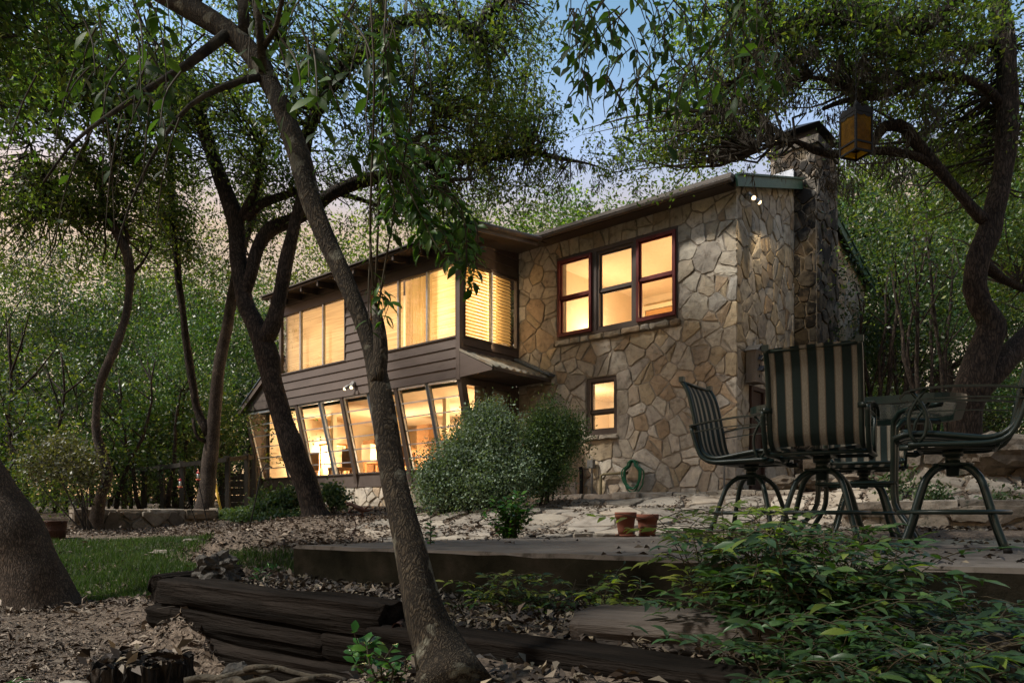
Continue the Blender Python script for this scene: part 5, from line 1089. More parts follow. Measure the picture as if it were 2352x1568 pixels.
def shrub(x, y, h, label, group, pr=None, name='shrub'):
    g = G(x, y, False)-.05; s_ = h/3.2; t = empty(name, (x, y, g), rw.uniform(0, 6.28)); tag(t, label, 'shrub', group); tr, me = rw.choice(pr or shrubp)
    a = bpy.data.objects.new('stems', tr); COL.objects.link(a); a.parent = t; a.scale = (s_, s_, s_)
    b = bpy.data.objects.new('foliage', me); COL.objects.link(b); b.parent = t; b.location = (0, 0, h*.52); b.scale = (s_*rw.uniform(.9,1.3), s_*rw.uniform(.9,1.3), s_*rw.uniform(.9,1.1)); return t
def place(u, far, what, spots):
    for lim, txt in spots:
        if u < lim: break
    return what+(' of the back row ' if far else ' ')+txt
SPL = ((100, 'beyond the big trunk at the left edge'), (245, 'beyond the crooked oak'), (470, 'beyond the fence and feeders'), (9999, 'beyond the end of the timber wing'))
SPR = ((2065, 'next to the chimney'), (2200, 'behind the slim saplings on the right'), (9999, 'behind the dark twisting oak'))
SPB = ((1000, 'above the roof of the timber wing'), (1260, 'above the meeting of the two roofs'), (1450, 'above the left part of the stone house roof'), (9999, 'above the right part of the stone house roof'))
def at(u, Y): return (u-U0)/F_*Y
GL = 'trees of the woods left of the timber wing'; LL = 'leafy green tree in the dense woods left of the timber wing'
for u, Y, v in ((-120,22,660),(-20,26,600),(60,20,690),(130,28,620),(210,22,680),(290,27,610),(360,21,720),(430,26,640),(520,23,690),(590,29,600),(-80,17,800),(40,17,840),(150,16.5,830),(300,17.5,840),(400,17,830),(510,18.5,810),(580,20,760),(100,34,590),(330,36,600),(520,36,580)):
    v += rw.uniform(-110, 50); wood_tree(protos if rw.random() < .7 else oakp, at(u, Y), Y, CZ+(HZ-v)/F_*Y, place(u, Y > 25, 'leafy green tree', SPL), 'tree', GL, 'woodland_tree')
GS = 'undergrowth shrubs in front of the woods on the left'; LS = 'dark leafy shrub of the undergrowth between the fence and the woods on the left'
for u, Y, h in ((-60,13.5,3.4),(20,14.5,3.2),(90,15,3.4),(170,15.5,3.0),(250,16,2.9),(330,17.5,3.0),(400,18,3.2),(470,18,3.2),(520,20.5,3.0),(-30,12,2.4),(60,12.6,2.2)): shrub(at(u, Y), Y, h, place(u, False, 'dark leafy undergrowth shrub', SPL), GS)
GB = 'oaks rising behind the roof'; LB_ = 'pale oak crown rising behind the roof of the stone house'
for u, Y, v in ((760,26,520),(900,24,500),(1040,27,480),(1140,24,500),(1230,28,460),(1320,24,480),(1420,27,470),(1530,24,450),(1640,28,430),(1080,34,420),(1400,36,430)):
    wood_tree(greyp if rw.random() < .6 else oakp, at(u, Y), Y, CZ+(HZ-v)/F_*Y, place(u, Y > 30, 'pale oak crown', SPB), 'tree', GB, 'oak_tree', wide=1.05)
GO = 'tall oaks whose crowns show above the roof'; LO = 'tall live oak crown showing above the roof ridge and chimney'
for u, Y, v in ((1500,24,380),(1640,23,330),(1760,25,330),(1000,24,440),(1160,25,390),(1300,26,400),(860,25,430)):
    wood_tree(oakp, at(u, Y), Y, CZ+(HZ-v)/F_*Y, place(u, False, 'taller oak crown', SPB), 'tree', GO, 'oak_tree', sc=(CZ+(HZ-v)/F_*Y)/9.6, wide=1.0)
GR = 'trees of the woods right of the chimney'; LR = 'leafy green tree in the woods right of the chimney'
for u, Y, v in ((1960,19,420),(2040,22,330),(2110,18,480),(2190,21,360),(2270,18,450),(2350,20,330),(2010,26,260),(2150,27,230),(2290,27,200),(2420,18,380),(2460,24,200),(1980,16.5,640),(2090,15.5,640),(2330,15,600),(2420,14,560),(2230,17,560)):
    wood_tree(protos, at(u, Y), Y, CZ+(HZ-v)/F_*Y, place(u, Y > 23, 'leafy green tree', SPR), 'tree', GR, 'woodland_tree')
GRS = 'undergrowth shrubs below the woods on the right'; LRS = 'leafy shrub of the undergrowth right of the striped chair backs'
for u, Y, h in ((1985,19,2.6),(2040,20,2.4),(2100,20,2.3),(2160,18.5,2.2),(2300,14.5,1.8),(2360,13,1.7),(2420,12,1.8),(2260,19,2.4)): shrub(at(u, Y), Y, h, place(u, False, 'low leafy undergrowth shrub', SPR), GRS)
GD = 'dark stems in the woods on the left'
for u, Y, h in ((40,13,3.4),(130,14,3.0),(265,15.6,3.2),(325,15.8,2.8),(385,16.2,3.0),(440,17,3.0)):
    x = at(u, Y); g = G(x, Y, False)-.05; t = empty('sapling', (x, Y, g)); tag(t, 'slim dark stem standing among the undergrowth of the woods on the left', 'sapling', GD); pts = [(0,0,0)]; dx = rw.gauss(0, .10)
    for i in range(1, 9): pts.append((pts[-1][0]+dx*h/8*rw.uniform(.2,1.8)+rw.gauss(0,.04), pts[-1][1]+rw.gauss(0,.05), h*i/8))
    mb = MB(); mb.tube(pts, [rw.uniform(.045,.06)*(1-.7*i/8) for i in range(9)], 8, jit=.1); obj('stem', mb, M['bark'], t, True)
    for b in range(4):
        q0 = Vector(pts[rw.randint(4,7)]); q = q0+Vector((rw.uniform(-.9,.9), rw.uniform(-.5,.5), rw.uniform(.4,1.1))); mb = MB(); mb.tube([q0, q0.lerp(q,.5)+Vector((0,0,-.06)), q], [.022,.016,.006], 6, cap=False); obj('branch', mb, M['bark'], t, True)
# slim many-stemmed saplings right of the chimney
GT = 'slim saplings right of the chimney'
for u, Y, lean in ((2000,13.2,.06),(2030,14,.02),(2062,13,.10),(2095,14.4,-.04),(2120,12.6,.05),(2150,13.6,.08),(2172,12.8,-.05),(2015,15,-.08),(2085,15.5,.04)):
    x = at(u, Y); g = G(x, Y, False)-.05; t = empty('sapling', (x, Y, g)); tag(t, 'slim bare stemmed sapling in the thicket right of the chimney', 'sapling', GT)
    for s_ in range(rw.choice((1, 1, 2))):
        h = rw.uniform(3.2, 4.8); pts = [(0, 0, 0)]; dx = lean+rw.gauss(0, .10)
        for i in range(1, 8): pts.append((pts[-1][0]+dx*h/7*rw.uniform(.3,1.7)+rw.gauss(0,.03), pts[-1][1]+rw.gauss(0,.05), h*i/7))
        mb = MB(); mb.tube(pts, [rw.uniform(.035,.06)*(1-.7*i/7) for i in range(8)], 7, jit=.1)
        for b in range(3):
            p = Vector(pts[rw.randint(3,6)]); q = p+Vector((rw.uniform(-.7,.7), rw.uniform(-.4,.4), rw.uniform(.5,1.1))); mb.tube([p, p.lerp(q,.5)+Vector((0,0,-.06)), q], [.018,.013,.005], 5, cap=False)
        obj('stem', mb, M['bark'], t, True)
    g_ = np.random.default_rng(int(u)); n_ = 26*30; C = np.array(pts[5])+g_.normal(size=(26,3))*np.array([.75,.75,.8])+np.array([0,0,.7]); ci = np.repeat(np.arange(26), 30)
    v, f = leaf_cloud(C[ci]+g_.normal(size=(n_,3))*.2, .075*(.6+.8*g_.random(n_)), rdirs(n_, (0,0,-.4), g_), rdirs(n_, (0,0,1), g_), .46); me = npmesh('crown', v, f); me.materials.append(M['woods']); o = bpy.data.objects.new('crown', me); COL.objects.link(o); o.parent = t

# woods behind the viewer, which shade the foreground and show in the window panes
GV = 'trees behind the viewer'
for x, y, top in ((-9,-7,9),(-5.5,-8.5,10),(-2,-9,9.5),(1.5,-8,9),(5,-8.5,10),(8.5,-7,9.5),(11,-3,9),(10.5,2,8.5),(-12,-3,9.5),(-13,1.5,9),(-7,-12,12),(0,-13,12),(7,-12,12)):
    wood_tree(oakp, x, y, top, 'tree standing behind the viewer, out of the picture', 'tree', GV, 'oak_tree', wide=1.25)

GF = 'far thickets closing off the view'
for u, Y, h in ((-150,27,6),(-40,29,6.5),(60,26,6),(160,28,6.5),(250,26,6),(340,29,6.5),(430,27,6),(510,29,6.5),(590,27,6),(660,30,6),(1960,30,7),(2040,29,7),(2120,31,7),(2200,29,7),(2280,30,7),(2360,28,7),(2450,29,7)):
    shrub(at(u, Y), Y, h, place(u, False, 'tall dark thicket far back in the woods', SPL if u < 700 else SPR), GF, name='thicket')
# ------------------------------------------------------------------ striped swivel bar chairs and table
def stripe_mat():
    m = bpy.data.materials.new('striped_sling'); m.use_nodes = True; nt = m.node_tree; nt.nodes.clear(); l = nt.links.new
    o = nt.nodes.new('ShaderNodeOutputMaterial'); b = nt.nodes.new('ShaderNodeBsdfPrincipled'); b.inputs['Roughness'].default_value = .75; b.inputs['Specular IOR Level'].default_value = .2
    tc = nt.nodes.new('ShaderNodeTexCoord'); sp = nt.nodes.new('ShaderNodeSeparateXYZ'); l(tc.outputs['Object'], sp.inputs[0])
    a = nt.nodes.new('ShaderNodeMath'); a.operation = 'MULTIPLY_ADD'; a.inputs[1].default_value = 1/.089; a.inputs[2].default_value = 20.25; l(sp.outputs[1], a.inputs[0])
    f = nt.nodes.new('ShaderNodeMath'); f.operation = 'FRACT'; l(a.outputs[0], f.inputs[0])
    r = ramp(nt, [(.014,.024,.022), (.13,.105,.075), (.23,.205,.16), (.13,.105,.075), (.014,.024,.022)], 0, 1, True)
    e = r.color_ramp.elements
    for i, p in enumerate((0, .50, .56, .90, .96)): e[i].position = p
    l(f.outputs[0], r.inputs[0])
    wv = nt.nodes.new('ShaderNodeTexNoise'); wv.inputs['Scale'].default_value = 260; wv.inputs['Detail'].default_value = 2; l(tc.outputs['Object'], wv.inputs['Vector'])
    r2 = ramp(nt, [(.65,.65,.65),(1.2,1.2,1.2)], .35, .65); l(wv.outputs[0], r2.inputs[0])
    mx = nt.nodes.new('ShaderNodeMix'); mx.data_type = 'RGBA'; mx.blend_type = 'MULTIPLY'; mx.inputs[0].default_value = 1; l(r.outputs[0], mx.inputs[6]); l(r2.outputs[0], mx.inputs[7]); l(mx.outputs[2], b.inputs['Base Color'])
    t = nt.nodes.new('ShaderNodeBsdfTranslucent'); l(mx.outputs[2], t.inputs[0]); ms = nt.nodes.new('ShaderNodeMixShader'); ms.inputs[0].default_value = .22; l(b.outputs[0], ms.inputs[1]); l(t.outputs[0], ms.inputs[2]); l(ms.outputs[0], o.inputs[0]); return m
M['stripe'] = stripe_mat()
SEATP = [(.27, .592), (.22, .612), (.10, .612), (-.04, .592), (-.15, .578), (-.215, .592)]
BACKP = [(-.215, .592), (-.262, .632), (-.286, .70), (-.305, .80), (-.33, .93), (-.362, 1.05), (-.395, 1.115), (-.415, 1.14)]
def prof(p, step=.03): return [(q[0], q[2]) for q in spline([(x, 0, z) for x, z in p], step)]
def strap(mb, pts, w, t):
    pts = [Vector(p) for p in pts]
    for i in range(len(pts)-1): mb.beam(pts[i], pts[i+1]+(pts[i+1]-pts[i]).normalized()*.002, w, t, (0, 0, 1) if abs((pts[i+1]-pts[i]).normalized().z) < .8 else (1, 0, 0))
def make_chair():
    t = empty('bar_chair'); hw = .235
    sp, bp = prof(SEATP), prof(BACKP)
    for nm, pr in (('seat', sp), ('backrest', bp)):
        k = 10; mb = MB(); vs = []
        for x, z in pr:
            for j in range(k+1):
                y = -hw+2*hw*j/k; sag = .018*(1-(2*j/k-1)**2); vs.append((x+(sag*-.9 if nm == 'backrest' else 0), y, z-(sag if nm == 'seat' else 0)))
        mb.add(vs, [(i*(k+1)+j, i*(k+1)+j+1, (i+1)*(k+1)+j+1, (i+1)*(k+1)+j) for i in range(len(pr)-1) for j in range(k)]); obj(nm, mb, M['stripe'], t, True)
    full = sp + bp[1:]
    for sy in (-1, 1):
        mb = MB(); mb.tube([(x, sy*(hw+.012), z) for x, z in full], .0155, 8); obj('side_rail', mb, M['frame'], t, True)
        mb = MB(); lo = [(q[0], q[2]) for q in spline([(.20, 0, .556), (-.02, 0, .552), (-.17, 0, .553), (-.245, 0, .585), (-.285, 0, .66), (-.318, 0, .77), (-.325, 0, .80)], .03)]
        mb.tube([(x, sy*(hw+.045), z) for x, z in lo], .0135, 8); mb.beam((-.325, sy*(hw+.045), .80), (-.30, sy*hw, .80), .03, .03); obj('under_rail', mb, M['frame'], t, True)
        mb = MB(); yy = sy*(hw+.045)
        strap(mb, [(-.335, yy, .808), (-.18, yy, .832), (.0, yy, .846), (.14, yy, .845), (.215, yy, .828), (.24, yy, .80), (.225, yy, .778), (.20, yy, .785)], .042, .008)
        strap(mb, [(-.31, yy, .765), (-.1, yy, .785), (.10, yy, .79), (.18, yy, .784)], .016, .006); obj('armrest', mb, M['frame'], t)
        mb = MB()
        for q in (1, -1): mb.tube([(p[0], p[1], p[2]) for p in spline([(.155+.035*q, yy, .84), (.155-.02*q, yy, .76), (.155-.042*q, yy, .69), (.155-.03*q, yy, .60), (.155, yy, .556)], .03)], .0095, 7)
        mb.tube([(.155, yy-.02*sy, .556), (.19, yy-.02*sy, .54), (.24, yy*.9, .545)], .016, 8); obj('arm_loop', mb, M['frame'], t, True)
    for x, z, e, r_ in ((-.408, 1.128, .012, .011), (.262, .59, .01, .013), (-.20, .553, .04, .012), (.16, .553, .04, .012)):
        mb = MB(); mb.tube([(x, -hw-e, z), (x, hw+e, z)], r_, 8); obj('cross_bar', mb, M['frame'], t, True)
    for y in (-.06, .06):
        mb = MB(); mb.beam((-.20, y, .548), (.16, y, .548), .03, .014); obj('seat_bracket', mb, M['frame'], t)
    for sy in (-1, 1):
        mb = MB(); mb.box((-.425, sy*(hw+.012)-.02, 1.13), (-.39, sy*(hw+.012)+.02, 1.165)); obj('end_cap', mb, M['frame'], t)
    mb = MB(); mb.lathe([(.03, .40), (.032, .452), (.10, .456), (.10, .468), (.036, .474), (.036, .505), (.05, .508), (.05, .54)], n=16); obj('swivel', mb, M['frame'], t, True)
    for k in range(4):
        a = math.pi/4+k*math.pi/2; mb = MB(); pr = spline([(.028, 0, .46), (.10, 0, .447), (.175, 0, .39), (.225, 0, .28), (.275, 0, .14), (.335, 0, .01)], .04)
        mb.tube([(q[0]*math.cos(a), q[0]*math.sin(a), q[2]) for q in pr], .0165, 8); lg = obj('leg', mb, M['frame'], t, True)
        mb = MB(); mb.tube([(.333*math.cos(a), .333*math.sin(a), .022), (.34*math.cos(a), .34*math.sin(a), 0)], .021, 8); obj('foot_cap', mb, M['black'], lg, True)
    mb = MB(); c = [(.262*math.cos(a), .262*math.sin(a), .205) for a in np.linspace(0, 2*math.pi, 33)]; mb.tube(c, .0125, 7, cap=False); obj('foot_ring', mb, M['frame'], t, True)
    return t
CHAIRS = [(1.97, 4.80, (.50, .866), 'striped bar chair seen square from behind with its back to the viewer'), (1.76, 5.55, (.80, -.60), 'striped bar chair turned sideways by the stone house corner'),
          (2.50, 4.28, (-.86, .51), 'striped bar chair in profile at the right edge of the slab'), (2.96, 6.35, (-.35, -.94), 'striped bar chair on the far side of the glass table facing the viewer')]
ch0 = make_chair()
for i, (x, y, f, lab) in enumerate(CHAIRS):
    c = ch0 if i == 0 else copy_tree(ch0); c.location = (x, y, 0); c.scale = (1.05, 1.05, 1.05); c.rotation_euler = (0, 0, math.atan2(f[1], f[0])); tag(c, lab, 'chair', 'striped bar chairs round the glass table')
t = empty('bar_table', (2.52, 5.50, 0), R(-29)); tag(t, 'tall glass topped table with a dark green rounded rim behind the striped chairs', 'table')
def rrect(h, r, z, k=8):
    out = []
    for cx, cy_, a0 in ((h-r, h-r, 0), (-h+r, h-r, 90), (-h+r, -h+r, 180), (h-r, -h+r, 270)):
        for i in range(k+1): a = R(a0+90*i/k); out.append((cx+r*math.cos(a), cy_+r*math.sin(a), z))
    return out
mb = MB(); rr = rrect(.64, .2, .935); rr.append(rr[0]); n_ = len(rr)
for i in range(n_-1): mb.beam(rr[i], Vector(rr[i+1])+(Vector(rr[i+1])-Vector(rr[i])).normalized()*.004, .055, .05)
obj('rim', mb, M['frame'], t)
M['tglass'] = glass('pebbled_table_glass', (.62,.68,.66), 1.5, .25, .05, wavy=40)
mb = MB(); mb.add(rrect(.62, .19, .94)+rrect(.62, .19, .948), [tuple(range(36))[::-1], tuple(range(36, 72))]); obj('glass_top', mb, M['tglass'], t)
for k in range(4):
    a = math.pi/4+k*math.pi/2; mb = MB(); pr = spline([(.74, 0, .905), (.52, 0, .905), (.40, 0, .895), (.345, 0, .84), (.34, 0, .6), (.34, 0, .34), (.37, 0, .24), (.46, 0, .14), (.53, 0, .05), (.545, 0, 0)], .05)
    mb.tube([(q[0]*math.cos(a), q[0]*math.sin(a), q[2]) for q in pr], .0185, 8); obj('leg', mb, M['frame'], t, True)
for k in range(4):
    a0, a1 = math.pi/4+k*math.pi/2, math.pi/4+(k+1)*math.pi/2; mb = MB(); mb.tube([(.35*math.cos(a0), .35*math.sin(a0), .42), (.35*math.cos(a1), .35*math.sin(a1), .42)], .014, 8); obj('stretcher', mb, M['frame'], t, True)
# ------------------------------------------------------------------ amber lantern on a chain
lp = P(1966, 300, 5.0); t = empty('hanging_lantern', (lp.x, lp.y, lp.z-.16), R(20)); t.scale = (.9, .9, .9); tag(t, 'black iron lantern with amber glass hanging on a chain before the chimney', 'lantern')
h_ = .074
M['amber'] = mat('amber_glass', [(.09,.045,.005),(.19,.10,.011)], 26, .55, .5, 60, trans=.5, bdist=.01, spec=.1)
mb = MB()
for sx in (-1, 1):
    for sy in (-1, 1): mb.box((sx*h_-.007, sy*h_-.007, 0), (sx*h_+.007, sy*h_+.007, .30))
for z in (0, .062, .285):
    for q in range(4):
        a = [(-h_,-h_), (h_,-h_), (h_,h_), (-h_,h_)][q]; b = [(-h_,-h_), (h_,-h_), (h_,h_), (-h_,h_)][(q+1) % 4]; mb.beam((*a, z), (*b, z), .013, .013)
obj('frame', mb, M['black'], t)
for q in range(4):
    a = [(-h_,-h_), (h_,-h_), (h_,h_), (-h_,h_)][q]; b = [(-h_,-h_), (h_,-h_), (h_,h_), (-h_,h_)][(q+1) % 4]
    for z0, z1 in ((.008, .055), (.068, .28)):
        mb = MB(); mb.quad((*a, z0), (*b, z0), (*b, z1), (*a, z1)); obj('pane', mb, M['amber'], t)
    mb = MB(); k = 12; A, B = Vector((*a, 0)), Vector((*b, 0))
    top = [A.lerp(B, i/k)+Vector((0,0,.305+.028*abs(math.sin(i/k*math.pi*2.5)))) for i in range(k+1)]; bot = [A.lerp(B, i/k)+Vector((0,0,.262-.014*abs(math.sin(i/k*math.pi*2)))) for i in range(k+1)]
    o_ = Vector(((a[0]+b[0])/2, (a[1]+b[1])/2, 0)).normalized()*.004
    mb.add([p+o_ for p in top]+[p+o_ for p in bot], [(i, i+1, k+2+i, k+1+i) for i in range(k)]); obj('scalloped_crest', mb, M['black'], t)
    mb = MB(); mb.tube([(a[0], a[1], .30), (a[0]*.75, a[1]*.75, .335), (a[0]*.3, a[1]*.3, .345), (0, 0, .36)], .005, 6); obj('crown_bar', mb, M['black'], t)
mb = MB(); mb.lathe([(.012, .35), (.018, .365), (.012, .385), (.004, .40)], n=10); obj('finial', mb, M['black'], t)
z = .40; k = 0; ci_ = MB()
while z < 1.75:
    c = [Vector((.006*math.cos(a)*(k % 2), .006*math.cos(a)*(1-k % 2), z+.014+.016*math.sin(a))) for a in np.linspace(0, 6.283, 9)]; ci_.tube(c, .0022, 4, cap=False); z += .024; k += 1
obj('chain', ci_, M['black'], t)
# ------------------------------------------------------------------ terracotta pots on the slab
for u, Y, r0, lab in ((1437, 6.9, .092, 'terracotta flower pot standing on a saucer'), (1487, 7.05, .098, 'ribbed terracotta flower pot behind the one on a saucer')):
    p = P(u, 1228, Y); t = empty('flower_pot', (p.x, p.y, 0)); tag(t, lab, 'flower pot', 'terracotta pots on the slab'); z0 = .018 if 'saucer' in lab and 'behind' not in lab else 0
    rib = [(r0*.72, z0), (r0*.80, z0+.05)]
    if 'ribbed' in lab: rib += [(r0*.84, z0+.06), (r0*.82, z0+.065), (r0*.88, z0+.09), (r0*.86, z0+.095)]
    mb = MB(); mb.lathe(rib+[(r0*.95, z0+.15), (r0*1.06, z0+.152), (r0*1.10, z0+.205), (r0*1.0, z0+.208), (r0*.9, z0+.15), (r0*.6, z0+.12)], n=24); obj('pot', mb, M['terracotta'], t, True)
    if z0:
        mb = MB(); mb.lathe([(r0*.7, 0), (r0*.95, .004), (r0*1.02, .022), (r0*.96, .024), (r0*.9, .012)], n=24); obj('saucer', mb, M['terracotta'], t, True)
# ------------------------------------------------------------------ timber edging of the bed
rl = random.Random(17)
def timber(name, p, q, w, h, m, parent=None, base=None, seed=0, wob=.010, rnd_=.30):
    p = Vector(p); q = Vector(q); L_ = (q-p).length; d = (q-p)/L_; x = d.cross(Vector((0,0,1))).normalized(); z = x.cross(d)
    k = max(8, int(L_/.035)); n = 22; mb = MB(); vs = []
    for i in range(k+1):
        e = 1-.06*(i in (0, k)); t_ = L_*i/k
        for j in range(n):
            a = 2*math.pi*(j+.5)/n; ca, sa = math.cos(a), math.sin(a); s_ = (abs(ca)**5+abs(sa)**5)**-.2; s_ = 1+(s_-1)*(1-rnd_)
            nv = mnoise.noise(Vector((ca*1.6+seed, sa*1.6, t_*1.6)))*.8+mnoise.noise(Vector((ca*6+seed, sa*6, t_*1.1)))*.9+mnoise.noise(Vector((ca*13, sa*13+seed, t_*2.5)))*.45
            vs.append((t_+(mnoise.noise(Vector((ca*3, sa*3+seed, 0)))*.025 if i in (0, k) else 0), (ca*s_*w/2)*e+ca*nv*wob*2, (sa*s_*h/2)*e+sa*nv*wob*2))
    mb.add(vs, [(i*n+j, (i+1)*n+j, (i+1)*n+(j+1) % n, i*n+(j+1) % n) for i in range(k) for j in range(n)]+[tuple(range(n)), tuple(k*n+j for j in range(n))[::-1]])
    o = obj(name, mb, m, parent, False); y = -x; pb = p-(base or Vector())
    o.matrix_basis = Matrix(((d.x, y.x, z.x, pb.x), (d.y, y.y, z.y, pb.y), (d.z, y.z, z.z, pb.z), (0,0,0,1))); return o
b = Vector((-1.2, 3.75, -.5)); t = empty('retaining_wall', b); tag(t, 'rough black railroad timbers stacked as a low wall round the leaf bed', 'retaining wall')
def lz(a, z): return Vector((-2.0+a*.787, 4.30-a*.617, z))            # along the line of the wall
timber('timber', lz(.10, -.225), lz(1.92, -.235), .17, .15, M['wood_dark'], t, b, 1)
timber('timber', lz(.0, -.365), lz(1.55, -.37), .17, .14, M['wood_dark'], t, b, 2)
timber('timber', lz(.04, -.50), lz(2.2, -.50), .17, .15, M['wood_dark'], t, b, 3)
timber('timber', lz(1.56, -.37), lz(3.0, -.375), .17, .14, M['wood_dark'], t, b, 4)
timber('timber', lz(-.02, -.22)+Vector((-.02,.0,0)), lz(-.02, -.22)+Vector((.30, .42, .01)), .16, .17, M['wood_dark'], t, b, 5)
timber('timber', lz(1.85, -.31), lz(4.0, -.335), .20, .16, M['wood_dark'], t, b, 6)
p0 = P(1302, 1432, 2.52); t2 = empty('timber_step', (p0.x+.4, 2.7, -.28)); tag(t2, 'weathered grey timber step below the slab edge behind the nandina', 'step')
timber('timber', Vector((.29, 2.86, -.222)), Vector((1.5, 2.27, -.222)), .40, .15, M['wood_grey'], t2, Vector(t2.location), 8, .006, .10)
b = P(1010, 1445, 2.62); 
# dry stump, rock, stones, branches
sp_ = Vector(((318-U0)/F_*2.62, 2.62, -.54)); t = empty('tree_stump', sp_); t.scale = (.86, .86, 1); tag(t, 'decayed dark stump topped with dead leaves at the bottom left', 'stump')
mb = MB(); vs = []; n = 72; k = 12
for i in range(k+1):
    for j in range(n):
        a = 2*math.pi*j/n; r_ = (.175+.03*(1-i/k)**2)*(1+.22*mnoise.noise(Vector((math.cos(a)*2.5, math.sin(a)*2.5, i*.05)))+.22*mnoise.noise(Vector((math.cos(a)*8, math.sin(a)*8, i*.12)))+.10*mnoise.noise(Vector((math.cos(a)*20, math.sin(a)*20, i*.5)))); vs.append((r_*math.cos(a), r_*math.sin(a), -.05+.29*i/k+(.03*mnoise.noise(Vector((math.cos(a)*4, math.sin(a)*4, 7))) if i == k else 0)))
for j in range(n): a = 2*math.pi*j/n; vs.append((.10*math.cos(a), .10*math.sin(a), .20+.03*mnoise.noise(Vector((math.cos(a)*5, math.sin(a)*5, 3)))))
mb.add(vs, [(i*n+j, i*n+(j+1) % n, (i+1)*n+(j+1) % n, (i+1)*n+j) for i in range(k+1) for j in range(n)]+[tuple((k+1)*n+j for j in range(n))]); obj('trunk', mb, M['stump'], t)
def rock(name, label, p, size, seed, m, rough=.35, cat='rock', sub=3, group=None):
    import bmesh
    bm = bmesh.new(); bmesh.ops.create_icosphere(bm, subdivisions=sub, radius=1)
    for v in bm.verts:
        c = v.co.copy(); k = 1+rough*mnoise.noise(c*1.6+Vector((seed,0,0)))+rough*.7*mnoise.noise(c*3.7+Vector((0,seed,0)))+rough*.4*mnoise.noise(c*8+Vector((0,0,seed))); v.co = Vector((c.x*size[0]*k, c.y*size[1]*k, c.z*size[2]*k))
    me = bpy.data.meshes.new(name); bm.to_mesh(me); bm.free(); o = obj(name, me, m); o.location = p; return tag(o, label, cat, group)
M['rock'] = mat('pitted_rock', [(.028,.026,.022),(.065,.06,.054),(.11,.105,.095)], 14, .95, .9, 40, bdist=.03)
q = P(497, 1322, 4.22); rock('rock', 'knobbly pitted rock sitting on the end of the timber wall', (q.x, q.y, -.11), (.125, .11, .085), 3.0, M['rock'], .6, sub=4)
rock('rock', 'small rounded grey stone beside the stump', tuple(P(545, 1552, 2.55)+Vector((0,0,.0))), (.055,.05,.045), 8.0, M['rock'], .3)
for u, v, Y, s_, lab in ((385,1275,7.2,(.16,.10,.03),'flat pale stone lying in the mulch by the lawn'), (620,1218,8.2,(.13,.1,.07),'brown stone half buried in the mulch before the forked oak'), (455,1232,8.6,(.18,.08,.04),'flat grey stone at the far tip of the lawn'), (150,1455,3.6,(.10,.06,.02),'flat stone in the mulch at the lower left')):
    p = P(u, v, Y); p.z = G(p.x, p.y)+.01; rock('rock', lab, tuple(p), s_, u*.1, M['flag'], .3)
for i, (a, b_, r_) in enumerate(((P(430,1560,2.5), P(640,1535,2.35), .022), (P(560,1530,2.4), P(800,1555,2.2), .016), (P(500,1572,2.3), P(720,1562,2.15), .026))):
    o_ = empty('fallen_branch', a); tag(o_, ('dead branch lying across the leaves below the timber wall', 'thin dead branch near the foot of the leaning trunk', 'thick rotten branch at the bottom edge below the timbers')[i], 'branch')
    mb = MB(); pts = [a.lerp(b_, k/6)+Vector((0, rl.gauss(0,.010), rl.gauss(0,.005))) for k in range(7)]; pts = [Vector(q[:3]) for q in spline([tuple(q) for q in pts], .02)]; mb.tube([p-a for p in pts], [r_*.62*(1-.6*k/len(pts)) for k in range(len(pts))], 9, jit=.35); obj('wood', mb, M['bark_branch'], o_, True)
a = P(915, 1438, 3.05); t = empty('drain_tile', a); tag(t, 'short dark pipe end poking out of the timber wall', 'pipe'); mb = MB(); vs = []
for yy, rr_ in ((-.04,.021),(-.04,.017),(.15,.017),(.15,.021)): vs += [(rr_*math.cos(q), yy, rr_*math.sin(q)) for q in np.linspace(0, 5.98, 16)]
mb.add(vs, [(i*16+j, i*16+(j+1) % 16, (i+1)*16+(j+1) % 16, (i+1)*16+j) for i in range(3) for j in range(16)]); obj('tube', mb, M['rust'], t, True)
# ------------------------------------------------------------------ fence, feeders, odds and ends at the back
fb_ = P(420, 1172, 16); t = empty('garden_fence', (fb_.x, fb_.y, G(fb_.x, fb_.y))); tag(t, 'weathered post and rail fence with wire mesh before the woods', 'fence'); fbv = t.location.copy()
posts = [(285,1071,16.6),(331,1073,16.3),(370,1069,16.0),(419,1062,15.6),(474,1056,15.6),(523,1050,15.6),(567,1045,16.2),(584,1045,16.9)]
tops = []
for u, v, Y in posts:
    tp = P(u, v, Y); g = G(tp.x, tp.y)-.05; tops.append(tp); mb = MB(); lean = Vector((.05 if u == 370 else 0, 0, 0))
    mb.beam(Vector((tp.x, tp.y, g))+lean-fbv, tp-fbv, .085, .085, (0,1,0)); po = obj('post', mb, M['post'], t); mb = MB(); mb.box((tp.x-fbv.x-.055, tp.y-fbv.y-.055, tp.z-fbv.z), (tp.x-fbv.x+.055, tp.y-fbv.y+.055, tp.z-fbv.z+.03)); obj('post_cap', mb, M['post'], po)
wm = MB()
for a, b_ in zip(tops[:-1], tops[1:]):
    mb = MB(); mb.beam(a-fbv+Vector((0,-.06,-.05)), b_-fbv+Vector((0,-.06,-.05)), .035, .09); obj('rail', mb, M['post'], t)
    for k in range(1, 9): z = Vector((0,0,-.08-.11*k)); wm.tube([a-fbv+z, b_-fbv+z], .003, 3, cap=False)
    nn = int((b_-a).length/.10)
    for k in range(nn): q = a.lerp(b_, k/nn)-fbv; wm.tube([q+Vector((0,0,-.08)), q+Vector((0,0,-.98))], .003, 3, cap=False)
tag(obj('wire_mesh', wm, M['black'], t), kind='stuff')
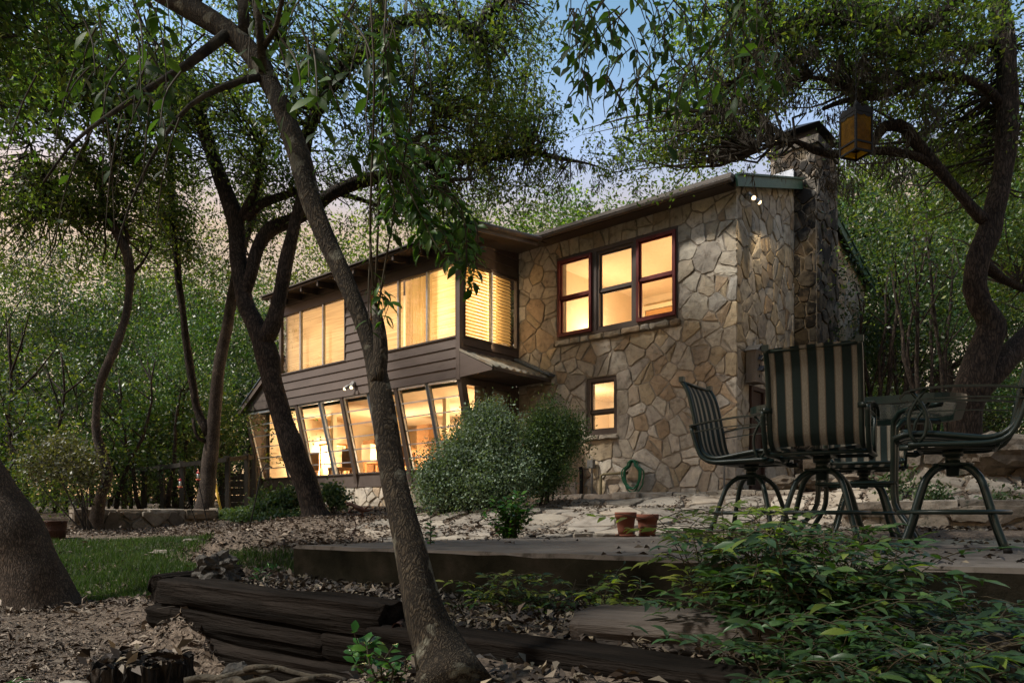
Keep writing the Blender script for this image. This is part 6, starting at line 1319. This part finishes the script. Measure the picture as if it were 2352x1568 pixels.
p = P(547, 1108, 17.6); mb = MB(); cr = empty('compost_bin', (p.x, p.y, G(p.x, p.y)-.02)); tag(cr, 'low bin of weathered planks behind the fence next to the wing', 'compost bin')
for k in range(5):
    mb = MB(); mb.box((-.42, -.03, .02+k*.17), (.42, .0, .175+k*.17)); obj('plank', mb, M['post'], cr)
for sx in (-.40, .40):
    mb = MB(); mb.box((sx-.03, .003, 0), (sx+.03, .06, .9)); obj('stake', mb, M['post'], cr)
def feeder(u, v, Y, hook_u, hook_v, fu, fv, lab, lab2):
    a = P(fu, fv, Y); a.z = G(a.x, a.y)-.03; h = P(hook_u, hook_v, Y); f_ = P(u, v, Y)
    pl = empty('shepherd_hook', a); tag(pl, lab2, 'garden hook'); mb = MB()
    pts = spline([tuple(a), tuple(a.lerp(h, .5)), tuple(h+Vector((.02,0,-.06))), tuple(h), tuple(h.lerp(f_, .5)+Vector((0,0,.03))), (f_.x, f_.y, f_.z+.10)], .05); mb.tube([Vector(q[:3])-a for q in pts], .0075, 6); obj('rod', mb, M['black'], pl, True)
    t = empty('hummingbird_feeder', f_-Vector((0,0,.08))); tag(t, lab, 'bird feeder'); s_ = Y/11*.66
    mb = MB(); mb.lathe([(.028*s_, .145*s_), (.032*s_, .16*s_), (.026*s_, .19*s_), (.006, .20*s_), (.004, .24*s_)], n=14); obj('cap', mb, M['redp'], t, True)
    mb = MB(); mb.lathe([(.020*s_, .03*s_), (.026*s_, .06*s_), (.028*s_, .145*s_)], n=14); obj('bottle', mb, mat('clear_plastic', [(.35,.38,.37),(.45,.47,.46)], 4, .2, spec=.5), t, True)
    mb = MB(); mb.lathe([(.02*s_, 0), (.05*s_, .004), (.052*s_, .016*s_), (.02*s_, .034*s_)], n=16); obj('base', mb, M['redp'], t, True)
    for k in range(5):
        q = k*1.2566; c = Vector((.048*s_*math.cos(q), .048*s_*math.sin(q), .018*s_)); mb = MB(); mb.tube([c, c+Vector((0,0,.008)), c+Vector((0,0,.010))], [.012*s_, .010*s_, .003], 8); obj('flower_port', mb, M['yellowp'], t, True)
feeder(414, 1107, 11, 408, 1078, 458, 1217, 'red and clear hummingbird feeder hanging lower before the fence post', 'thin black hook pole leaning in the mulch and holding the lower feeder')
feeder(455, 1090, 11, 446, 1066, 481, 1208, 'red and clear hummingbird feeder close to the brown trunk', 'thin black hook pole beside the brown trunk holding the upper feeder')
a = P(566, 1237, 9.0); a.z = G(a.x, a.y)-.03; t = empty('shepherd_hook', a); tag(t, 'tall black hook pole slanting before the end of the slanted windows', 'garden hook'); mb = MB(); h = P(600, 1085, 9.0); mb.tube([Vector((0,0,0)), (h-a)*.5, h-a, h-a+Vector((.06,0,.10)), h-a+Vector((.13,0,.06))], .009, 6); mb.tube([Vector((0,0,.06)), Vector((.10,0,.05)), Vector((.12,0,-.05))], .007, 6); obj('rod', mb, M['black'], t, True)
a = P(512, 1178, 13.5); a.z = G(a.x, a.y); t = empty('yellow_pole', a); tag(t, 'slanting yellow pole stuck in the ground right of the brown trunk', 'pole'); mb = MB(); mb.tube([Vector(), P(492, 1100, 13.5)-a], .018, 8); obj('rod', mb, M['yellowp'], t, True)
a = P(128, 1232, 9.6); a.z = G(a.x, a.y); t = empty('bucket', a); tag(t, 'rusty brown bucket under the grey shrub at the left', 'bucket'); mb = MB(); mb.lathe([(.13, 0), (.135, .12), (.142, .125), (.142, .135), (.15, .26), (.158, .262), (.158, .28), (.145, .28), (.13, .05)], n=22); obj('pail', mb, M['rust'], t, True); t.scale = (.85, .85, .85)
mb = MB(); mb.tube([(.155*math.cos(q), .155*math.sin(q)*.3-.10, .27-.06*math.sin(q)) for q in np.linspace(0, math.pi, 12)], .005, 5); obj('handle', mb, M['black'], t, True)
# lizard ornament on a bent wire
a = P(770, 1248, 7.0); a.z = G(a.x, a.y)-.03; t = empty('lizard_ornament', a); tag(t, 'rusty metal lizard ornament on a curved wire before the plinth', 'garden ornament')
w_ = lambda u, v: P(u, v, 7.0)-a
mb = MB(); mb.tube([Vector(q[:3]) for q in spline([tuple(w_(*q)) for q in ((768,1250),(800,1235),(818,1208),(812,1190),(805,1178),(818,1180),(838,1186),(826,1172))], .03)], .005, 6); obj('wire', mb, M['rust'], t, True)
mb = MB(); mb.tube([w_(*q) for q in ((796,1160),(803,1156),(810,1159),(818,1164),(828,1168),(836,1172),(846,1172),(858,1168))], [.008,.02,.014,.024,.026,.018,.010,.004], 8); mb.tube([w_(800,1155), w_(793,1153)], [.014,.006], 6); obj('body', mb, M['rust'], t, True)
for (u0, v0), (u1, v1), (u2, v2) in (((812,1162),(808,1150),(816,1152)), ((814,1164),(803,1172),(799,1178)), ((834,1172),(832,1182),(838,1186)), ((836,1170),(846,1162),(851,1165))): mb = MB(); mb.tube([w_(u0,v0), w_(u1,v1), w_(u2,v2)], [.011,.008,.005], 6); obj('leg', mb, M['rust'], t, True)
# low stone walls: left border, right terraces
rv = random.Random(41)
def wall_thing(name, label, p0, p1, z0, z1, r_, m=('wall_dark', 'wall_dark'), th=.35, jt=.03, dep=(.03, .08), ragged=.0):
    p0 = Vector((*p0, 0)); p1 = Vector((*p1, 0)); L_ = (p1-p0).length; d = (p1-p0)/L_; out = Vector((d.y, -d.x, 0))
    t = empty(name, (p0+p1)/2+Vector((0,0,z0))); tag(t, label, 'stone wall'); b = t.location.copy()
    fr = lambda a, c, q: tuple(p0+d*a+out*q+Vector((0,0,c))-b)
    k = max(2, int(L_/.5)); tp = [(L_*i/k, z1+ragged*rv.uniform(-1, 1)) for i in range(k+1)]
    mb = MB()
    for i in range(k):
        (a0, c0), (a1, c1) = tp[i], tp[i+1]; mb.add([fr(a0,z0-.3,0), fr(a1,z0-.3,0), fr(a1,c1-.02,0), fr(a0,c0-.02,0), fr(a0,c0-.02,-th), fr(a1,c1-.02,-th)], [(0,1,2,3),(3,2,5,4)])
    core = obj('core', mb, M['mortar'], t)
    bnd = [(0, z0-.05), (L_, z0-.05)]+[(a, c) for a, c in tp[::-1]]
    ps = tessellate([(0, z0-.05), (L_, z0-.05), (L_, z1), (0, z1)], poisson([(0, z0), (L_, z1)], lambda x, y: r_, rv, 5000), jt, rnd=rv)
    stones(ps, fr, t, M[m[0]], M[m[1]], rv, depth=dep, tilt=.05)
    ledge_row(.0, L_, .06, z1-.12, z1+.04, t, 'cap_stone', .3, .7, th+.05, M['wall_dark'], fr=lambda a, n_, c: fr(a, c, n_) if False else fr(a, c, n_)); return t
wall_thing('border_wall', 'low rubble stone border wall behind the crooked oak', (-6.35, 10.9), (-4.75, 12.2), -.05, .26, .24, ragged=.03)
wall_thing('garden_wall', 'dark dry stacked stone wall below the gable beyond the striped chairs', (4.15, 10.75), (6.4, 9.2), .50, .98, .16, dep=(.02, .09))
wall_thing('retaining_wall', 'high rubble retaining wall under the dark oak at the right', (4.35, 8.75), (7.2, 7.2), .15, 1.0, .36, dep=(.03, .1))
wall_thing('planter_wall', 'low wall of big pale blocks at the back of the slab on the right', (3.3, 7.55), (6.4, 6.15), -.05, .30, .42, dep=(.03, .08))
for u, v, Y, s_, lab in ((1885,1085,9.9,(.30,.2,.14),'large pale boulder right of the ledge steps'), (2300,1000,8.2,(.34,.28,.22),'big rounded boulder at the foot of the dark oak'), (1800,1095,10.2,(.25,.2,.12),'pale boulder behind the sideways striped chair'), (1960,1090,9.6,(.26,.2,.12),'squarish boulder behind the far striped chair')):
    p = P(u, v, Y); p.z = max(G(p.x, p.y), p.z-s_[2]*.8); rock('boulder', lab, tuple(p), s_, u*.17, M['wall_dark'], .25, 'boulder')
# ------------------------------------------------------------------ shrubs and plants in the yard
rp = random.Random(77)
def leafy(name, label, cat, blobs, m, leaf, per, sig, base, width=.5, droop=.2, shell=.5, group=None, stems=8, stem_r=.012):
    """blobs in world space: (x, y, z, rx, ry, rz, clusters)"""
    t = empty(name, base); tag(t, label, cat, group); b = Vector(base); g = np.random.default_rng(len(label)*7+len(blobs)); C = []
    for x, y, z, rx, ry, rz, k in blobs:
        d = g.normal(size=(k,3)); d /= np.linalg.norm(d, axis=1, keepdims=True); q = d*(g.random((k,1))**shell)
        q *= 1+.34*np.array([mnoise.noise(Vector(e)*2.2+Vector((x,y,z))) for e in d])[:,None]; q = np.where(g.random((k,1)) < .14, q*(1.1+.28*g.random((k,1))), q)*np.array([rx,ry,rz])+np.array([x,y,z]); C.append(q)
    C = np.concatenate(C); C = C[C[:,2] > b.z-.02]; N = len(C)*per; ci = np.repeat(np.arange(len(C)), per)
    v, f = leaf_cloud(C[ci]+g.normal(size=(N,3))*sig-np.array(b), leaf*(.6+.8*g.random(N)), rdirs(N, (0,-.2,.3-droop), g), rdirs(N, (0,-.3,1), g), width)
    me = npmesh('foliage', v, f); me.materials.append(m); o = bpy.data.objects.new('foliage', me); COL.objects.link(o); o.parent = t
    mb = MB()
    for k in range(stems):
        c = Vector(C[rp.randrange(len(C))])-b; mb.tube([Vector((rp.gauss(0,.05), rp.gauss(0,.05), -.05)), c*.5+Vector((rp.gauss(0,.05), rp.gauss(0,.05), .05)), c], [stem_r, stem_r*.7, stem_r*.3], 6, cap=False)
    if stems: obj('stems', mb, M['twig'], t, True)
    return t
def wb(u, v, Y, ru, rv, ry, k): p = P(u, v, Y); return (p.x, p.y, p.z, ru/F_*Y, ry, rv/F_*Y, k)
def gbase(u, Y): x = at(u, Y); return (x, Y, G(x, Y))
leafy('rounded_bush', 'large blue green bush before the corner of the timber wing', 'bush', [wb(1122,1015,9.7,66,66,.42,200), wb(1035,1095,9.5,66,70,.4,150), wb(1118,968,9.8,46,34,.3,80), wb(1140,1090,9.4,80,70,.42,170), wb(1070,1130,9.3,90,45,.4,110), wb(995,1115,9.5,38,50,.3,60), wb(1075,1045,9.6,50,50,.35,80)], M['bush_b'], .036, 84, .085, gbase(1100, 9.7), .5, .1, .38)
leafy('rounded_bush', 'mid green bush between the big blue green bush and the small window', 'bush', [wb(1258,995,10.4,62,62,.4,170), wb(1300,1005,10.5,40,46,.3,80), wb(1225,1080,10.2,56,56,.35,90), wb(1260,1085,10.3,55,40,.3,60)], M['bush'], .036, 80, .085, gbase(1250, 10.4), .5, .1, .40)
leafy('shrub', 'pale grey green shrub with thin stems above the bucket', 'shrub', [wb(130,1040,10.6,66,34,.4,80), wb(180,1070,10.5,48,30,.35,55), wb(95,1075,10.6,42,26,.3,36), wb(200,1110,10.5,26,14,.3,12)], M['woods_grey'], .05, 26, .10, gbase(205, 10.5), .5, .1, .5, stems=9)
leafy('shrub', 'bright leafy plant at the foot of the forked oak under the slanted windows', 'shrub', [wb(650,1150,12.2,42,26,.3,60), wb(610,1168,12,34,18,.25,36)], M['cover'], .07, 30, .08, gbase(640, 12.2))
leafy('shrub', 'leafy plant just right of the foot of the forked oak', 'shrub', [wb(762,1135,12.0,26,26,.25,34), wb(785,1150,12,16,12,.2,12)], M['cover'], .07, 28, .07, gbase(765, 12))
leafy('bamboo_clump', 'thin leaved bamboo clump behind the fence', 'bamboo', [wb(330,1040,18,80,80,.5,70), wb(420,1080,17,60,60,.5,60), wb(480,1070,17.5,40,60,.5,40)], M['woods'], .14, 26, .25, gbase(420, 17.6), .16, .5, .6, stems=14, stem_r=.016)
for u, Y, lab in ((2045, 8.4, 'young leafy plant growing before the right retaining wall'), (2150, 7.9, 'sprawling weeds on the planting strip at the right'), (2290, 7.5, 'thin weeds below the big boulder on the right')): leafy('weed', lab, 'plant', [(at(u,Y), Y, G(at(u,Y),Y)+.16, .22, .15, .18, 26)], M['cover'], .05, 22, .06, (at(u,Y), Y, G(at(u,Y),Y)), .45, .1, .6, stems=5, stem_r=.005)
# ground cover left of the wing
gc = []; g = np.random.default_rng(5)
for k in range(2600):
    u, Y = rp.uniform(470, 680), rp.uniform(11.4, 14.5); x = at(u, Y)
    if mnoise.noise(Vector((x*1.2, Y*.8, 4))) > -.25 and (u-470)/210 > (13.8-Y)*.25-.2: gc.append((x, Y, G(x, Y)+rp.uniform(.01, .12)))
C = np.array(gc); N = len(C)*7; ci = np.repeat(np.arange(len(C)), 7); v, f = leaf_cloud(C[ci]+g.normal(size=(N,3))*np.array([.05,.05,.03]), .055*(.6+.8*g.random(N)), rdirs(N, (0,-.3,.1), g), rdirs(N, (0,-.3,1.2), g), .55)
me = npmesh('ground_cover', v, f); me.materials.append(M['cover']); o = bpy.data.objects.new('ground_cover', me); COL.objects.link(o); tag(o, 'low leafy ground cover beside the brown trunk and the plinth', 'ground cover', None, 'stuff')
# compound-leaved nandina plants
def nandina(name, label, base, canes, m_one, m_many, ln, limit, spread, h0, h1, rnd, lean=(0,0), group=None, leaves_per=(5, 9), height_dir=None):
    t = empty(name, base); tag(t, label, 'shrub', group); b = Vector(base); st = MB(); recs = []
    for c in range(canes):
        p0 = b+Vector((rnd.gauss(0, spread[0]*.35), rnd.gauss(0, spread[1]*.35), 0)); a = rnd.uniform(0, 6.283); h = rnd.uniform(h0, h1)
        tip = p0+Vector((math.cos(a)*spread[0]*rnd.uniform(.2, 1)+lean[0], math.sin(a)*spread[1]*rnd.uniform(.2, 1)+lean[1], h)); mid = p0.lerp(tip, .5)+Vector((0,0,h*.18))
        pts = [Vector(q[:3]) for q in spline([tuple(p0), tuple(mid), tuple(tip), tuple(tip+(tip-mid)*.25-Vector((0,0,h*.12)))], .04)]
        st.tube([p-b for p in pts], [.0032*(1-.7*i/len(pts)) for i in range(len(pts))], 5, cap=False)
        for i in range(int(len(pts)*.35), len(pts)):
            if rnd.random() > .55: continue
            a = rnd.uniform(0, 6.283); d = Vector((math.cos(a), math.sin(a)*.8-.15, rnd.uniform(-.15, .45))).normalized(); L_ = rnd.uniform(.10, .20); e = pts[i]+d*L_-Vector((0,0,.03))
            st.tube([pts[i]-b, pts[i].lerp(e, .5)-b+Vector((0,0,.015)), e-b], [.002, .0016, .001], 4, cap=False)
            k = rnd.randint(*leaves_per)
            for j in range(k):
                tt = .35+.65*(j//2)/(max(1, (k-1)//2)); q = pts[i].lerp(e, tt); side = d.cross(Vector((0,0,1))).normalized()*(1 if j % 2 else -1)
                dd = d*(.7 if j < k-1 else 1.4)+side*(1 if j < k-1 else .1)+Vector((0,0,rnd.uniform(-.5,.15))); recs.append((q, dd, Vector((rnd.gauss(0,.3), rnd.gauss(-.25,.3), 1)), ln*rnd.uniform(.65, 1.25)))
    tag(obj('stems', st, M['stem'], t), kind='stuff'); big_leaves(recs, t, m_one, m_many, limit, (.72, .62, .82), rnd); return t
r1 = random.Random(3)
def gz(x, y, dz=0): return (x, y, G(x, y)+dz)
nandina('nandina_bush', 'wide dark leaved nandina bush in the right foreground before the slab', gz(.98, 2.52), 100, M['nandina'], M['nandina_isl'], .070, 300, (.30, .24), .18, .46, r1)
nandina('nandina_bush', 'lower dark nandina spreading at the bottom right corner', gz(1.55, 2.25), 75, M['nandina'], M['nandina_isl'], .068, 160, (.55, .3), .08, .24, r1)
nandina('nandina_bush', 'dark nandina clump at the bottom edge below the timber step', gz(.95, 1.95), 48, M['nandina'], M['nandina_isl'], .064, 120, (.40, .22), .08, .22, r1)
nandina('nandina_bush', 'yellow green nandina sprays arching before the chair feet', gz(1.02, 2.74), 16, M['nandina_y'], M['nandina_isl'], .066, 120, (.26, .14), .30, .46, r1, (-.10, 0))
nandina('nandina_bush', 'yellow green nandina shoots leaning left over the timber step', gz(.95, 2.52), 12, M['nandina_y'], M['nandina_isl'], .064, 90, (.16, .10), .14, .28, r1, (-.06, 0))
nandina('nandina_bush', 'low bright nandina clump against the dark slab face', gz(.12, 3.45), 34, M['nandina_y'], M['nandina_isl'], .052, 170, (.34, .11), .08, .20, r1)
nandina('nandina_bush', 'small nandina sprout left of the timber step', gz(.43, 3.02), 8, M['nandina_y'], M['nandina_isl'], .052, 70, (.12, .08), .10, .22, r1, (.02, 0))
nandina('nandina_bush', 'yellow green nandina spray arching left over the slab edge by the pots', gz(.80, 2.78), 12, M['nandina_y'], M['nandina_y'], .060, 200, (.17, .08), .40, .52, r1, (-.08, 0))
# glossy shrub in the mulch and seedlings
def sprig(name, label, base, canes, ln, m, spread, h, rnd, limit=200, width=(1.15, 1.3, 1.0), lean=(0,0)):
    t = empty(name, base); tag(t, label, 'plant'); b = Vector(base); st = MB(); recs = []
    for c in range(canes):
        a = rnd.uniform(0, 6.283); hh = h*rnd.uniform(.55, 1.1); tip = b+Vector((math.cos(a)*spread*rnd.uniform(.1, 1)+lean[0], math.sin(a)*spread*rnd.uniform(.1, 1)+lean[1], hh)); pts = [Vector(q[:3]) for q in spline([tuple(b), tuple(b.lerp(tip, .5)+Vector((rnd.gauss(0,.02), rnd.gauss(0,.02), hh*.08))), tuple(tip)], .025)]
        st.tube([p-b for p in pts], [.0035*(1-.6*i/len(pts)) for i in range(len(pts))], 5, cap=False)
        for i in range(int(len(pts)*.2), len(pts)):
            for k in range(2):
                if rnd.random() > .75: continue
                a = rnd.uniform(0, 6.283); recs.append((pts[i], Vector((math.cos(a), math.sin(a)-.2, rnd.uniform(-.1, .8))), Vector((rnd.gauss(0,.4), rnd.gauss(-.4,.4), 1)), ln*rnd.uniform(.6, 1.2)))
    tag(obj('stems', st, M['stem'], t), kind='stuff'); big_leaves(recs, t, m, M['broad_isl'], limit, width, rnd); return t
sprig('glossy_shrub', 'glossy bright green shrub on the flagstones left of the pots', gz(at(1170, 6.5), 6.5), 44, .062, M['glossy'], .30, .42, r1, 300)
sprig('seedling', 'round leaved seedling before the timber wall left of the leaning trunk', gz(at(850, 2.55), 2.55), 5, .055, M['glossy'], .10, .22, r1)
sprig('seedling', 'low seedling at the bottom edge beside the leaning trunk', gz(at(885, 2.25), 2.25), 6, .045, M['glossy'], .10, .14, r1)
sprig('sapling', 'thin sapling rising right of the leaning trunk before the big bush', gz(at(985, 5.2), 5.2), 2, .05, M['glossy'], .04, .62, r1)
for u, v, Y, lab in ((540,1470,3.2,'spiky grass seedling in the mulch left of the timber wall'), (30,1450,3.3,'small weeds at the foot of the big leaning trunk'), (610,1330,4.6,'short shoots standing on the leaf bed near the rock')): sprig('seedling', lab, gz(at(u, Y), Y), 4, .06, M['glossy'], .08, .12, r1, width=(.4, .5, .45))
# ------------------------------------------------------------------ lawn and leaf litter
def scatter(n, region, ln, flat, zoff=(.004, .03), w=.42, keep=None, seed=0, surf=None):
    g = np.random.default_rng(seed); pos = []
    tries = 0
    while len(pos) < n and tries < n*6:
        tries += 1; x, y = region(g)
        if keep and not keep(x, y): continue
        pos.append((x, y, (surf(x, y) if surf else G(x, y))+g.uniform(*zoff)))
    k = len(pos); return leaf_cloud(np.array(pos), ln*(.5+g.random(k)), rdirs(k, (0,0,0), g)*np.array([1,1,flat]), rdirs(k, (0,0,2.2), g), w, .5)
SLxy = [(p.x, p.y) for p in SL]
def persp(u0, u1, v0, v1, z):                          # even spread over a strip of ground as the photograph shows it
    def f(g):
        u, v = g.uniform(u0, u1), g.uniform(v0, v1); Y = (CZ-z)*F_/(v-HZ); return at(u, Y), Y
    return f
def stuff(name, vf, m):
    if not len(vf[0]): return
    me = npmesh(name, *vf); me.materials.append(m); o = bpy.data.objects.new(name, me); COL.objects.link(o); tag(o, kind='stuff')
notslab = lambda x, y: not in_poly(SLxy, x, y)
def lawn(x, y):
    u = x/y*F_+U0; v = HZ+(CZ-G(x, y, False))*F_/y; m = mnoise.noise(Vector((x*1.1, y*.9, 8)))*26
    return (1236+m*.4 < v < 1385+m and -60 < u < 500-(v-1236)*.9+m*3+ (90 if v > 1300 else 0)) or (1268+m*.5 < v < 1312+m*.6 and 500 < u < 690)
nolawn = lambda x, y: notslab(x, y) and (not lawn(x, y) or rp.random() < .10)
for n_, ln_, sd in ((26000, .020, 1), (15000, .036, 11), (3500, .056, 12)): stuff('leaf_litter', scatter(int(n_*1.25), persp(-420, 1000, 1250, 1680, -.5), ln_, .3, w=.26 if ln_ < .05 else .42, keep=lambda x, y: nolawn(x, y) and G(x,y) < -.05, seed=sd), M['litter'])
for n_, ln_, sd in ((20000, .036, 2), (7000, .06, 13)): stuff('leaf_litter', scatter(n_, lambda g: ((lambda Y: (at(g.uniform(-250, 1150), Y), Y))(g.uniform(5, 12))), ln_, .25, keep=nolawn, seed=sd), M['litter'])
BED = [(-2.0, 4.45), (-1.42, 4.95), (-.5, 4.33), (.9, 3.38), (1.8, 2.8), (2.4, 2.0), (1.0, 1.6), (.55, 2.4), (-.4, 3.2)]
stuff('dead_leaves', scatter(9000, lambda g: (g.uniform(-2.1, 2.4), g.uniform(1.6, 5)), .045, .4, (.004, .05), .4, lambda x, y: in_poly(BED, x, y), 3), M['litter_d'])
stuff('dead_leaves', scatter(3000, lambda g: (g.uniform(-1.9, .6), g.uniform(1.8, 3.2)), .042, .4, (.004, .04), .4, lambda x, y: x*.617+y*.787 < 2.02, 4), M['litter_d'])
stuff('dead_leaves', scatter(150, lambda g: (g.uniform(-.19, .19)+sp_.x, g.uniform(-.19, .19)+sp_.y), .05, .4, (0, .05), .45, lambda x, y: (x-sp_.x)**2+(y-sp_.y)**2 < .03, 5, lambda x, y: -.33), M['litter_d'])
stuff('dead_leaves', scatter(800, lambda g: (g.uniform(-1.4, 6), g.uniform(2.4, 7.3)), .05, .2, (.003, .012), .4, lambda x, y: in_poly(SLxy, x, y) and (x > 1.2 or mnoise.noise(Vector((x*2, y*2, 0))) > .1), 6, lambda x, y: 0), M['litter_d'])
stuff('leaf_litter', scatter(2600, lambda g: (g.uniform(-2, 5.4), g.uniform(6.3, 10.8)), .045, .2, (.02, .05), .42, lambda x, y: in_poly(fb, x, y) and mnoise.noise(Vector((x*1.5, y*1.5, 3))) > .0, 7, lambda x, y: G(x, y, False)), M['litter'])
stuff('leaf_litter', scatter(2500, lambda g: (g.uniform(3.3, 9), g.uniform(6.5, 9.5)), .06, .25, seed=8), M['litter_d'])
g = np.random.default_rng(9); pts = []; tr = 0
while len(pts) < 48000 and tr < 400000:
    tr += 1; Y = 3.6+5.9*g.random()**1.25; x = at(g.uniform(-80, 700), Y)
    if lawn(x, Y) and notslab(x, Y) : pts.append((x, Y, G(x, Y)-.005))
pts = np.array(pts); n = len(pts); a = g.random(n)*6.283; h = .035+.045*g.random(n); w = .0035+.002*g.random(n); dx = np.stack([np.cos(a), np.sin(a), 0*a], 1); tip = pts+np.stack([g.normal(size=n)*.022, g.normal(size=n)*.022, h], 1)
v = np.stack([pts-dx*w[:,None], pts+dx*w[:,None], tip], 1).reshape(-1, 3); me = npmesh('lawn_grass', v, np.arange(n*3).reshape(-1, 3)); me.materials.append(M['grass']); o = bpy.data.objects.new('lawn_grass', me); COL.objects.link(o); tag(o, kind='stuff')
# thin weeds and twigs in the mulch
mb = MB()
for k in range(240):
    u, Y = rp.uniform(0, 1000), rp.uniform(2.7, 10); x = at(u, Y)
    if not notslab(x, Y): continue
    z = G(x, Y)+.012; a = rp.uniform(0, 6.283); l = rp.uniform(.06, .22); mb.tube([(x, Y, z), (x+math.cos(a)*l*.5, Y+math.sin(a)*l*.5, z+.012), (x+math.cos(a)*l, Y+math.sin(a)*l, z)], .003, 4, cap=False)
tag(obj('fallen_twigs', mb, M['twig']), kind='stuff')
